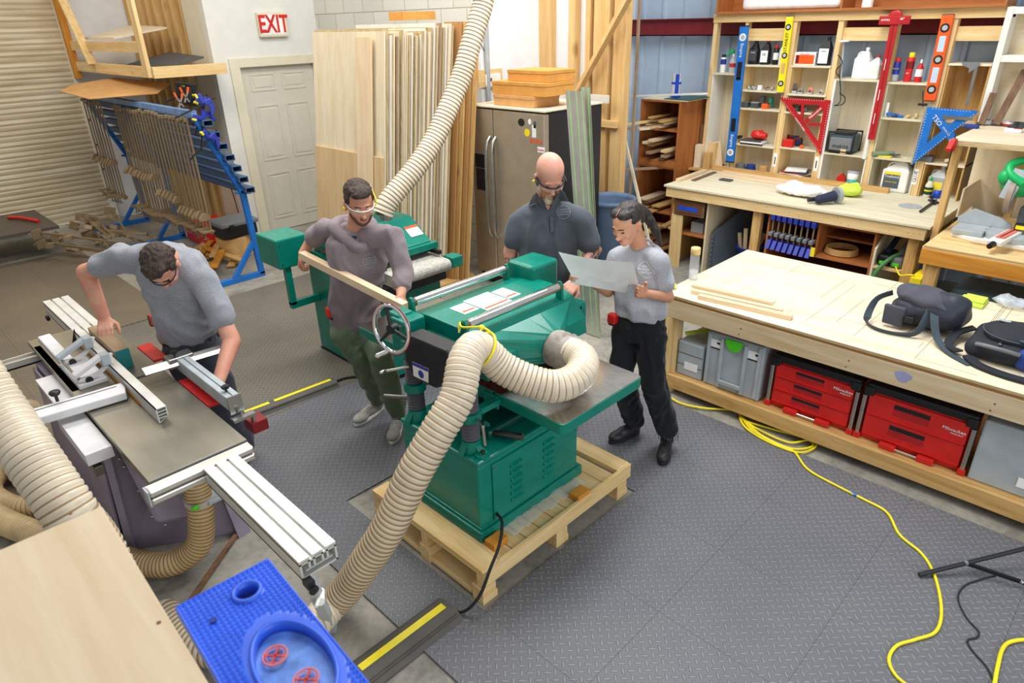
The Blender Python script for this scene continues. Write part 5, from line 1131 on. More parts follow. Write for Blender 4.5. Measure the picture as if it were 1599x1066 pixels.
# foam mat, bucket of sticks
b = B(); pts = [(6.55, 3.46, .0), (6.75, 3.46, .50), (7.35, 3.2, .78), (7.35, 3.1, 0)]
b.prism([(6.56, 3.44, .02), (6.56, 3.44, .46), (7.1, 3.22, .80), (7.3, 3.14, .80), (7.3, 3.14, .02)], (.02, .015, 0)); 
for k in range(8): b.box((6.535, 3.43, .04+k*.052), (6.562, 3.45, .07+k*.052))
single('foam_mat', b, 'slate_foam', 'slate grey jigsaw foam mat leaning under the bench', 'foam mat')
bk_ = thing('bucket', (6.85, 3.05, 0), 'blue bucket of wooden sticks under the bench', 'bucket'); cbk = Vector((6.80, 3.13, 0))
ORG[bk_.name] = cbk.copy(); bk_.location = cbk
make('bucket_body', B().lathe([(.10, 0), (.13, .30), (.14, .30), (.14, .315), (.125, .315), (.095, .01), (0, .01)], cbk, n=24), 'deep_blue', bk_)
for k, (dx, dy, tx_, ty_) in enumerate(((0, .05, .0, .08), (.02, -.02, .03, -.06), (-.03, .01, -.04, .02), (.03, .03, .1, -.13), (-.02, -.04, .02, -.02))):
    single('wood_stick', B().beam(cbk+Vector((dx, dy, .02)), cbk+Vector((dx+tx_, dy+ty_, .44+.04*(k % 3))), .04, .02, (1, 0, 0)), 'maple', 'pale wooden stick standing in the blue bucket', 'stick', 'sticks in the blue bucket')
# cherry cabinet under bench, clamps on it, coil
cc_ = thing('open_cabinet', (6.8, 2.3, 0), 'cherry brown open cabinet under the middle of the bench', 'cabinet')
YA, YB = 1.80, 2.83
for a, d in (((6.50, YA, 0), (7.3, YA+.02, .785)), ((6.50, YB-.02, .0), (7.3, YB, .785)), ((6.50, 2.31, .45), (7.3, 2.33, .765))): make('side_panel', B().box(a, d), 'cherry:z', cc_)
for z in (.765, .44, .2): make('shelf', B().box((6.50, YA+.021, z), (7.3, YB-.021, z+.02)), 'cherry', cc_)
make('shelf', B().box((6.7, YA+.021, .60), (7.3, 2.309, .62)), 'cherry', cc_)
make('back_panel', B().box((7.3, YA, 0), (7.31, YB, .785)), 'cherry', cc_)
pr = thing('parallel_clamp', (0, 0, 0), 'blue parallel clamp in the row under the bench', 'clamp', 'blue clamps under the bench')
make('handle', B().rbox((-.04, -.022, .14), (.02, .022, .20), .008), 'deep_blue', pr); make('jaw', B().rbox((-.05, -.02, -.02), (.04, .02, .02), .006), 'mid_grey', pr)
make('bar', B().box((-.01, -.006, -.06), (.004, .006, .15)), 'old_metal', pr); make('head', B().prism([(-.09, -.02, -.14), (.03, -.02, -.14), (.03, -.02, -.06), (-.04, -.02, -.06)], (0, .04, 0)), 'deep_blue', pr)
for k in range(8):
    p = (6.47-.0, 2.76-k*.058, .605-k*.002+.0)
    if k == 0: pr.location = p
    else: dup(pr, p)
single('yellow_tag', B().rbox((6.40, 2.29, .47), (6.41, 2.33, .56), .003), 'yellow', 'small yellow tag hanging by the last blue clamp', 'tag')
b = B()
for k in range(4): b.tube([Vector((6.72+.15*math.cos(a)*(1-.02*k), 2.15+.15*math.sin(a)*(1-.02*k), .475+.014*k)) for a in [j*PI/16 for j in range(32)]], .010, 6, closed=True)
single('coiled_edging', b, 'oldpine', 'coiled tan edging strip lying in the cherry cabinet', 'coil')
# power tools parked right of it
tc = thing('cubby', (6.8, 1.66, 0), 'pine cubby holding black and green tools under the bench', 'cabinet')
make('shelf', B().box((6.48, 1.545, .46), (7.1, 1.774, .48)), 'pine', tc); make('side_panel', B().prism([(6.48, 1.775, 0), (6.48, 1.775, .64), (6.75, 1.775, .785), (7.1, 1.775, .785), (7.1, 1.775, 0)], (0, .02, 0)), 'whiteply:z', tc); make('back_panel', B().box((7.1, 1.545, 0), (7.12, 1.79, .785)), 'pine', tc)
for k, (y, col, lab) in enumerate(((1.715, 'navy', 'dark blue cordless tool with green trim in the cubby, left one'), (1.605, 'mid_grey', 'grey and green power tool in the cubby, right one'))):
    t1 = thing('power_tool', (6.65, y, .481), lab, 'power tool')
    make('body', B().rbox((6.52, y-.05, .481), (6.80, y+.05, .58), .02, 3), 'black_plastic' if k == 0 else 'mid_grey', t1); make('handle', B().cyl((6.60, y, .58), (6.80, y-.02, .72), .028, .024, 14), col, t1)
    make('green_trim', B().cyl((6.79, y-.019, .714), (6.81, y-.021, .728), .03, n=14).rbox((6.51, y-.03, .50), (6.52, y+.03, .53), .004), 'lime', t1)
hose('vacuum_hose', [(6.62, 1.60, .60), (6.50, 1.66, .56), (6.42, 1.72, .45), (6.40, 1.75, .30), (6.45, 1.8, .1)], .02, 'green vacuum hose hanging out of the cubby', .012, ('hose_green', 'dark_green'), 12)
yb = oz(1432, 440, .45); single('yellow_case', B().rbox((6.33, 1.33, .0), (6.6, 1.42, .50), .01), 'yellow', 'yellow case end beside the mitre saw bench leg', 'case')
single('extension_cord', B().tube(spline([(6.52, 1.60, .50), (6.40, 1.52, .47), (6.36, 1.45, .50), (6.35, 1.40, .51)]), .008, 6), 'yellow', 'short yellow cord between cubby and yellow case', 'cord')
# ================================================================ the tool shelving over the bench
sw = thing('tool_shelving', (7.6, 2.8, BZ), 'tall wooden wall shelving of open bays above the long bench', 'shelving')
XF, XB = 7.5, 7.79; ST = 2.52
for y, w in ((4.19, .045), (3.815, .03), (3.285, .045), (2.82, .05), (2.31, .045), (1.835, .06)): make('post', B().box((XF, y-w/2, BZ+.001), (XF+.09, y+w/2, ST)), 'pine', sw, .002)
make('top_beam', B().box((XF-.012, 1.40, ST), (XF+.09, 4.215, ST+.085)), 'pine', sw, .002)
for y0, y1 in ((3.33, 3.79), (2.35, 2.78), (1.47, 1.80)): make('cross_board', B().box((XF+.04, y0-.03, 2.335), (XF+.075, y1+.03, 2.455)), 'pine', sw)
bays = [(3.84, 4.165, (2.0,), 'white_paint'), (3.31, 3.80, (2.095, 1.835, 1.643, 1.252), 'pine'), (2.847, 3.26, (2.10, 1.82, 1.638, 1.265), 'pine'), (2.335, 2.793, (1.985, 1.257), 'white_paint'), (1.867, 2.285, (1.972, 1.645, 1.263), 'whiteply'), (1.46, 1.80, (2.15, 1.634, 1.263), 'oldpine')]
for y0, y1, zs, side in bays:
    for z in zs: make('shelf', B().box((XF-.01, y0, z-.018), (XB, y1, z)), 'whiteply' if side != 'oldpine' else 'birch', sw, .001)
    make('back_panel', B().box((XB-.008, y0, BZ+.001), (XB-.001, y1, zs[0]-.019)), ('birch' if side != 'oldpine' else 'oldpine')+':z', sw)
    for y in (y0, y1-.014): make('side_panel', B().box((XF+.0, y, BZ+.001), (XB-.009, y+.014, zs[0]-.0185)), side+(':z' if side != 'white_paint' else ''), sw)
make('white_edge', B().box((XF-.012, 2.345, BZ+.3), (XF-.001, 2.375, 1.97)).box((XF-.012, 2.765, BZ), (XF-.001, 2.79, 1.97)), 'white_paint', sw)
for y, z, s_ in ((1.853, 1.12, 'GLUE'), (2.83, 1.13, 'CLUB'), (3.29, 1.12, 'BITS')):
    lb_ = make('label_card', B().box((XF-.0015, y-.02, z-.08), (XF-.0002, y+.018, z+.07)), 'paper', sw)
    if s_ == 'GLUE': text(s_, .046, (XF-.002, y, z-.005), (0, 0, 1), (0, 1, 0), 'ink', lb_)
    else: make('handwriting', B().box((XF-.0025, y-.006, z-.05), (XF-.0015, y+.006, z+.03)), 'ink', lb_)
# ================================================================ things on the tool shelving
def c4(x, y): return 1090+x/3.1415, y/3.1415
def yz(x, y, X): p = ox(*c4(x, y), X); return p.y, p.z
XI = 7.60                                                  # where things stand on the shelves
def bottle(cx, zb, w, h, body, cap, label, cat='bottle', shape='jug', lab=None, ltxt=None, x=XI, d=None, labh=(.15, .6), lcol='ink'):
    y = yz(cx, 300, x)[0] if isinstance(cx, (int, float)) and cx > 50 else cx
    t_ = thing(cat if cat in ('bottle', 'can', 'jug') else 'bottle', (x, y, zb), label, cat)
    d = d or w*.75; c = Vector((x, y, zb+.0005))
    if shape == 'can':
        make('can_body', B().lathe([(w/2*.96, 0), (w/2, .004), (w/2, h*.8), (w/2*.8, h*.84), (0, h*.84)], c, n=20), body, t_)
        make('cap', B().lathe([(w/2*.75, h*.842), (w/2*.75, h*.98), (w/2*.7, h), (0, h)], c, n=18), cap, t_)
        if lab: make('label_band', B().lathe([(w/2+.001, h*labh[0]), (w/2+.001, h*labh[1])], c, n=20), lab, t_)
    elif shape == 'round':
        make('bottle_body', B().lathe([(w/2*.95, 0), (w/2, .006), (w/2, h*.6), (w/2*.5, h*.76), (w/2*.3, h*.8), (w/2*.3, h*.86), (0, h*.86)], c, n=20), body, t_)
        make('cap', B().lathe([(w/2*.34, h*.84), (w/2*.34, h*.95), (w/2*.15, h), (0, h)], c, n=14), cap, t_)
        if lab: make('label_band', B().lathe([(w/2+.001, h*labh[0]), (w/2+.001, h*labh[1])], c, n=20), lab, t_)
    else:
        b = B().rbox((x-d/2, y-w/2, zb+.0005), (x+d/2, y+w/2, zb+h*.66), .014, 3)
        b.add([(x-d/2+.005, y-w/2+.005, zb+h*.64), (x+d/2-.005, y-w/2+.005, zb+h*.64), (x+d/2-.005, y+w/2-.005, zb+h*.64), (x-d/2+.005, y+w/2-.005, zb+h*.64), (x-.02, y-w*.30, zb+h*.86), (x+.02, y-w*.30, zb+h*.86), (x+.02, y-.0, zb+h*.88), (x-.02, y-.0, zb+h*.88)], [(0, 3, 2, 1), (4, 5, 6, 7), (0, 1, 5, 4), (1, 2, 6, 5), (2, 3, 7, 6), (3, 0, 4, 7)])
        b.cyl((x, y-w*.15, zb+h*.84), (x, y-w*.15, zb+h*.92), .016, n=14); make('bottle_body', b, body, t_)
        make('cap', B().cyl((x, y-w*.15, zb+h*.92), (x, y-w*.15, zb+h), .02, .018, 14), cap, t_)
        if w > .14: make('grip', B().tube(spline([(x, y+w*.05, zb+h*.84), (x, y+w*.33, zb+h*.8), (x, y+w*.42, zb+h*.55)]), .012, 8), body, t_)
        if lab: make('label_plate', B().box((x-d/2-.0015, y-w*.40, zb+h*labh[0]), (x-d/2-.0003, y+w*.40, zb+h*labh[1])), lab, t_)
    if ltxt:
        xx = x-(d/2+.002 if shape == 'jug' else w/2+.002)
        for i, (s_, sz, fr, cm) in enumerate(ltxt): text(s_, sz, (xx-.0005, y, zb+h*fr), (0, -1, 0), (0, 0, 1), cm, t_)
    return t_
bottle(125, 2.0, .062, .19, 'white_plastic', 'black_plastic', 'white spray can with purple band at the far left of the shelving', 'can', 'can', 'deep_blue', labh=(.45, .75))
sp1 = bottle(172, 2.0, .075, .20, 'clear_plastic', 'white_plastic', 'clear spray bottle with green trigger behind the blue level', 'bottle', 'round', 'red_label', labh=(.3, .5))
y, z = yz(172, 200, XI); make('trigger', B().rbox((XI-.02, y-.03, 2.2), (XI+.02, y+.02, 2.24), .008).beam((XI, y+.02, 2.225), (XI, y+.06, 2.16), .014, .01), 'tool_green', sp1)
bottle(272, 2.095, .10, .24, 'black_plastic', 'black_plastic', 'black bottle with white lettered label, left on the top shelf', lab='dark_grey', ltxt=[('STAIN', .018, .5, 'white_plastic')])
bottle(328, 2.095, .10, .245, 'black_plastic', 'red_plastic', 'black bottle with red cap and white purple label', lab='white_plastic', ltxt=[('OIL', .03, .42, 'deep_blue')], labh=(.1, .58))
bottle(378, 2.095, .055, .20, 'black_plastic', 'red_plastic', 'slim black can with red cap beside the yellow level', 'can', 'can', 'white_plastic', labh=(.25, .6))
bottle(408, 2.095, .06, .23, 'white_plastic', 'white_plastic', 'white bottle half hidden behind the yellow level', 'bottle', 'round')
y0, z0 = yz(470, 308, XI-.04); y1, _ = yz(572, 308, XI-.04)
bx1 = thing('carton', (XI, (y0+y1)/2, 2.101), 'white carton with red and orange printing on the top shelf', 'box')
make('carton_body', B().box((XI-.04, y1, 2.101), (XI+.05, y0, 2.225)), 'paper', bx1, .002)
make('printed_panel', B().box((XI-.0415, y1+.012, 2.112), (XI-.0403, y0-.012, 2.20)), 'orange', bx1); make('printed_band', B().box((XI-.0425, y0-.05, 2.118), (XI-.0417, y0-.015, 2.195)), 'dark_red', bx1)
text('Rotocolor', .024, (XI-.043, (y0+y1)/2, 2.209), (0, -1, 0), (0, 0, 1), 'red_label', bx1)
bottle(618, 2.10, .12, .27, 'black_plastic', 'black_plastic', 'black jug with pale blue label right of the carton', lab='paper', ltxt=[('WAX', .022, .5, 'ink')], labh=(.08, .6))
def junk(name, cx, zb, w, h, mat, label, cat='tool', kind='block', x=XI-.04, d=.07, mat2=None, n=1):
    y = yz(cx, zb*0+400, x)[0]; t_ = thing(name, (x, y, zb+.001), label, cat); z = zb+.001
    if kind == 'block': make('body', B().rbox((x-d/2, y-w/2, z), (x+d/2, y+w/2, z+h), min(.006, h/4)), mat, t_); mat2 and make('lid', B().rbox((x-d/2-.002, y-w/2-.002, z+h), (x+d/2+.002, y+w/2+.002, z+h*1.12), .002), mat2, t_)
    elif kind == 'plane':
        make('sole', B().rbox((x-d/2, y-w/2, z), (x+d/2, y+w/2, z+h*.25), .004), 'grey_plastic', t_); make('body', B().prism([(x-d/3, y-w/2+.005, z+h*.25), (x+d/3, y-w/2+.005, z+h*.25), (x, y-w/2+.005, z+h)], (0, w-.01, 0)), mat, t_, .004)
        make('knob', B().ell((x-d/3, y, z+h*.45), (.012, .012, .014)), mat2 or 'brown', t_)
    elif kind == 'pile':
        rr = random.Random(int(cx)); b = None
        for k in range(n):
            yy = y+rr.uniform(-w/2, w/2); zz = z+rr.uniform(0, h*.35); m_ = rr.choice(mat if isinstance(mat, (list, tuple)) else [mat])
            make('piece', B().rbox((x-d/2*rr.uniform(.4, 1), yy-w*.14, zz), (x+d/2*rr.uniform(.4, 1), yy+w*.14, zz+h*rr.uniform(.35, .7)), .006).rot(rr.uniform(-.5, .5), (x, yy, zz)), m_, t_)
    return t_
junk('hardware', 270, 1.835, .10, .05, ['grey_plastic', 'steel', 'mid_grey'], 'loose grey metal fittings on the left second shelf', 'hardware', 'pile', n=6)
junk('white_block', 308, 1.835, .045, .05, 'white_plastic', 'small white block among fittings on the second shelf', 'block', x=XI-.06, d=.04)
junk('hardware', 355, 1.835, .08, .04, ['steel', 'grey_plastic', 'salmon'], 'loose fittings right of the white block, second shelf', 'hardware', 'pile', n=5)
junk('block_plane', 482, 1.82, .05, .10, 'dark_grey', 'upright grey tool on the second shelf by the yellow level', 'hand plane', 'plane', d=.05)
junk('block_plane', 512, 1.82, .055, .055, 'mid_grey', 'low grey hand plane in the middle of three', 'hand plane', 'plane')
junk('block_plane', 560, 1.82, .05, .065, 'salmon', 'salmon red hand plane on the second shelf', 'hand plane', 'plane')
junk('block_plane', 612, 1.82, .04, .045, 'grey_plastic', 'small grey hand plane at the right shelf end', 'hand plane', 'plane', d=.05)
for k, (cx, w, m1, m2, lab) in enumerate(((246, .085, 'dark_grey', 'mid_grey', 'dark parts box, left of the row on the third shelf'), (296, .085, 'dark_grey', 'grey_plastic', 'dark parts box, middle of the row on the third shelf'), (348, .07, 'orange', 'dark_grey', 'orange parts box at the right of the third shelf'))):
    junk('parts_box', cx, 1.643, w, .055, m1, lab, 'box', x=XI-.04, mat2=m2)
junk('parts_box', 330, 1.643, .04, .12, 'mid_grey', 'tall grey box behind the parts boxes', 'box', x=XI+.05); junk('parts_box', 372, 1.643, .03, .11, 'teal', 'slim teal box at the end of the third shelf', 'box', x=XI+.04)
junk('hand_tools', 520, 1.638, .16, .07, ['black_plastic', 'dark_grey', 'mid_grey'], 'dark hand tools on the shelf behind the red triangle top', 'tools', 'pile', n=8)
y, _ = yz(310, 650, XI); rag('cloth', (XI-.03, y, 1.305), .07, .10, .09, 'red_plastic', 'crumpled red cloth lying on stacked books on the shelf', 'cloth', 3)
for k, (m1, lab) in enumerate((('ink', 'black-spined book at the bottom under the red cloth'), ('paper', 'white book in the middle under the red cloth'), ('dark_grey', 'dark book directly under the red cloth'))):
    y, _ = yz(275, 690, XI-.04); bo = thing('book', (XI-.04, y, 1.253+k*.017), lab, 'book'); a = .05*k
    make('cover', B().box((XI-.12, y-.14+.01*k, 1.253+k*.017), (XI+.06, y+.13, 1.268+k*.017)), m1, bo, .001); make('pages', B().box((XI-.115, y-.142+.01*k, 1.255+k*.017), (XI+.055, y-.14+.01*k, 1.266+k*.017)), 'paper', bo)
junk('cable_bundle', 235, 1.30, .05, .03, 'black_plastic', 'black cable end lying left of the red cloth', 'cable')
junk('glue_gun', 455, 1.265, .05, .16, 'orange', 'orange and black tool leaning on the shelf below the red triangle', 'power tool', x=XI)
junk('red_tool', 490, 1.265, .11, .08, 'red_plastic', 'small red tool on the shelf below the red triangle', 'power tool', x=XI-.07)
junk('hand_tools', 500, 1.265, .22, .12, ['black_plastic', 'navy', 'dark_red'], 'dark power tool pile behind the small red tool', 'tools', 'pile', n=9, x=XI+.05)
junk('orange_ball', 560, 1.265, .035, .035, 'orange', 'little orange piece at the right of that shelf', 'part', x=XI-.08, d=.035)
for k, (cx, m1, lab) in enumerate(((205, 'mid_grey', 'grey sanding disc stack at the left bottom bay'), (255, 'bag_blue', 'purple-blue sanding pad in the left bottom bay'), (320, 'oldpine', 'olive-tan disc stack in the left bottom bay'))):
    y, _ = yz(cx, 800, XI-.05); c = Vector((XI-.02, y, BZ+.001)); dsc = B()
    for j in range(4): dsc.cyl(c+Vector((0, 0, j*.022)), c+Vector((0, 0, j*.022+.019)), .062-.004*j, n=20)
    single('sanding_discs', dsc, m1, lab, 'sanding discs')
y, _ = yz(285, 835, XI-.1); single('red_disc', B().cyl((XI-.09, y, BZ+.001), (XI-.09, y, BZ+.03), .04, n=18), 'red_plastic', 'flat red pad at the front of the left bottom bay', 'pad')
rr = random.Random(8)
for k in range(9):
    y, _ = yz(480, 850, XI-.05); y += rr.uniform(-.06, .06); z = BZ+.002+k*.011; m1 = rr.choice(['paper', 'grey_plastic', 'red_label', 'dark_grey', 'paper'])
    single('brochure', B().box((XI-.14, y-.11, z), (XI+.1, y+.11, z+.006)).rot(rr.uniform(-.3, .3), (XI, y, z)), m1, 'glossy brochure in the untidy heap in the bottom bay', 'brochure', 'brochures in the bottom bay')
bottle(812, 1.985, .15, .29, 'white_plastic', 'white_plastic', 'larger white plastic jug, left of two on the shelf', 'jug', d=.11)
bottle(872, 1.985, .12, .22, 'white_plastic', 'red_plastic', 'smaller white jug with red cap next to the drywall square', 'jug', d=.10)
# clamp lamp with its cable
y, z = yz(715, 205, XF-.05); lp_ = thing('clamp_lamp', (XF-.05, y, 2.0), 'white disc lamp on a stem with black cable by the left jug', 'lamp')
y2, z2 = yz(700, 380, XF-.05)
make('lamp_head', B().cyl((XF-.05, y, z), (XF-.05, y, z+.015), .05, n=20), 'white_plastic', lp_); make('stem', B().cyl((XF-.05, y, z), (XF-.04, y2, z2), .008, n=8), 'grey_plastic', lp_)
pts = [Vector((XF-.06+.02*math.sin(k*1.7), y+.03*math.cos(k*1.3), z-.12-.03*k)) for k in range(8)]
y3, z3 = yz(690, 520, XF-.05); make('cable', B().tube(spline(pts+[Vector((XF-.03, y3, z3+.05)), Vector((XF-.03, y3+.05, z3)), Vector((XF-.03, y3-.03, z3+.02)), Vector((XF-.03, y3-.04, z3+.08)), Vector((XF-.03, y3+.02, z3+.12))]), .005, 6), 'black_rubber', lp_)
# job radio
ya, za = yz(632, 735, XF+.02); yb_, zb_ = yz(792, 615, XF+.02); z0 = 1.258; h_ = .21
rd = thing('radio', (XI, (ya+yb_)/2, z0), 'dark teal-grey job-site radio with lettering on the shelf', 'radio')
make('radio_body', B().rbox((XF+.0, yb_+.02, z0+.01), (XF+.20, ya-.01, z0+h_-.02), .02, 3), plain('radio_grey', '46565e', .5), rd); make('speaker_front', B().rbox((XF-.012, yb_+.035, z0+.03), (XF+.0, ya-.025, z0+h_-.05), .01), 'mid_grey', rd)
make('roll_cage', B().tube([(XF-.01, yb_+.015, z0+.02), (XF-.01, yb_+.015, z0+h_), (XF-.01, ya-.005, z0+h_), (XF-.01, ya-.005, z0+.02)], .011, 8, closed=True), 'black_plastic', rd); make('roll_cage', B().tube([(XF+.2, yb_+.015, z0+.02), (XF+.2, yb_+.015, z0+h_), (XF+.2, ya-.005, z0+h_), (XF+.2, ya-.005, z0+.02)], .011, 8, closed=True), 'black_plastic', rd)
make('carry_handle', B().rbox((XF+.03, yb_+.05, z0+h_-.02), (XF+.17, ya-.04, z0+h_+.004), .01), 'black_plastic', rd)
text('makita', .062, (XF-.013, (ya+yb_)/2, z0+.075), (0, -1, 0), (0, 0, 1), 'ink', rd)
junk('sanding_block', 790, 1.258, .05, .12, 'mid_grey', 'dark wedge-shaped tool standing right of the radio', 'tool', x=XF+.05); junk('wood_block', 780, 1.258, .06, .05, 'pine', 'tan wooden block in front of the radio right side', 'wood block', x=XF+.02)
y, _ = yz(697, 890, XI); single('red_wedge', B().prism([(XI, y-.05, BZ+.001), (XI, y+.05, BZ+.001), (XI, y+.045, BZ+.06), (XI, y, BZ+.11), (XI, y-.045, BZ+.06)], (.05, 0, 0)), 'red_plastic', 'small pointed red thing standing in the white bay', 'wedge', None, .006)
y, _ = yz(752, 900, XI-.03); tbx = thing('plastic_tub', (XI-.03, y, BZ), 'clear tub half full of teal paste in the white bay', 'tub'); c = Vector((XI-.03, y, BZ+.001))
make('tub_body', B().lathe([(.048, 0), (.052, .07), (0, .07)], c, n=20), 'teal', tbx); make('tub_top', B().lathe([(.052, .071), (.056, .14), (0, .14)], c, n=20), 'white_plastic', tbx); make('tub_lid', B().lathe([(.06, .141), (.06, .152), (0, .152)], c, n=20), 'grey_plastic', tbx)
bottle(982, 1.972, .062, .21, 'deep_blue', 'red_plastic', 'blue and yellow spray can with red nozzle cap', 'can', 'can', 'grey_plastic', labh=(0.02, .3), ltxt=[('WD-40', .018, .55, 'yellow')])
bottle(1045, 1.972, .068, .26, 'red_plastic', 'yellow', 'red spray can with tall yellow cap in the middle', 'can', 'can', 'dark_red', labh=(.45, .7), ltxt=[('3M', .02, .3, 'white_plastic')])
bottle(1098, 1.972, .066, .20, 'red_plastic', 'white_plastic', 'red spray can with white label and white nozzle', 'can', 'round', 'paper', labh=(.25, .58))
junk('card', 955, 1.645, .03, .13, 'paper', 'white card standing at the left of the shelf', 'card', x=XI-.02, d=.01)
junk('sandpaper', 1010, 1.645, .18, .045, ['blue_paint', 'worn_blue', 'dark_grey', 'bag_blue'], 'blue and grey sandpaper sheets heaped on the shelf', 'sandpaper', 'pile', n=7)
junk('wood_offcuts', 1085, 1.645, .09, .05, ['pine', 'oldpine'], 'small rounded wooden offcuts at the right of the shelf', 'offcuts', 'pile', n=4)
ya, _ = yz(862, 740, XF); yb_, _ = yz(955, 715, XF+.1); single('rolled_abrasive', B().cyl((XF-.02, ya, 1.263+.027), (XF+.12, yb_-.02, 1.263+.027), .026, n=16), plain('sage', '7d8e72', .8), 'sage green roll of abrasive paper on the shelf', 'roll')
junk('yellow_sheet', 985, 1.263, .17, .012, 'yellow_tape', 'yellow folded sheet on the shelf above the glue jug', 'sheet', x=XF+.05, d=.1)
junk('gloves', 1025, 1.277, .14, .03, ['navy', 'dark_grey'], 'dark gloves on the yellow sheet', 'gloves', 'pile', n=4, x=XF+.09)
y0, _ = yz(965, 900, XF+.08)
gj = bottle(y0, BZ, .245, .335, 'white_plastic', 'white_plastic', 'big white glue jug with yellow and blue label', 'jug', d=.15, x=XF+.10)
make('label_plate', B().box((XF+.0235, y0-.05, BZ+.04), (XF+.0247, y0+.10, BZ+.20)), 'slate_foam', gj); make('label_band', B().box((XF+.0225, y0-.05, BZ+.175), (XF+.0235, y0+.10, BZ+.20)), 'yellow', gj)
text('Titebond', .038, (XF+.021, y0+.025, BZ+.155), (0, -1, 0), (0, 0, 1), 'white_plastic', gj); text('WOOD GLUE', .018, (XF+.021, y0+.025, BZ+.10), (0, -1, 0), (0, 0, 1), 'yellow', gj)
y, _ = yz(1138, 900, XF+.02); g2 = thing('bottle', (XF+.02, y, BZ), 'white squeeze glue bottle with green label beside the GLUE card', 'bottle'); c = Vector((XF+.02, y, BZ+.001))
make('bottle_body', B().lathe([(.033, 0), (.036, .01), (.036, .12), (.014, .16), (0, .16)], c, n=18), 'cream_paint', g2); make('cap', B().lathe([(.016, .155), (.010, .18), (.005, .205), (0, .205)], c, n=12), 'tool_green', g2); make('label_band', B().lathe([(.037, .03), (.037, .10)], c, n=18), 'dark_green', g2); make('label_stripe', B().lathe([(.0375, .06), (.0375, .075)], c, n=18), 'yellow', g2)
bottle(1190, BZ, .18, .27, 'clear_plastic', 'clear_plastic', 'translucent jug standing behind the glue bottle', 'jug', d=.13, x=XF+.16)
y, _ = yz(1180, 930, XF-.06); p = oz(1462, 309, BZ); b = B().lathe([(.022, 0), (.034, 0), (.034, .075), (.022, .075)], (p.x, p.y, BZ+.001), n=20); single('tape_roll', b, 'blue_plastic', 'roll of blue tape standing on the bench end', 'tape')
# levels and squares hung on the posts
def level(p0, p1, X, w, mat, label, vials, slots=(), txt=None, edge=None, th=.03):
    y0, z0 = yz(*p0, X); y1, z1 = yz(*p1, X); a = Vector((X, y0, z0)); b_ = Vector((X, y1, z1)); ax = (b_-a); L = ax.length; ax.normalize(); sd = Vector((0, -ax.z, ax.y)); sd = sd if sd.y < 0 else -sd
    t_ = thing('spirit_level', (X, y1, z1), label, 'spirit level')
    P_ = lambda s, o, x=0: a+ax*s*L+sd*o+Vector((x, 0, 0))
    make('body', B().prism([P_(.008, -w/2), P_(.008, w/2), P_(.992, w/2), P_(.992, -w/2)], (th, 0, 0)), mat, t_, .003)
    make('end_cap', B().prism([P_(0, -w/2), P_(0, w/2), P_(.0079, w/2), P_(.0079, -w/2)], (th, 0, 0)), edge or 'black_plastic', t_); make('end_cap', B().prism([P_(.9921, -w/2), P_(.9921, w/2), P_(1, w/2), P_(1, -w/2)], (th, 0, 0)), edge or 'black_plastic', t_)
    for s, c1 in vials:
        v_ = make('vial', B().cyl(P_(s, 0, -.003), P_(s, 0, .0), w*.40, n=20), c1, t_); make('vial_glass', B().cyl(P_(s, 0, -.005), P_(s, 0, -.0031), w*.24, n=16), 'grey_plastic', v_)
    for s0_, s1_, m1 in slots: make('slot', B().prism([P_(s0_, -w*.28, -.002), P_(s0_, w*.28, -.002), P_(s1_, w*.28, -.002), P_(s1_, -w*.28, -.002)], (.0018, 0, 0)), m1, t_, .004)
    for s, s_, sz, cm in (txt or ()): text(s_, sz, P_(s, 0, -.001), -ax if ax.z < 0 else ax, sd if True else ax, cm, t_) if False else (text(s_, sz, P_(s, 0, -.0015), ax, sd, cm, t_) if s_ == 'Empire' else text(s_, sz, P_(s, 0, -.0015), -ax, sd*-1, cm, t_))
    return t_
level((226, 125), (153, 797), XF-.045, .098, 'blue_paint', 'long blue spirit level with black windows hanging on the left', [(.08, 'white_plastic'), (.92, 'white_plastic')], [(.25, .38, 'black_plastic'), (.36, .37, 'chrome'), (.66, .76, 'black_plastic')], [(.17, 'Empire', .05, 'white_plastic'), (.83, 'Empire', .05, 'white_plastic')])
level((450, 78), (400, 457), XF-.045, .075, 'yellow', 'yellow spirit level hanging on the second shelving post', [(.14, 'black_plastic'), (.50, 'black_plastic'), (.87, 'black_plastic')], [(.60, .74, 'oldpine')], [(.33, 'STANLEY', .045, 'ink')], edge='deep_blue')
level((1226, 70), (1133, 496), XF-.045, .095, 'orange', 'orange spirit level hanging right of the spray cans', [(.15, 'black_plastic'), (.51, 'black_plastic'), (.86, 'black_plastic')], [(.24, .42, 'siding'), (.60, .78, 'siding')])
# red drywall square
tq = thing('drywall_square', (XF-.04, 2.33, 1.44), 'tall dark red T-shaped drywall square hanging over the shelving', 'square')
a = Vector((XF-.05, *yz(972, 70, XF-.05))); c = Vector((XF-.05, *yz(848, 685, XF-.05))); ax = (c-a).normalized(); sd = Vector((0, ax.z, -ax.y)); sd = -sd if sd.y > 0 else sd
make('blade', B().prism([a-sd*.033, a+sd*.033, c+sd*.033, c-sd*.033], (.008, 0, 0)), 'red_paint', tq, .002)
make('blade_groove', B().prism([a+ax*.08-sd*.004, a+ax*.08+sd*.004, c-ax*.05+sd*.004, c-ax*.05-sd*.004], (-.001, 0, 0)), 'dark_red', tq)
l_ = Vector((XF-.056, *yz(890, 98, XF-.05))); r_ = Vector((XF-.056, *yz(1045, 92, XF-.05)))
make('head', B().rbox((XF-.066, r_.y, (l_.z+r_.z)/2-.045), (XF-.052, l_.y, (l_.z+r_.z)/2+.03), .02, 3).ell((XF-.058, a.y, a.z-.01), (.008, .062, .05)), 'red_paint', tq)
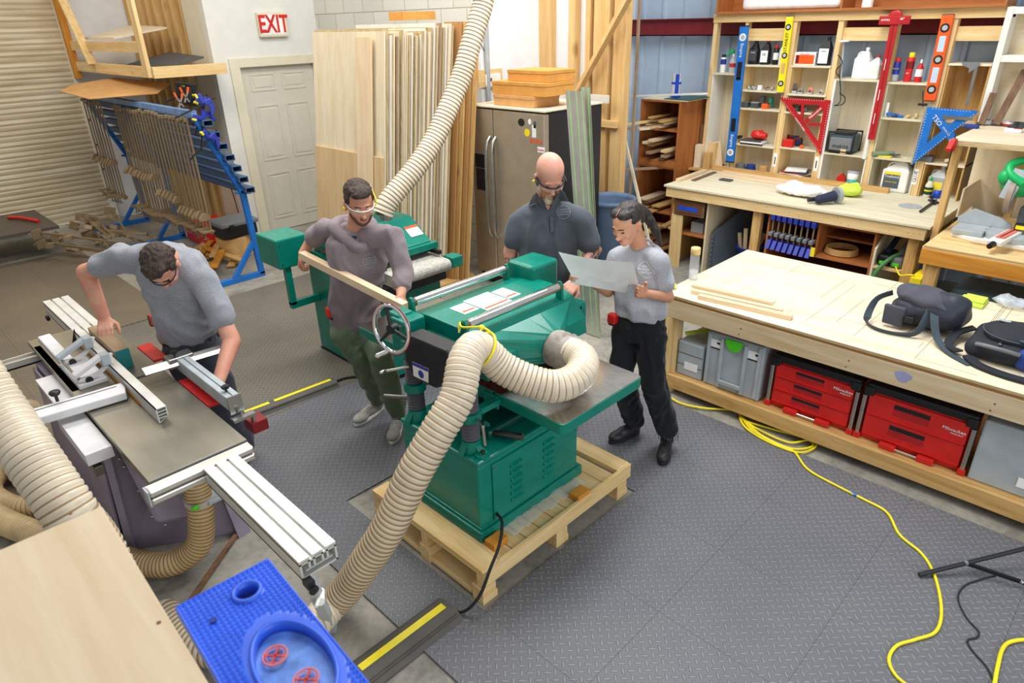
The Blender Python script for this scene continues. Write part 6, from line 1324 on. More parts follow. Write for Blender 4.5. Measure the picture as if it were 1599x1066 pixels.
text('EMPIRE', .025, (XF-.0675, l_.y-.06, l_.z-.002), (0, -1, 0), (0, 0, 1), 'white_plastic', tq); text('48"', .03, (XF-.0675, r_.y+.07, r_.z-.0), (0, -1, 0), (0, 0, 1), 'white_plastic', tq)
for s in (.35, .6, .8): make('print_mark', B().prism([a+ax*s*1.1-sd*.012, a+ax*s*1.1-sd*.006, a+ax*(s*1.1+.1)-sd*.006, a+ax*(s*1.1+.1)-sd*.012], (-.0016, 0, 0)), 'white_plastic', tq)
# triangles: built of bars
def tri(A_, B_, C_, w, mat, X, label, inner, txt):
    t_ = thing('layout_square', C_, label, 'layout square'); n = Vector((.010, 0, 0)); pts = [A_, B_, C_]
    cen = (A_+B_+C_)/3
    def inset(k, d):
        p, q, r = pts[k-1], pts[k], pts[(k+1) % 3]; u, v = (p-q).normalized(), (r-q).normalized(); s_ = math.sqrt(max(1e-6, (1-u.dot(v))/2)); return q+(u+v).normalized()*d/s_
    ins = [inset(k, w) for k in range(3)]; b = B()
    for k in range(3): b.prism([pts[k], pts[(k+1) % 3], ins[(k+1) % 3], ins[k]], n)
    for p, q, ww in inner: b.beam(p+n*.5, q+n*.5, ww, .009, (1, 0, 0))
    make('plate', b, mat, t_, 0)
    tb = B()
    for k in range(3):
        p, q = pts[k], pts[(k+1) % 3]; L = (q-p).length; d = (q-p).normalized(); m_ = (cen-(p+q)/2); m_ = (m_-d*m_.dot(d)).normalized()
        for j in range(2, int(L/.025)-1): s_ = p+d*j*.025+m_*.010; tb.cyl(s_+Vector((-.0006, 0, 0)), s_, .0035, n=6)
    o_ = make('scale_marks', tb, 'white_plastic', t_)
    for s_, sz, p, r, u in txt: text(s_, sz, p+Vector((-.001, 0, 0)), r, u, 'white_plastic', t_)
    return t_
V4 = lambda x, y, X: Vector((X, *yz(x, y, X)))
A_, B_, C_ = V4(400, 478, XF-.03), V4(650, 492, XF-.03), V4(602, 760, XF-.03)
tri(A_, B_, C_, .055, 'red_paint', XF, 'dark red triangular layout square hanging in front of the shelves', [(V4(515, 490, XF-.03), V4(508, 590, XF-.03), .03), (V4(525, 600, XF-.03), V4(625, 510, XF-.03), .045), (V4(540, 610, XF-.03), V4(620, 612, XF-.03), .03)],
    [('Milwaukee', .036, V4(575, 555, XF-.031), V4(625, 510, XF)-V4(525, 600, XF), Vector((0, 0, 1))), ('WOODPECKERS', .024, V4(500, 610, XF-.031), C_-A_, Vector((0, -1, 1)))])
A_, B_, C_ = V4(1125, 525, XF-.06), V4(1380, 545, XF-.06), V4(1050, 808, XF-.06)
t3 = tri(A_, B_, C_, .075, 'blue_paint', XF, 'large blue triangular layout square at the right of the shelving', [(V4(1160, 560, XF-.06), V4(1250, 680, XF-.06), .07)],
    [('TSO', .06, V4(1172, 592, XF-.061), V4(1250, 680, XF)-V4(1160, 560, XF), Vector((0, 0, 1))), ('PRODUCTS', .02, V4(1218, 645, XF-.061), V4(1250, 680, XF)-V4(1160, 560, XF), Vector((0, 0, 1)))])
make('edge_strip', B().beam(V4(1117, 528, XF-.055), V4(1046, 806, XF-.055), .012, .012, (1, 0, 0)), 'aluminium', t3); make('steel_bar', B().beam(V4(1200, 575, XF-.07), V4(1345, 583, XF-.07), .03, .006, (1, 0, 0)), 'steel', t3)
cs = thing('combination_square', V4(1320, 520, XF-.02), 'steel combination square hanging in the right-hand bay', 'square')
make('blade', B().beam(V4(1370, 310, XF-.02), V4(1318, 518, XF-.02), .026, .004, (1, 0, 0)), 'steel', cs); make('head', B().prism([V4(1293, 305, XF-.03), V4(1385, 305, XF-.03), V4(1372, 330, XF-.03), V4(1345, 345, XF-.03), V4(1325, 360, XF-.03), V4(1330, 335, XF-.03), V4(1298, 320, XF-.03)], (.015, 0, 0)), 'mid_grey', cs)
bc_ = thing('bar_clamp', V4(1103, 520, XF-.03), 'short black clamp hanging below the spray cans by the orange level', 'clamp')
make('bar', B().beam(V4(1103, 445, XF-.03), V4(1103, 525, XF-.03), .008, .012, (1, 0, 0)), 'dark_steel', bc_); make('jaw', B().rbox(tuple(V4(1118, 520, XF-.05)), tuple(V4(1085, 505, XF-.01)), .003), 'black_plastic', bc_)
junk('power_pack', 1200, 1.263, .15, .055, 'mid_grey', 'dark grey power tool case under the blue square', 'case', x=XF+.03, mat2='dark_grey'); junk('wood_blocks', 1340, 1.263, .09, .06, ['birch', 'whiteply'], 'small stacked plywood blocks in the right-hand bay', 'offcuts', 'pile', n=4, x=XF+.05)
bottle(1322, BZ, .15, .30, 'clear_plastic', 'clear_plastic', 'big translucent bottle with yellow-purple label right of the slanted post', 'jug', d=.12, x=XF+.10, lab='yellow_tape', labh=(.2, .5))
# ================================================================ things on the long bench
for k, (p, q, w, h, mt_, lab) in enumerate(((( 7.44, 4.0), (7.46, 2.05), .05, .05, 'oldpine', 'long tan rail lying along the back of the bench'), ((7.30, 3.80), (7.24, 2.72), .07, .035, 'maple', 'pale planed board on the bench, behind the others'), ((7.21, 3.78), (7.15, 2.70), .07, .02, 'maple', 'pale planed board on the bench, in front of its twin'), ((6.60, 3.97), (7.25, 4.0), .045, .035, 'maple', 'short pale board across the bench left end'), ((6.75, 3.86), (7.3, 3.90), .05, .012, 'walnut', 'thin brown board across the bench left end'))):
    single('timber_board', B().beam((*p, BZ+.001+h/2), (*q, BZ+.001+h/2), w, h), mt_, lab, 'board', None, .002)
single('sanding_block', B().rbox((6.95, 3.52, BZ+.001), (7.03, 3.66, BZ+.018), .006), 'dark_grey', 'dark oval sanding pad on the bench left part', 'sanding pad')
p = oz(1243, 308, BZ); rag('white_rag', (p.x+.1, p.y, BZ), .15, .27, .10, 'white_cloth', 'crumpled white rag in the middle of the long bench', 'rag', 4)
p = oz(1335, 303, BZ); rag('cloth', (p.x-.12, p.y+.02, BZ), .10, .13, .11, 'lime_cloth', 'crumpled lime green cloth behind the sander on the bench', 'cloth', 6)
p = oz(1296, 318, BZ); sd_ = thing('orbital_sander', (p.x, p.y, BZ), 'dark blue random orbit sander lying on its side on the bench', 'sander')
make('body', B().cyl((p.x-.10, p.y+.07, BZ+.05), (p.x+.02, p.y-.02, BZ+.075), .04, .052, 18).ell((p.x-.10, p.y+.07, BZ+.05), (.045, .045, .045)), 'navy', sd_); make('pad', B().cyl((p.x+.035, p.y-.03, BZ+.08), (p.x+.065, p.y-.052, BZ+.085), .078, .072, 24), 'grey_plastic', sd_); make('port', B().cyl((p.x-.06, p.y+.11, BZ+.04), (p.x-.12, p.y+.17, BZ+.035), .022, n=12), 'black_plastic', sd_)
p = oz(1421, 322, BZ); single('sanding_disc', B().cyl((p.x, p.y, BZ+.0005), (p.x, p.y, BZ+.004), .10, n=28), 'grey_plastic', 'flat grey sanding disc lying on the bench', 'sanding disc')
b = B(); 
for (a, c) in (((1437, 330), (1462, 312)), ((1450, 312), (1478, 320)), ((1452, 305), (1460, 318))): b.beam(oz(*a, BZ+.015), oz(*c, BZ+.015), .02, .012)
single('strap_clamp', b, 'black_plastic', 'black strap clip on the bench right end', 'clip')
for (x0, y0, x1, y1, z1, mt_, lab) in ((7.42, 4.06, 7.5, 4.14, 1.12, 'oldpine', 'tan offcut block standing left end of bench back, front row'), (7.52, 4.05, 7.60, 4.16, 1.22, 'pine', 'taller pine offcut block in the corner beside the shelving'), (7.52, 4.22, 7.6, 4.27, 1.42, 'walnut', 'dark brown offcut standing at the corner by the bookcase'), (7.42, 4.18, 7.5, 4.26, 1.20, 'birch', 'pale offcut block standing beside the bookcase')):
    single('wood_block', B().box((x0, y0, BZ+.001), (x1, y1, z1)), mt_, lab, 'wood block', None, .003)
single('corner_shelf', B().box((7.35, 4.03, BZ-.022), (7.7, 4.32, BZ)).box((7.6, 4.2, 0), (7.68, 4.3, BZ-.023)), 'oldpine', 'small timber ledge at the bench left end holding offcuts', 'ledge')
single('plywood_offcut', B().prism([(7.56, 3.95, BZ+.001), (7.56, 4.1, BZ+.001), (7.60, 4.12, 1.22), (7.6, 4.03, 1.24)], (.012, 0, 0)), 'maple', 'pale offcut leaning in the white left bay', 'offcut')
# ================================================================ cabinets over the shelving
cc2 = thing('wall_cabinet', (7.6, 2.8, ST+.086), 'open cherry wall cabinet above the tool shelving', 'cabinet'); Z_ = ST+.086
make('bottom_panel', B().box((XF-.06, 1.46, Z_), (XB, 4.17, Z_+.022)), 'cherry', cc2, .002); make('front_edge', B().box((XF-.065, 1.46, Z_-.001), (XF-.0605, 4.17, Z_+.024)), 'cherry', cc2)
for y in (1.46, 2.82, 4.15): make('side_panel', B().box((XF-.055, y, Z_+.0225), (XB, y+.02, 3.3)), 'cherry:z', cc2)
make('back_panel', B().box((XB-.01, 1.481, Z_+.0225), (XB, 4.149, 3.3)), 'cherry', cc2)
y0 = yz(218, 30, XF)[0]; y1 = yz(704, 30, XF)[0]
b = B().rbox((XF-.03, y1, Z_+.024), (XF+.2, y0, Z_+.20), .05, 4); single('batting_roll', shake(b, .01, 8), 'white_cloth', 'folded white padding filling the cherry wall cabinet', 'padding')
y0 = yz(820, 30, XF)[0]; single('paint_can', B().cyl((XF+.05, y0, Z_+.024), (XF+.05, y0, Z_+.2), .05, n=20), 'white_plastic', 'white can in the right part of the cherry wall cabinet', 'can')
wc_ = thing('white_cabinet', (7.3, 1.1, 1.66), 'white painted open cabinet high on the right', 'cabinet')
WY1 = 1.45; WX = 7.46
zb = 1.665
for y in (WY1-.05,): make('side_panel', B().box((WX, y, zb), (7.70, y+.05, 2.60)), 'white_paint', wc_, .003)
for z in (2.545, 2.17): make('shelf', B().box((WX, -.2, z), (7.685, WY1-.051, z+.055)), 'white_paint', wc_, .003)
make('back_panel', B().box((7.686, -.2, zb), (7.70, WY1-.051, 2.60)), 'birch', wc_)
single('wood_strip', B().beam((7.44, 1.30, 1.66), (7.60, 1.22, 2.10), .06, .02, (1, 0, 0)), 'walnut', 'grey-brown board leaning inside the white cabinet', 'board')
single('wood_strip', B().beam((7.38, 1.40, 1.66), (7.44, 1.38, 1.92), .05, .02, (1, 0, 0)), 'walnut', 'short dark board standing at the cabinet left edge', 'board')
# ================================================================ mitre saw station
st_ = thing('saw_station', (6.8, .6, 0), 'timber frame with a plywood counter over the mitre saw at the right edge', 'workbench')
CZ = 1.60; 
ca = oz(1503, 206, CZ); CX0 = 6.95
make('slanted_post', B().beam((6.42, 1.42, BZ-.0), (7.0, 1.46, CZ-.02), .04, .09, (1, 0, 0)), 'oldpine', st_, .002) if False else make('front_post', B().box((6.46, 1.325, .0), (6.55, 1.375, 1.62)), 'oldpine:z', st_, .002)
make('counter', B().box((6.44, -.3, 1.62), (7.44, 1.41, 1.645)), 'birch', st_, .002)
make('counter_edge', B().box((6.435, -.3, 1.605), (6.44, 1.41, 1.645)), 'plyedge', st_)
make('back_post', B().box((7.3, .98, 0), (7.39, 1.03, 1.61)), 'oldpine:z', st_); make('back_panel', B().box((7.44, -.3, .3), (7.46, 1.39, 1.61)), 'birch:z', st_)
make('side_panel', B().box((6.9, 1.30, BZ), (7.43, 1.315, 1.18)), 'birch', st_)
TX0 = 5.93; TZ2 = .90
make('table_top', B().box((TX0, -.6, TZ2-.02), (7.3, 1.30, TZ2)), 'pine', st_, .002); make('front_board', B().box((TX0-.01, -.6, TZ2-.14), (TX0+.03, 1.30, TZ2-.021)), 'amber', st_, .003)
make('top_strip', B().box((TX0-.005, -.6, TZ2), (TX0+.12, 1.29, TZ2+.012)), 'pine', st_, .002); make('top_strip', B().box((TX0+.30, -.6, TZ2), (TX0+.38, 1.25, TZ2+.014)), 'pine', st_, .002)
for y in (1.16, .1): make('leg', B().box((TX0+.03, y, 0), (TX0+.12, y+.09, TZ2-.15)), 'oldpine', st_, .002)
def on(px_, py_, z): return oz(px_, py_, z)
# clutter on the counter
junkC = [('gloves', 1535, 178, .05, .09, ['mid_grey', 'salmon', 'dark_grey'], 'grey and pink figure-like clutter at the counter left', 5), ('hardware', 1558, 186, .12, .03, ['red_label', 'paper', 'dark_grey', 'grey_plastic'], 'small packets of hardware along the counter back', 9), ('plush', 1592, 172, .12, .10, ['salmon', 'white_cloth', 'tool_green', 'grey_plastic'], 'pink white and green bundle at the far right of the counter', 8)]
for k, (nm, px_, py_, w, h, mats_, lab, n_) in enumerate(junkC):
    p = oz(px_, py_+6, 1.645); t_ = thing(nm, (p.x, p.y, 1.646), lab, 'clutter'); rr = random.Random(k+30)
    for j in range(n_):
        q = Vector((p.x-.1+rr.uniform(-.05, .05), p.y+rr.uniform(-w, w), 1.647)); s_ = rr.uniform(.02, .04)
        make('piece', B().ell(q+Vector((0, 0, s_*.8)), (s_, s_*1.1, s_*.8)) if k != 1 else B().box(q-Vector((.03, .03, 0)), q+Vector((.03, .03, .015+.01*(j % 3)))), rr.choice(mats_), t_)
p = oz(1556, 170, 1.72); single('wooden_spoon', B().ell((p.x-.15, p.y, 1.745), (.025, .05, .10)), 'maple', 'pale rounded wooden paddle standing on the counter', 'paddle')
p = oz(1582, 206, 1.645); cd = thing('card_box', (p.x, p.y, 1.646), 'white and red carton lying on the counter edge', 'box'); make('carton_body', B().rbox((p.x-.04, p.y-.06, 1.646), (p.x+.06, p.y+.06, 1.675), .003), 'paper', cd); make('red_band', B().box((p.x-.04, p.y-.061, 1.6755), (p.x-.0, p.y+.0, 1.6765)), 'red_label', cd); make('black_band', B().box((p.x+.005, p.y-.061, 1.6755), (p.x+.05, p.y+.055, 1.6765)), 'ink', cd)
p = oz(1515, 200, 1.645); single('blue_box', B().rbox((p.x-.03, p.y-.06, 1.646), (p.x+.04, p.y+.05, 1.675), .006), 'bag_blue', 'small dark blue box on the counter left corner', 'box')
trg = trigger(Vector((6.42, 1.37, 1.66)), PI, 0, 'small red and black clamp on the counter corner', 'red_plastic', .25); del trg['group']; trg['label'] = 'red and yellow screw clamp hanging on the counter corner'
# the mitre saw
ms = thing('mitre_saw', (6.5, .85, TZ2+.014), 'green and grey mitre saw with a red scale arm on the right-hand bench', 'mitre saw')
Zm = TZ2+.015
make('base', B().prism([(6.30, 1.20, Zm), (6.22, 1.02, Zm), (6.22, .55, Zm), (6.26, .3, Zm), (6.62, .3, Zm), (6.62, 1.20, Zm)], (0, 0, .035)), 'white_paint', ms, .006)
make('turntable', B().cyl((6.40, .80, Zm+.036), (6.40, .80, Zm+.075), .19, n=36), 'grey_plastic', ms); make('side_table', B().box((6.26, .98, Zm+.036), (6.52, 1.20, Zm+.075)), 'grey_plastic', ms, .006); make('side_table', B().box((6.26, .32, Zm+.036), (6.52, .62, Zm+.075)), 'grey_plastic', ms, .006)
make('fence', B().prism([(6.50, 1.22, Zm+.075), (6.50, 1.22, Zm+.12), (6.50, 1.12, Zm+.20), (6.50, .92, Zm+.15), (6.50, .84, Zm+.11), (6.50, .84, Zm+.075)], (.025, 0, 0)), 'grey_plastic', ms, .003); make('fence', B().prism([(6.50, .32, Zm+.075), (6.50, .32, Zm+.16), (6.50, .70, Zm+.14), (6.50, .76, Zm+.075)], (.025, 0, 0)), 'grey_plastic', ms, .003)
a0 = Vector((6.42, .80, Zm+.082)); a1 = Vector((6.03, .86, Zm+.07))
arm = make('scale_arm', B().beam(a0, a1, .10, .035), 'white_paint', ms, .006); make('red_insert', B().beam(a0+Vector((.06, -.01, .022)), a1.lerp(a0, .25)+Vector((0, 0, .024)), .06, .004), 'salmon', arm); make('insert_slot', B().beam(a0+Vector((.06, -.01, .025)), a1.lerp(a0, .28)+Vector((0, 0, .027)), .008, .002), 'black_plastic', arm)
make('arm_knob', B().cyl(a1+Vector((-.0, 0, -.005)), a1+Vector((-.065, .01, -.01)), .024, .020, 14), 'black_plastic', arm)
n_before = set(o.name for o in bpy.data.objects)
make('pivot', B().rbox((6.62, .70, Zm+.03), (6.74, .84, Zm+.24), .02), 'mid_grey', ms)
make('swing_arm', B().beam((6.70, .77, Zm+.18), (6.62, .77, 1.25), .06, .07, (1, 0, 0)), 'mid_grey', ms, .006)
make('blade_guard', B().cyl((6.50, .82, 1.19), (6.50, .78, 1.19), .135, n=32), plain('guard_tan', '9a8878', .4), ms); make('saw_blade', B().cyl((6.50, .802, 1.17), (6.50, .80, 1.17), .13, n=40), 'steel', ms)
make('green_housing', B().ell((6.56, .62, 1.28), (.14, .13, .11), Matrix.Rotation(.4, 3, 'Y'), 3), 'tool_green', ms); make('motor', B().cyl((6.55, .52, 1.22), (6.55, .30, 1.22), .08, n=24), 'tool_green', ms)
make('handle', B().tube(spline([(6.44, .74, 1.30), (6.46, .84, 1.36), (6.52, .86, 1.42), (6.60, .78, 1.45), (6.64, .68, 1.40)]), .032, 12), 'tool_green', ms)
make('handle_bulb', B().ell((6.48, .87, 1.33), (.05, .05, .06), None, 3), 'tool_green', ms)
make('silver_plate', B().beam((6.40, .66, 1.18), (6.46, .62, 1.40), .09, .008, (1, 0, 0)), 'grey_plastic', ms); ms_shift = [o for o in bpy.data.objects if o.name not in n_before and not o.name.startswith(('pivot', 'swing'))]
for o in ms_shift: o.location = (-.02, .26 if o.name.split('.')[0] in ('green_housing', 'motor', 'silver_plate') else .10, .07)
make('yellow_label', B().box((6.38, .74, 1.03), (6.385, .80, 1.06)), 'yellow', ms); make('laser_box', B().rbox((6.386, .73, 1.02), (6.44, .81, 1.07), .005), 'black_plastic', ms)
# vacuum under the station
vz = thing('dust_extractor', (6.3, .85, 0), 'dark grey dust extractor under the mitre saw bench', 'vacuum')
make('body', B().rbox((6.05, .42, .05), (6.55, 1.10, .42), .03, 3), 'dark_grey', vz); make('lid', B().rbox((6.08, .46, .42), (6.53, 1.06, .56), .05, 3), 'radio_grey', vz); make('handle_bar', B().rbox((6.04, .50, .36), (6.06, 1.02, .40), .008), 'mid_grey', vz)
text('FESTOOL', .055, (6.077, .95, .50), (0, -1, .0), (0, 0, 1), 'lime', vz); make('green_knob', B().cyl((6.045, .62, .30), (6.03, .62, .30), .02, n=12), 'lime', vz)
for y in (.48, 1.02): make('wheel', B().cyl((6.10, y, .035), (6.16, y, .035), .034, n=14), 'black_rubber', vz)
# ================================================================ cherry bookcase full of scraps
kc = thing('bookcase', (7.4, 4.5, 0), 'old cherry bookcase stuffed with wood scraps beside the metal wall', 'bookcase')
KX0, KX1, KY0, KY1, KZ = 7.05, 7.68, 4.335-.15, 4.82, 1.72
KY0 = 4.335
KX1 = 7.66
KY0 = 4.28
for y in (KY0, KY1-.02): make('side_panel', B().box((KX0, y, 0), (KX1, y+.02, KZ)), 'cherry:z', kc, .002)
for z in (.0, .40, .95, 1.02, 1.38, KZ-.02): make('shelf', B().box((KX0+.003, KY0+.0205, z), (KX1, KY1-.0205, z+.02)), 'cherry', kc)
make('back_panel', B().box((KX1, KY0, 0), (KX1+.012, KY1, KZ)), 'cherry:z', kc); make('face_edge', B().box((KX0-.006, KY0+.02, .97), (KX0+.002, KY1-.02, 1.03)), 'cherry', kc)
single('plywood_offcut', B().box((KX0+.0, 4.2, KZ+.001), (KX1, 4.8, KZ+.012)), 'birch', 'thin pale panel lying on the bookcase top', 'panel')
single('glass_sheet', B().box((KX0+.02, 4.18, KZ+.013), (KX1-.1, 4.52, KZ+.02)), 'dark_green', 'green-edged glass sheet on top of the bookcase', 'glass sheet')
cy = ox(1055, 146, 7.3); tr_ = thing('taped_roll', (7.3, cy.y, KZ+.021), 'metal roll wrapped in blue tape standing on the bookcase', 'roll'); c = Vector((7.3, cy.y, KZ+.021))
make('roll', B().cyl(c, c+Vector((0, 0, .25)), .055, n=24), 'saw_light', tr_); make('blue_band', B().cyl(c+Vector((0, 0, .14)), c+Vector((0, 0, .165)), .057, n=24), 'blue_plastic', tr_); make('blue_band', B().cyl(c, c+Vector((0, 0, .025)), .057, n=24), 'blue_plastic', tr_); make('blue_strip', B().rbox((7.238, cy.y-.06, c.z), (7.262, cy.y-.022, c.z+.252), .003), 'blue_plastic', tr_)
rr = random.Random(77)
spec = [(1.402, 5, .06, .022, .55, 'maple'), (1.045, 7, .07, .03, .45, 'mix'), (.42, 6, .12, .02, .5, 'mix')]
for z0, n_, w, h, L, mm in spec:
    for k in range(n_):
        y = rr.uniform(KY0+.10, KY1-.12); z = z0+k*(h+.006); x0 = KX0-rr.uniform(.0, .12); m1 = rr.choice(['maple', 'pine', 'walnut', 'oldpine', 'greywood'])
        single('timber_offcut', B().beam((x0, y, z+h/2), (x0+L, y+rr.uniform(-.02, .02), z+h/2), w, h), m1, 'wood scrap stacked in the cherry bookcase', 'offcut', 'scraps in the bookcase', .002)
for k, (a, c, w, mt_, lab) in enumerate((((7.55, 4.45, 1.50), (6.62, 4.98, 1.44), .05, 'pine', 'long pale stick poking out of the bookcase top shelf'), ((7.5, 4.40, 1.44), (6.5, 5.05, 1.38), .05, 'greywood', 'long grey-brown stick poking out under the pale one'), ((7.3, 4.35, .95), (6.75, 4.85, .93), .05, 'greywood', 'thin grey stick poking from the lower bookcase shelf'), ((7.5, 4.5, 1.40), (6.9, 4.75, 1.40), .10, 'whiteply', 'flat pale plywood scrap sticking out of the bookcase'))):
    single('timber_offcut', B().beam(a, c, w, .025), mt_, lab, 'offcut', None, .001)
for k, (a, c, w, mt_, lab) in enumerate(((ox(999, 0, 6.7), ox(982, 330, 6.5), .03, 'greywood', 'tall thin pole leaning in front of the metal wall'), (ox(960, 150, 6.5), ox(1000, 320, 6.3), .03, 'whiteply', 'slim white batten leaning toward the bookcase'), (ox(985, -10, 6.02), ox(898, 150, 6.02), .09, 'studwood', 'diagonal pine two-by-four across the studs'))):
    foot = c+(c-a)*((c.z-.01)/(a.z-c.z)) if k == 1 or k == 0 else c
    if k == 2: struct('trim_70', B().beam(a, c, .09, .04, (0, 1, 0)), mt_)
    else: single('timber_pole', B().beam(a, foot, w, .02, (1, 0, 0)), mt_, lab, 'pole')
single('white_strip', B().beam(ox(985, 150, 7.0), ox(1105, 146, 7.0), .01, .02), 'white_paint', 'thin white strip lying over the bookcase top', 'strip')
a = ox(903, 150, 6.0); struct('trim_71', B().box((5.98, 4.5, a.z-.05), (6.0, 5.1, a.z+.03)), 'whitewood')
pile = [(6.6, 4.35), (6.75, 4.25), (6.9, 4.15), (6.7, 4.05), (6.85, 4.4), (6.6, 4.2), (6.95, 4.28), (6.8, 4.1)]
for k, (x, y) in enumerate(pile):
    single('timber_offcut', B().beam((x-.15, y+rr.uniform(-.1, .15), .02+k*.05), (x+.2, y+rr.uniform(-.15, .1), .06+k*.055), rr.choice([.08, .14, .2]), .02), rr.choice(['walnut', 'oldpine', 'mdf', 'pine']), 'wood scrap heaped on the floor below the bookcase', 'offcut', 'scraps heaped on the floor')
# ================================================================ cords and stand on the floor
def cord(name, px_pts, r, mat, label, z=MZ):
    pts = [oz(x, y, z+r) for x, y in px_pts]; return single(name, B().tube(resample(spline(pts, 10), .02), r, 8), mat, label, 'cord')
yc = cord('extension_cord', [(1046, 620), (1065, 630), (1100, 637), (1150, 641), (1160, 655), (1200, 668), (1245, 680), (1272, 690), (1270, 700), (1245, 706), (1200, 690), (1165, 668), (1156, 650), (1180, 668), (1230, 690), (1262, 687), (1268, 697), (1235, 700), (1190, 680), (1162, 655), (1175, 672), (1215, 695), (1240, 705), (1262, 733), (1310, 760), (1350, 780), (1385, 800), (1405, 835), (1440, 865), (1460, 900), (1470, 950), (1462, 985), (1430, 998), (1400, 1008), (1388, 1030), (1400, 1056), (1425, 1075)], .0075, 'yellow', 'long yellow extension cord coiled by the workbench and trailing forward')
make('blue_tape_band', B().tube([oz(x, y, MZ+.0075) for x, y in ((1325, 767), (1338, 774))], .0085, 8), 'blue_paint', yc)
cord('extension_cord', [(1552, 1075), (1558, 1040), (1567, 1010), (1585, 1000), (1620, 998)], .0085, 'yellow', 'short stretch of yellow cord at the bottom right corner')
cord('power_cable', [(1555, 898), (1530, 905), (1505, 915), (1496, 935), (1510, 965), (1528, 985), (1525, 995), (1510, 1000), (1522, 1020), (1540, 1040), (1555, 1070)], .004, 'black_rubber', 'thin black cable curling on the mat under the tripod leg')
tl = thing('tripod_stand', oz(1435, 895, MZ), 'black metal stand leg reaching in from the right edge', 'stand')
p0 = oz(1435, 897, MZ+.013); p1 = oz(1605, 855, MZ+.10); pm = p0.lerp(p1, .43)
make('foot_tube', B().tube([p0, p1, p1+(p1-p0)*.5], .011, 10), 'black_plastic', tl)
p2 = oz(1600, 910, MZ+.03); make('brace_bar', B().beam(pm, p2+(p2-pm)*.4, .012, .02), 'black_plastic', tl); make('rivet', B().ell(pm, (.014, .014, .014)), 'mid_grey', tl); make('rivet', B().ell(p2-(p2-pm)*.05, (.012, .012, .012)), 'steel', tl)
# ================================================================ people
from mathutils.bvhtree import BVHTree
def skin(name, c, red):
    t = NT(name); v = t.coords(rnd=False); f = t.noise(v, 9, 3); g = t.noise(v, 120, 2)
    t.set(t.b.inputs['Subsurface Weight'], .12); t.b.inputs['Subsurface Radius'].default_value = (.01, .004, .002)
    t.bump(g, .08, .002); MATS[name] = t.done(t.ramp(f, [(.3, c), (.72, red)]), .5, 0, .35)
skin('skin_a', 'cf9a7c', 'c07c62'); skin('skin_b', 'd8a890', 'cc8878'); skin('skin_c', 'd6a288', 'c88470'); skin('skin_d', 'd09c7c', 'c48a6c')
def cloth(name, c1, c2, sc=260, bmp=.25):
    t = NT(name); v = t.coords(rnd=False); f = t.noise(v, sc, 2, .7); g = t.noise(v, 7, 3)
    col = t.mix(t.math('MULTIPLY', g, .35), t.ramp(f, [(.4, c1), (.6, c2)]), lin(c1)); t.bump(t.math('ADD', f, t.math('MULTIPLY', g, 2.0)), bmp, .004)
    t.b.inputs['Sheen Weight'].default_value = .15; MATS[name] = t.done(col, .9, 0, .15)
cloth('heather', '82858c', 'a2a4aa'); cloth('heather_light', '92959c', 'bcbec4'); cloth('polo', '50565e', '5a616a', 400, .1); cloth('hoodie', '7e7276', '8e8286', 200); cloth('work_trousers', '3a3c46', '44464f', 300); cloth('green_trousers', '5e6e56', '6e7e66', 200); cloth('black_jeans', '17191e', '20232a', 300); cloth('khaki', 'a48c62', 'b49c70', 300)
t = NT('short_hair'); v = t.coords((1, 1, .35)); f = t.noise(v, 70, 4, .7); t.bump(f, .7, .01); MATS['short_hair'] = t.done(t.ramp(f, [(.35, '2a1f1a'), (.7, '54453c')]), .6, 0, .3)
t = NT('black_hair'); v = t.coords((1, 1, .3)); f = t.noise(v, 90, 4, .7); t.bump(f, .5, .008); MATS['black_hair'] = t.done(t.ramp(f, [(.35, '14100f'), (.75, '3a302c')]), .42, 0, .5)
t = NT('beard_red'); v = t.coords(); f = t.noise(v, 90, 4, .7); t.bump(f, .6, .008); sx_ = t.n('ShaderNodeSeparateXYZ'); MATS['beard_red'] = t.done(t.ramp(f, [(.3, 'a8683c'), (.7, 'd8b898')]), .8)
t = NT('beard_mix'); v = t.coords(); f = t.noise(v, 14, 4, .7); t.bump(t.noise(v, 110, 3), .6, .006); MATS['beard_mix'] = t.done(t.ramp(f, [(.40, 'b07c54'), (.62, 'd2c2b0')]), .85)
MATS['beard_grey'] = plain('beard_grey', 'd0c2b0', .8, 0, bump=.6, bscale=90); MATS['stubble'] = plain('stubble', '5a4238', .8, 0, bump=.5, bscale=120)
t = NT('tattoo'); v = t.coords(rnd=False); vo = t.n('ShaderNodeTexVoronoi'); t.set(vo.inputs['Vector'], v); vo.inputs['Scale'].default_value = 55
f = t.noise(v, 38, 3, .6, .8); MATS['tattoo'] = t.done(t.mix(t.ramp(f, [(.44, (1, 1, 1, 1)), (.52, (0, 0, 0, 1))]), lin('c48e7c'), lin('43383c')), .55)
plain('lip', 'b0605c', .5, 0); plain('eye_white', 'e8e2dc', .3, 0); plain('iris', '3a2a20', .3, 0); plain('shoe_grey', 'a09e98', .75, 0, bump=.3); plain('boot_black', '26272a', .45, 0, var=.12); plain('pinkscalp', 'd8a090', .5)
ZUP = Vector((0, 0, 1))
def frame_of(f, u=ZUP):
    f = Vector(f).normalized(); r = f.cross(Vector(u)).normalized(); return r, f, r.cross(f)      # person's right, forward, up
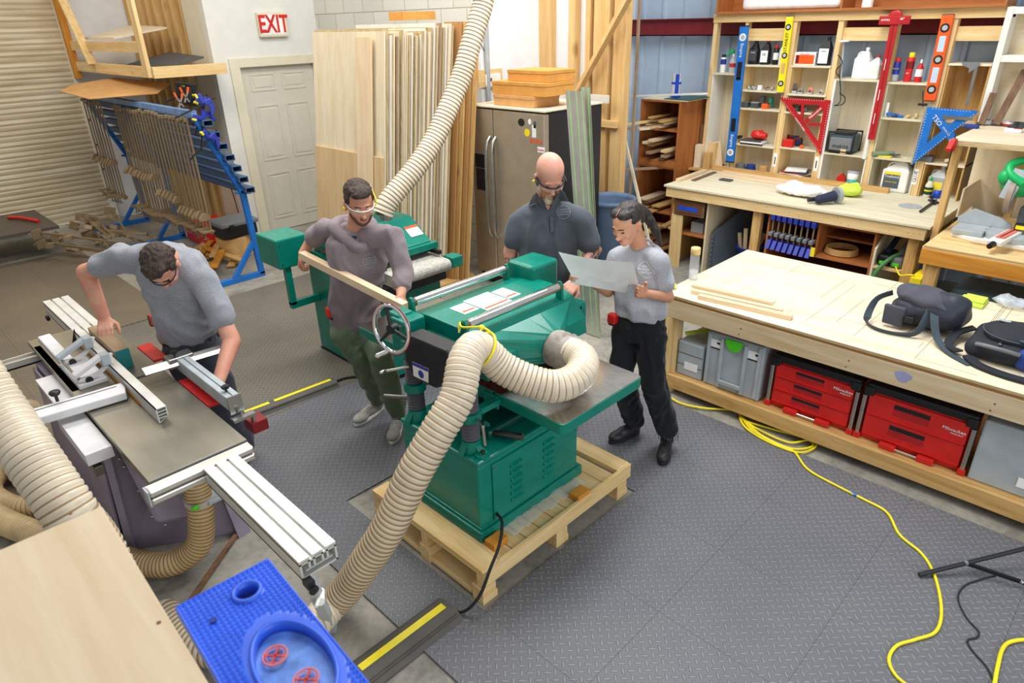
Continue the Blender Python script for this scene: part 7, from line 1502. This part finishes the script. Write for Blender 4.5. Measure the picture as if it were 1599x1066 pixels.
def loft(b, st, n=24, p=2.3):
    vs = []
    for c, r, f, w, d in st:
        for k in range(n):
            a = 2*PI*k/n; ca, sa = math.cos(a), math.sin(a)
            vs.append(Vector(c)+r*(math.copysign(abs(ca)**(2/p), ca)*w)+f*(math.copysign(abs(sa)**(2/p), sa)*d))
    m = len(st); fs = [(i*n+k, i*n+(k+1) % n, (i+1)*n+(k+1) % n, (i+1)*n+k) for i in range(m-1) for k in range(n)]
    fs += [list(range(n-1, -1, -1)), list(range((m-1)*n, m*n))]; return b.add(vs, fs, True)
def hand(b, w, d, nrm, side, curl=.5, sc=1.0, curls=None, thumb=.6):
    d = Vector(d).normalized(); nrm = Vector(nrm); nrm = (nrm-d*nrm.dot(d)).normalized(); s = Vector(side); s = (s-d*s.dot(d)-nrm*s.dot(nrm)).normalized(); w = Vector(w)
    offs = (.031, .0105, -.0105, -.030); lens = (.070, .079, .073, .057)
    for i, o in enumerate(offs):
        k = w+d*(.086-.004*abs(i-1.2))*sc+s*o*sc; limb(b, [w+s*o*.55*sc, k], [.017*sc, .0125*sc], 10)
        a = 0; p = k; rad = .0098*sc; cu = (curls[i] if curls else curl)
        for j, fr in enumerate((.45, .30, .25)):
            a += cu*(.9 if j == 0 else 1.1); q = p+(d*math.cos(a)+nrm*math.sin(a)+s*(o*1.5 if j == 0 else 0))*lens[i]*fr*sc
            cone(b, p, q, rad, rad*.92, 10); p = q; rad *= .92
    t0 = w+d*.022*sc+s*.026*sc; t1 = t0+(d*.55+s*.75+nrm*.3).normalized()*.042*sc; t2 = t1+(d*(1-thumb*.3)+s*.15+nrm*thumb).normalized()*.034*sc; t3 = t2+(d+nrm*thumb*1.2).normalized()*.022*sc
    limb(b, [t0, t1, t2, t3], [.017*sc, .0125*sc, .011*sc, .009*sc], 10); return b
def head_shape(b, c, f, u, s=1.0):
    r, f, u = frame_of(f, u); R = Matrix((r, f, u)).transposed(); c = Vector(c)
    P_ = lambda x, y, z: c+(r*x+f*y+u*z)*s; E = lambda x, y, z, a, d, e: b.ell(P_(x, y, z), (a*s, d*s, e*s), R, 3)
    E(0, -.012, .035, .076, .095, .083); E(0, .022, -.012, .066, .070, .085); E(0, .040, -.062, .048, .048, .050); E(0, .068, -.088, .024, .020, .020)
    E(0, .088, -.012, .0105, .012, .026); E(0, .100, -.030, .0155, .014, .011); E(.04, .062, -.022, .022, .02, .02); E(-.04, .062, -.022, .022, .02, .02)
    E(0, .078, .030, .045, .012, .010); E(0, .083, -.060, .022, .010, .009)
    for q in (1, -1): E(q*.077, -.008, -.012, .009, .018, .030); E(q*.081, -.014, .004, .008, .017, .018)
    return P_, R
def face(parent, P_, R, s=1.0, brow='hair_dark', look=-.0, eyes=True, lips='lip'):
    E = lambda nm, x, y, z, a, d, e, m_: make(nm, B().ell(P_(x, y, z), (a*s, d*s, e*s), R, 2), m_, parent)
    for q in (1, -1):
        if eyes: ey = E('eye', q*.031, .0795, .010, .0125, .0085, .0065, 'eye_white'); make('iris', B().ell(P_(q*.031, .0865, .008+look), (.0055*s, .003*s, .0052*s), R, 2), 'iris', ey)
        else: E('eyelid', q*.031, .080, .008, .013, .008, .0025, 'iris')
        make('eyebrow', B().tube([P_(q*.014, .089, .029), P_(q*.030, .0885, .034), P_(q*.048, .078, .030)], .0032*s, 6), brow, parent)
    E('lips', 0, .088, -.056, .021, .009, .0052, lips)
def glasses(parent, P_, R, frame='clear_plastic', top=None):
    g = [P_(.078*math.sin(a)*1.02, .012+.092*math.cos(a), .012) for a in [(-1.15+2.3*k/16) for k in range(17)]]; g2 = [P_(.076*math.sin(a), .010+.089*math.cos(a), -.024) for a in [(-1.05+2.1*k/16) for k in range(17)]]
    b = B(); b.add(g+g2, [(i, i+1, 17+i+1, 17+i) for i in range(16)], True); fr = make('glasses', B().tube([P_(.079, -.03, .012)]+g[::-1]+[P_(-.079, -.03, .012)], .0032 if top is None else .005, 6), frame, parent)
    make('lenses', b, 'lens', fr); return fr
def place_on(mesh_b, px, py):
    tr = BVHTree.FromPolygons([tuple(v) for v in mesh_b.v], mesh_b.f); h = tr.ray_cast(EYE, ray(px, py).normalized()); return h[0], h[1]
def logo(shirt_b, px, py, r, parent, mat='grey_plastic', up=ZUP):
    p, n_ = place_on(shirt_b, px, py)
    if p is None: return
    R_ = up.cross(n_).normalized(); U_ = n_.cross(R_).normalized()
    tr = BVHTree.FromPolygons([tuple(v) for v in shirt_b.v], shirt_b.f)
    def sn(q): h = tr.find_nearest(q); return h[0]+h[1]*.0018
    lg = make('logo_ring', B().tube([sn(p+(R_*math.cos(a)+U_*math.sin(a))*r) for a in [2*PI*k/32 for k in range(32)]], .0011, 6, closed=True), mat, parent)
    for k, s_ in enumerate(('CHARLOTTE', 'WOODWORK', 'CREATIONS')): text(s_, r*.33, p+U_*(.36-.36*k)*r, R_, U_, mat, lg, lift=.004)
def wrinkle(b, amp, fr, seed=0):
    nr = [Vector() for _ in b.v]
    for f in b.f:
        n_ = (b.v[f[1]]-b.v[f[0]]).cross(b.v[f[2]]-b.v[f[0]])
        for i in f: nr[i] += n_
    out = []
    for v, n_ in zip(b.v, nr):
        q = Vector((v.x*fr, v.y*fr, v.z*fr*.55))+Vector((seed, seed*.7, 0)); q += noise.noise_vector(q*.6)*1.2
        d = 1-abs(noise.noise(q))*3.2; out.append(v+n_.normalized()*(amp*max(-.6, d)) if n_.length > 0 else v)
    b.v = out; return b
def bodysuit(st, limbs, vox, sm, amp, fr, seed, wr=.009):
    b = B(); loft(b, st); 
    for pts, rs in limbs: limb(b, pts, rs)
    return wrinkle(shake(fuse(b, vox, sm), amp, fr, seed), wr, fr*.9, seed)
def shoe(name, heel, d, parent, mat='shoe_grey', sole='white_paint', L=.29, tall=.10, sc=1.0):
    d = Vector((d[0], d[1], 0)).normalized(); s = d.cross(ZUP); h = Vector(heel); P_ = lambda x, y, z: h+d*x+s*y+ZUP*z; R = Matrix((d, s, ZUP)).transposed(); b = B()
    b.ell(P_(.06, 0, .055), (.06, .040, .05), R, 3); b.ell(P_(.13, 0, .05), (.09, .043, .045), R, 3); b.ell(P_(L-.075, 0, .04), (.075, .047, .036), R, 3); cone(b, P_(.055, 0, .06), P_(.05, 0, tall), .045, .043)
    f = fuse(b, .008, 3); f.v = [Vector((v.x, v.y, max(v.z, MZ+.018))) for v in f.v]
    o = make(name, f, mat, parent); pts = []
    for k in range(28):
        a = 2*PI*k/28; x = L/2+math.cos(a)*L/2; y = math.sin(a)*(.046 if math.cos(a) > 0 else .040); pts.append(P_(x, y, 0))
    for p in pts: p.z = MZ+.001
    make('sole', B().prism(pts, (0, 0, .026)), sole, o, .006)
    return o, P_
# ---------------------------------------------------------------- man in the hoodie feeding the planer
def man_hoodie():
    D = 4.10; g = thing('person', oz(580, 655, MZ), 'man in faded grey hoodie, green trousers and safety glasses holding a board', 'person'); ORG[g.name] = g.location.copy()
    hc = od(561, 318, D-.06); nk = od(553, 362, D+.02)
    sa, sb = od(508, 352, D+.10), od(612, 362, D-.10)              # shoulders: image left, image right
    ea, wa = od(478, 372, D+.28), od(466, 395, D+.22)
    ea = od(487, 375, D+.26); wa = od(472, 396, D+.20)
    eb, wb = od(628, 425, D-.16), od(626, 462, D-.36)
    hip = od(556, 500, D+.05); f = (-HV*.9+CR*.42); f.z = 0; r, f_, u_ = frame_of(f)
    b = B(); P_, R = head_shape(b, hc, f_*.9+CR*.0-ZUP*.32, ZUP, 1.07)
    limb(b, [P_(0, -.02, -.06), nk+ZUP*-.03], [.055, .062]); st = [(nk-ZUP*.02, r, f_, .07, .06), (nk-ZUP*.10, r, f_, .13, .07), (nk-ZUP*.30, r, f_, .11, .07), (hip, r, f_, .10, .07)]
    loft(b, st); limb(b, [sa-ZUP*.03, ea, wa], [.04, .042, .028]); limb(b, [sb-ZUP*.03, eb, wb], [.04, .043, .029])
    bd0 = od(479, 404, D+.05)
    hand(b, wa, (wa-ea).normalized()*.5+Vector((0, 0, -.9)), CR*1.0, -HV, curls=(.9, .95, .95, .95), sc=1.0)
    hand(b, wb, (od(634, 478, D-.43)-wb), -ZUP*.4-CR*.3-HV*.3, -CR, curls=(.35, .4, .5, .6), sc=1.0)
    body = make('body', fuse(b, .0055, 3), 'skin_a', g); face(g, P_, R, 1.07, look=-.001); glasses(g, P_, R, 'white_plastic')
    hb = B()
    for x, y, z, a, d, e in ((0, -.03, .062, .080, .088, .072), (0, .022, .094, .066, .062, .034), (0, -.075, .01, .066, .038, .055), (.066, -.005, .045, .018, .045, .038), (-.066, -.005, .045, .018, .045, .038), (.01, .058, .092, .050, .028, .022)): hb.ell(P_(x, y, z), (a*1.07, d*1.07, e*1.07), R, 3)
    make('hair', shake(fuse(hb, .006, 2), .005, 60, 2), 'short_hair', g)
    bb_ = B()
    for k in range(15): a = -1.5+3*k/14; bb_.ell(P_(.055*math.sin(a), .028+.048*math.cos(a), -.085+.045*abs(math.sin(a))**2), (.015, .012, .018), R, 2)
    bb_.ell(P_(0, .076, -.088), (.026, .017, .016), R, 2).ell(P_(0, .089, -.045), (.026, .008, .005), R, 2); make('beard', fuse(bb_, .005, 1), 'stubble', g)
    for q in (1, -1): make('ear_plug', B().cyl(P_(q*.080, -.002, -.016), P_(q*.096, .004, -.016), .008, n=10), 'yellow_tape', g)
    # hoodie
    st = [(nk+ZUP*.015, r, f_, .085, .08), (nk-ZUP*.04, r, f_, .165, .105), (nk-ZUP*.12, r, f_, .19, .12), (nk-ZUP*.25, r, f_, .185, .125), (hip+ZUP*.15, r, f_, .168, .12), (hip+ZUP*.03, r, f_, .17, .125), (hip-ZUP*.035, r, f_, .165, .12)]
    elb = eb+(wb-eb)*.15
    fs = bodysuit(st, [([nk-ZUP*.03, sa-ZUP*.02], [.075, .066]), ([sa-ZUP*.02, sa.lerp(ea, .8)], [.066, .062]), ([nk-ZUP*.03, sb-ZUP*.03], [.075, .074]), ([sb-ZUP*.03, eb, eb.lerp(wb, .50)], [.070, .066, .056]), ([eb.lerp(wb, .42), eb.lerp(wb, .52)], [.062, .058]), ([nk+r*.09-f_*.02, nk+f_*.09-ZUP*.05, nk-r*.09-f_*.02], [.035, .03, .035]), ([nk-f_*.09+r*.08, nk-f_*.13+ZUP*.02, nk-f_*.09-r*.08], [.05, .06, .05])], .011, 5, .013, 9, 3)
    sh = make('hoodie', fs, 'hoodie', g); logo(fs, 577, 407, .045, sh)
    hd_ = B().tube(spline([nk-f_*.12+ZUP*.05+r*.06, nk+r*.12+ZUP*.035, nk+f_*.115-ZUP*.055+r*.03, nk+f_*.12-ZUP*.06-r*.03, nk-r*.12+ZUP*.035, nk-f_*.12+ZUP*.05-r*.06], 8, True), .034, 10, closed=True)
    make('hood', shake(hd_, .008, 20), 'hoodie', sh)
    make('hem_band', shake(loft(B(), [(hip-ZUP*.03, r, f_, .160, .115), (hip-ZUP*.075, r, f_, .152, .11)]), .003, 12), 'hoodie', sh)
    make('tshirt_collar', B().ell(nk+f_*.05-ZUP*.012, (.06, .05, .02)), 'navy', g)
    # trousers
    ha, hb2 = hip+(-r*-1)*0+r*.085-ZUP*.06, hip-r*.085-ZUP*.06
    A_, B_ = (oz(590, 642, .10)), (oz(618, 660, .10))
    A_ = Vector((2.285, 3.73, .12)); B_ = Vector((2.27, 3.46, .12))
    ka, kb = od(565, 560, D+.0), od(592, 555, D-.12)
    st = [(hip+ZUP*.0, r, f_, .155, .115), (hip-ZUP*.10, r, f_, .165, .12), (hip-ZUP*.17, r, f_, .15, .11)]
    ft = bodysuit(st, [([ha, ka, A_+ZUP*.02], [.098, .078, .066]), ([hb2, kb, B_+ZUP*.02], [.100, .080, .068])], .011, 4, .012, 12, 9)
    make('trousers', ft, 'green_trousers', g)
    for nm, hl, dd in (('shoe', A_, Vector((-1, -.22, 0))), ('shoe', B_, Vector((-.72, -.66, 0)))):
        dd.normalize(); o, Q = shoe(nm, Vector((hl.x, hl.y, MZ))-dd*.05, dd, g, L=.30)
        for k in range(4): make('lace', B().tube([Q(.13+.022*k, -.022, .087-.004*k), Q(.135+.022*k, 0, .096-.005*k), Q(.13+.022*k, .022, .087-.004*k)], .003, 6), 'white_plastic', o)
    tp = od(516, 487, D-.02); ta = thing('tape_measure', tp, 'red tape measure clipped to the trousers of the man in the hoodie', 'tape measure'); make('case', B().rbox(tp-Vector((.025, .03, .035)), tp+Vector((.025, .03, .035)), .012), 'red_plastic', ta); make('clip', B().rbox(tp+Vector((-.02, -.034, -.045)), tp+Vector((.02, .02, -.03)), .004), 'black_plastic', ta)
    p, q = od(476, 400, D+.12), od(622, 474, D-.46)
    single('timber_board', B().beam(p+(p-q).normalized()*.03, q+(q-p).normalized()*.06, .05, .05), 'maple', 'long squared pale board held by the man in the hoodie', 'board', None, .002)
    p = P_(-.078, -.01, .04); single('pencil', B().cyl(P_(-.092, .05, .022), P_(-.088, -.075, .055), .0038, n=8), 'yellow', 'yellow pencil behind the ear of the man in the hoodie', 'pencil')
man_hoodie()
# ---------------------------------------------------------------- bald man behind the planer
def man_bald():
    D = 4.15; base = Vector((3.10, 2.77, MZ)); g = thing('person', base, 'bald man with red-grey beard, grey polo shirt and safety glasses looking down', 'person')
    hc = od(858, 277, D-.06); nk = od(856, 316, D+.02); sa, sb = od(816, 340, D+.02), od(910, 342, D-.02)
    ea, wa = od(797, 392, D+.04), od(800, 432, D-.02); eb, wb = od(924, 395, D-.04), od(899, 440, D-.22)
    f = -HV+CR*.12; r, f_, u_ = frame_of(f); hip = nk-ZUP*.56+f_*-.02
    b = B(); P_, R = head_shape(b, hc, f_-ZUP*.62+CR*.10, ZUP, 1.06); b.ell(P_(0, -.015, .055), (.084, .104, .090), R, 3)
    limb(b, [P_(0, -.03, -.05), nk-ZUP*.03], [.064, .07]); loft(b, [(nk-ZUP*.01, r, f_, .075, .065), (nk-ZUP*.10, r, f_, .17, .10), (nk-ZUP*.30, r, f_, .15, .11), (hip, r, f_, .13, .10)])
    limb(b, [sa-ZUP*.03, ea, wa], [.045, .048, .033]); limb(b, [sb-ZUP*.03, eb, wb], [.045, .048, .034])
    hand(b, wa, (wa-ea), f_, -r, curl=.3); hand(b, wb, (od(884, 455, D-.30)-wb), f_*-.2+r*.4-ZUP*.6, f_, curls=(.45, .5, .5, .55), sc=1.08)
    make('body', fuse(b, .0058, 3), 'skin_b', g); face(g, P_, R, 1.0, brow='beard_red', eyes=False); fr = glasses(g, P_, R, 'black_plastic', top=1)
    for q in (1, -1): make('ear_plug', B().cyl(P_(q*.080, -.002, -.016), P_(q*.098, .004, -.018), .008, n=10), 'yellow_tape', g); make('temple_shield', B().rbox(Vector((-.004, -.03, -.012)), Vector((.004, .03, .012)), .003).xf(Matrix.Translation(P_(q*.084, .03, .006)) @ R.to_4x4()), 'black_plastic', fr)
    bb_ = B()
    for k in range(17): a = -1.6+3.2*k/16; bb_.ell(P_(.062*math.sin(a), .022+.052*math.cos(a), -.088+.055*abs(math.sin(a))**2), (.018, .018, .028), R, 2)
    bb_.ell(P_(0, .070, -.108), (.046, .036, .036), R, 3); make('beard', shake(fuse(bb_, .006, 1), .006, 60), 'beard_red' if False else 'beard_mix', g)
    b2 = B().ell(P_(0, .092, -.044), (.032, .012, .009), R, 2).ell(P_(.03, .080, -.062), (.012, .012, .02), R, 2).ell(P_(-.03, .080, -.062), (.012, .012, .02), R, 2).ell(P_(0, .088, -.078), (.022, .012, .012), R, 2); make('moustache', shake(fuse(b2, .005, 1), .003, 60), 'beard_red', g)
    st = [(nk-ZUP*.005, r, f_, .095, .085), (nk-ZUP*.05, r, f_, .17, .11), (nk-ZUP*.12, r, f_, .20, .13), (nk-ZUP*.25, r, f_, .195, .14), (nk-ZUP*.42, r, f_, .185, .135), (hip, r, f_, .185, .135), (hip-ZUP*.12, r, f_, .19, .14)]
    fs = bodysuit(st, [([nk-ZUP*.02, sa-ZUP*.02], [.085, .075]), ([sa-ZUP*.02, sa.lerp(ea, .66)], [.076, .074]), ([nk-ZUP*.02, sb-ZUP*.02], [.085, .075]), ([sb-ZUP*.02, sb.lerp(eb, .66)], [.076, .074])], .011, 5, .010, 8, 5)
    sh = make('polo_shirt', fs, 'polo', g); logo(fs, 880, 331, .042, sh)
    flap = lambda P2, off: [((place_on(fs, *q)[0] or od(q[0], q[1], D-.16))-HV*off) for q in P2]
    make('neck_opening', B().prism(flap([(849, 317), (856, 327), (865, 316)], .010), HV*-.002), 'skin_b', g)
    for fl in ([(838, 299), (832, 304), (825, 320), (836, 316), (856, 328), (843, 308)], [(874, 294), (881, 300), (888, 314), (876, 313), (857, 328), (871, 308)]): make('collar', B().prism(flap(fl, .016), HV*.006), 'polo', sh, .002)
    make('placket', B().beam(nk+f_*.115-ZUP*.06, nk+f_*.142-ZUP*.15, .022, .006, f_), 'polo', sh)
    for k in range(2): make('button', B().ell(nk+f_*(.125+.012*k)-ZUP*(.09+.04*k), (.005, .005, .005)), 'dark_grey', sh)
    for a0, a1, rr0, rr1 in ((ea.lerp(wa, .25), ea.lerp(wa, .9), .047, .037), (eb.lerp(wb, -.2), eb.lerp(wb, .8), .051, .038)):
        make('tattoo', B().cyl(a0, a1, rr0, rr1, 20, cap=False), 'tattoo', g)
    k1, k2 = base+r*.10+ZUP*.50+f_*.03, base-r*.10+ZUP*.50+f_*.03
    make('trousers', bodysuit([(hip+ZUP*.0, r, f_, .165, .12), (hip-ZUP*.10, r, f_, .172, .125), (hip-ZUP*.2, r, f_, .16, .115)], [([hip+r*.09-ZUP*.08, k1, base+r*.11+ZUP*.1], [.10, .078, .066]), ([hip-r*.09-ZUP*.08, k2, base-r*.11+ZUP*.1], [.10, .078, .066])], .012, 4, .009, 10, 2), 'khaki', g)
    for q in (1, -1): shoe('shoe', base+r*q*.11-f_*.08, f_+r*q*.15, g, 'brown', 'black_rubber')
man_bald()
# ---------------------------------------------------------------- woman reading the drawing
def woman():
    D = 3.70; A_, B_ = oz(988, 678, MZ), oz(1040, 700, MZ); g = thing('person', (A_+B_)/2, 'woman in heather grey T-shirt and black jeans reading a large paper sheet', 'person')
    hc = od(980, 350, D-.03); nk = od(1001, 384, D+.05); sa, sb = od(964, 398, D+.10), od(1027, 404, D-.06)
    ea, wa = od(950, 456, D+.10), od(906, 431, D-.12); eb, wb = od(1044, 464, D-.05), od(1008, 458, D-.22)
    f = Vector((-.98, -.16, 0)); r, f_, u_ = frame_of(f); hip = od(1000, 484, D+.03)
    b = B(); P_, R = head_shape(b, hc, Vector((-.98, .10, -.50)), ZUP, .98)
    limb(b, [P_(0, -.03, -.05), nk-ZUP*.03], [.047, .052]); loft(b, [(nk-ZUP*.02, r, f_, .06, .05), (nk-ZUP*.09, r, f_, .135, .08), (nk-ZUP*.26, r, f_, .12, .085), (hip, r, f_, .11, .085)])
    limb(b, [sa-ZUP*.02, ea, wa], [.032, .033, .022]); limb(b, [sb-ZUP*.02, eb, wb], [.032, .034, .023])
    hand(b, wa, (od(888, 427, D-.18)-wa), CR*.6-ZUP*.2, ZUP, curls=(.75, .8, .85, .9), sc=.88, thumb=.9); hand(b, wb, (od(982, 450, D-.30)-wb), ZUP*.2-HV*.6, ZUP, curls=(.35, .4, .45, .5), sc=.88, thumb=.7)
    make('body', fuse(b, .005, 3), 'skin_d', g); face(g, P_, R, .98, brow='hair_dark', eyes=False)
    hb = B()
    for x, y, z, a, d, e in ((0, -.028, .052, .079, .092, .074), (0, -.07, .01, .070, .045, .06), (.060, -.02, .045, .020, .050, .036), (-.060, -.02, .045, .020, .050, .036), (.026, .022, .090, .044, .040, .027), (-.026, .022, .090, .044, .040, .027)): hb.ell(P_(x, y, z), (a*.99, d*.99, e*.99), R, 3)
    make('hair', shake(fuse(hb, .005, 2), .003, 40), 'black_hair', g)
    make('parting', B().tube([P_(.003, .058, .1035), P_(.003, .02, .118), P_(.003, -.03, .1215)], .0016, 6), 'pinkscalp', g)
    t0 = P_(.0, -.118, .03); pt = [t0, od(1016, 345, D+.06), od(1025, 362, D+.05), od(1032, 384, D+.05)]; pb_ = B(); limb(pb_, spline([t0, t0.lerp(pt[2], .3)+ZUP*.015, pt[2], pt[3]], 4), [.020, .026, .030, .032, .032, .031, .029, .026, .022, .019, .015, .010, .006])
    make('ponytail', shake(fuse(pb_, .005, 1), .006, 30, 4), 'black_hair', g); make('hair_tie', B().lathe([(.022, 0), (.026, .006), (.022, .012)], t0, (pt[2]-t0), 14), 'black_plastic', g)
    make('earring', B().ell(P_(-.083, -.002, -.040), (.004,)*3), 'steel', g)
    st = [(nk-ZUP*.0, r, f_, .078, .065), (nk-ZUP*.035, r, f_, .125, .08), (nk-ZUP*.10, r, f_, .165, .105), (nk-ZUP*.2, r, f_, .162, .118), (nk-ZUP*.30, r, f_, .15, .11), (hip+ZUP*.04, r, f_, .155, .115), (hip-ZUP*.03, r, f_, .158, .118)]
    fs = bodysuit(st, [([nk-ZUP*.03, sa-ZUP*.01], [.058, .054]), ([sa-ZUP*.01, sa.lerp(ea, .60)], [.055, .058]), ([nk-ZUP*.03, sb-ZUP*.01], [.058, .058]), ([sb-ZUP*.01, sb.lerp(eb, .64)], [.058, .064])], .010, 5, .014, 10, 8)
    sh = make('t_shirt', fs, 'heather_light', g); logo(fs, 1010, 421, .05, sh, 'white_plastic'); make('neckband', B().tube([nk+(r*math.cos(a)*.066+f_*math.sin(a)*.062)+ZUP*(.006-.02*math.sin(a)) for a in [k*PI/12 for k in range(24)]], .006, 6, closed=True), 'heather', sh)
    ka, kb = od(970, 585, D+.02), od(1018, 592, D-.08); aa, ab = A_+ZUP*.13, B_+ZUP*.15
    fj = bodysuit([(hip-ZUP*.0, r, f_, .135, .10), (hip-ZUP*.09, r, f_, .155, .115), (hip-ZUP*.18, r, f_, .15, .11)], [([hip+r*.075-ZUP*.12, ka, aa], [.092, .076, .070]), ([hip-r*.075-ZUP*.12, kb, ab], [.094, .078, .072])], .010, 4, .009, 12, 6)
    make('jeans', fj, 'black_jeans', g); make('waistband', loft(B(), [(hip-ZUP*.02, r, f_, .142, .106), (hip-ZUP*.055, r, f_, .145, .108)]), 'black_jeans', g)
    fb = B(); rr = random.Random(1)
    for k in range(22): a = k*2*PI/22; q = ab+Vector((math.cos(a)*.069, math.sin(a)*.069, -.02)); fb.tube([q, q+Vector((rr.uniform(-.006, .006), rr.uniform(-.006, .006), -.035))], .0015, 4)
    make('frayed_hem', fb, 'dark_grey', g)
    for h_, dd, tl in ((A_, oz(956, 691, MZ)-A_, .17), (B_, oz(1034, 724, MZ)-B_, .17)): dd.normalize(); shoe('boot', h_-dd*.06, dd, g, 'boot_black', 'black_rubber', .27, .15)
    tp = od(957, 497, D+.02); ta = thing('tape_measure', tp, 'red tape measure clipped to the woman\'s jeans', 'tape measure'); make('case', B().rbox(tp-Vector((.025, .028, .032)), tp+Vector((.025, .028, .032)), .01), 'red_plastic', ta); make('clip', B().rbox(tp+Vector((-.02, -.02, -.042)), tp+Vector((.02, .02, -.03)), .004), 'black_plastic', ta)
    # the paper sheets
    def sheet(TL, TR, BR, BL, sag, name, label, off=0):
        b = B(); N, Mm = 16, 8; vs = []
        for i in range(N+1):
            for j in range(Mm+1):
                u, v = i/N, j/Mm; p = (TL*(1-u)+TR*u)*(1-v)+(BL*(1-u)+BR*u)*v; p = p+Vector((0, 0, -sag*math.sin(PI*u)*(1-.5*v)+off)); vs.append(p)
        top = vs; bot = [p-Vector((0, 0, .0012)) for p in vs]; W_ = Mm+1; n0 = len(top)
        fs = [(i*W_+j, (i+1)*W_+j, (i+1)*W_+j+1, i*W_+j+1) for i in range(N) for j in range(Mm)]
        b.add(top+bot, fs+[tuple(n0+q for q in reversed(f2)) for f2 in fs], True); return single(name, b, 'paper', label, 'paper')
    D2 = D-.20
    sheet(od(872, 393, D2-.10), od(989, 409, D2-.20), od(997, 445, D2-.02), od(893, 431, D2-.04), .012, 'paper_sheet', 'large white drawing sheet held in both hands by the woman')
    sheet(od(900, 412, D2+.0), od(985, 425, D2-.10), od(978, 456, D2+.02), od(890, 440, D2+.03), .004, 'paper_sheet', 'second paper sheet showing below the larger one', -.004)
woman()
# ---------------------------------------------------------------- man leaning over the table saw
def man_saw():
    D = 3.66; hip = od(296, 520, D+.06); base = Vector((hip.x+.05, hip.y+.05, 0)); base.z = MZ
    g = thing('person', base, 'dark-haired man in grey T-shirt leaning over the table saw, hand on a block', 'person')
    hc = od(254, 416, D-.26); nk = od(262, 395, D-.10); sa, sb = od(192, 402, D-.06), od(322, 438, D-.10)
    wa = Vector((.865, 4.30, 1.065)); ea = od(134, 425, D+.03); eb, wb = od(362, 532, D-.22), od(341, 596, D-.44)
    f = -HV; r, f_, u_ = frame_of(f); up = (nk-hip).normalized(); ff = r.cross(up)*-1; ff = up.cross(r).normalized()*1
    if ff.dot(-HV) < 0: ff = -ff
    b = B(); P_, R = head_shape(b, hc, -HV*.55-ZUP*.95+CR*.05, -HV*.6+ZUP*.6, 1.0)
    limb(b, [P_(0, -.05, -.04), nk-up*.03], [.060, .066]); loft(b, [(nk-up*.02, r, ff, .08, .07), (nk-up*.09, r, ff, .17, .10), (nk-up*.28, r, ff, .15, .10), (hip, r, ff, .13, .10)])
    limb(b, [sa-up*.02, ea, wa], [.045, .052, .034]); limb(b, [sb-up*.02, eb, wb], [.045, .050, .034])
    hand(b, wa, Vector((.0, -.85, -.40))*.6+(-HV)*.5-ZUP*.35, -ZUP, CR, curls=(.35, .35, .38, .45), sc=1.05, thumb=.3); hand(b, wb, (wb-eb), r, -HV, curl=.6)
    make('body', fuse(b, .0058, 3), 'skin_c', g); face(g, P_, R, 1.0, eyes=False); glasses(g, P_, R, 'black_plastic')
    hb = B()
    for x, y, z, a, d, e in ((0, -.028, .060, .082, .094, .074), (0, .026, .096, .066, .060, .034), (0, -.078, .01, .070, .040, .06), (.066, -.01, .04, .018, .05, .042), (-.066, -.01, .04, .018, .05, .042), (0, .055, .090, .05, .03, .022)): hb.ell(P_(x, y, z), (a, d, e), R, 3)
    make('hair', shake(fuse(hb, .006, 2), .006, 60, 6), 'short_hair', g)
    st = [(nk+up*.005, r, ff, .10, .085), (nk-up*.05, r, ff, .18, .11), (nk-up*.13, r, ff, .20, .12), (nk-up*.28, r, ff, .18, .125), (hip+up*.12, r, ff, .18, .13), (hip-up*.0, r, ff, .18, .13)]
    fs = bodysuit(st, [([nk-up*.04, sa], [.09, .078]), ([sa, sa.lerp(ea, .60)], [.074, .068]), ([nk-up*.04, sb], [.09, .078]), ([sb, sb.lerp(eb, .62)], [.078, .072])], .011, 5, .012, 9, 4)
    sh = make('t_shirt', fs, 'heather', g); logo(fs, 273, 471, .05, sh, 'grey_plastic', up)
    k1, k2 = Vector((hip.x-.02, hip.y+.10, .50)), Vector((hip.x+.06, hip.y-.10, .50)); a1, a2 = Vector((hip.x+.0, hip.y+.14, .11)), Vector((hip.x+.12, hip.y-.10, .11))
    make('trousers', bodysuit([(hip+ZUP*.02, r, f_, .165, .12), (hip-ZUP*.10, r, f_, .175, .13), (hip-ZUP*.18, r, f_, .16, .12)], [([hip+r*.09-ZUP*.12, k1, a1], [.10, .085, .07]), ([hip-r*.09-ZUP*.12, k2, a2], [.105, .090, .075])], .012, 4, .010, 11, 3), 'work_trousers', g)
    make('belt', loft(B(), [(hip+ZUP*.005, r, f_, .172, .127), (hip-ZUP*.03, r, f_, .175, .13)]), 'black_rubber', g)
    for a_ in (a1, a2): shoe('shoe', Vector((a_.x, a_.y, MZ))+HV*.06, -HV+CR*.1, g, 'black_plastic', 'black_rubber')
    tp = od(242, 499, D+.02); ta = thing('tape_measure', tp, 'red and black tape measure on the belt of the man at the saw', 'tape measure'); make('case', B().rbox(tp-Vector((.028, .03, .034)), tp+Vector((.028, .03, .034)), .01), 'red_plastic', ta); make('clip', B().rbox(tp+Vector((-.03, .0, -.04)), tp+Vector((.0, .036, .03)), .006), 'black_plastic', ta)
man_saw()
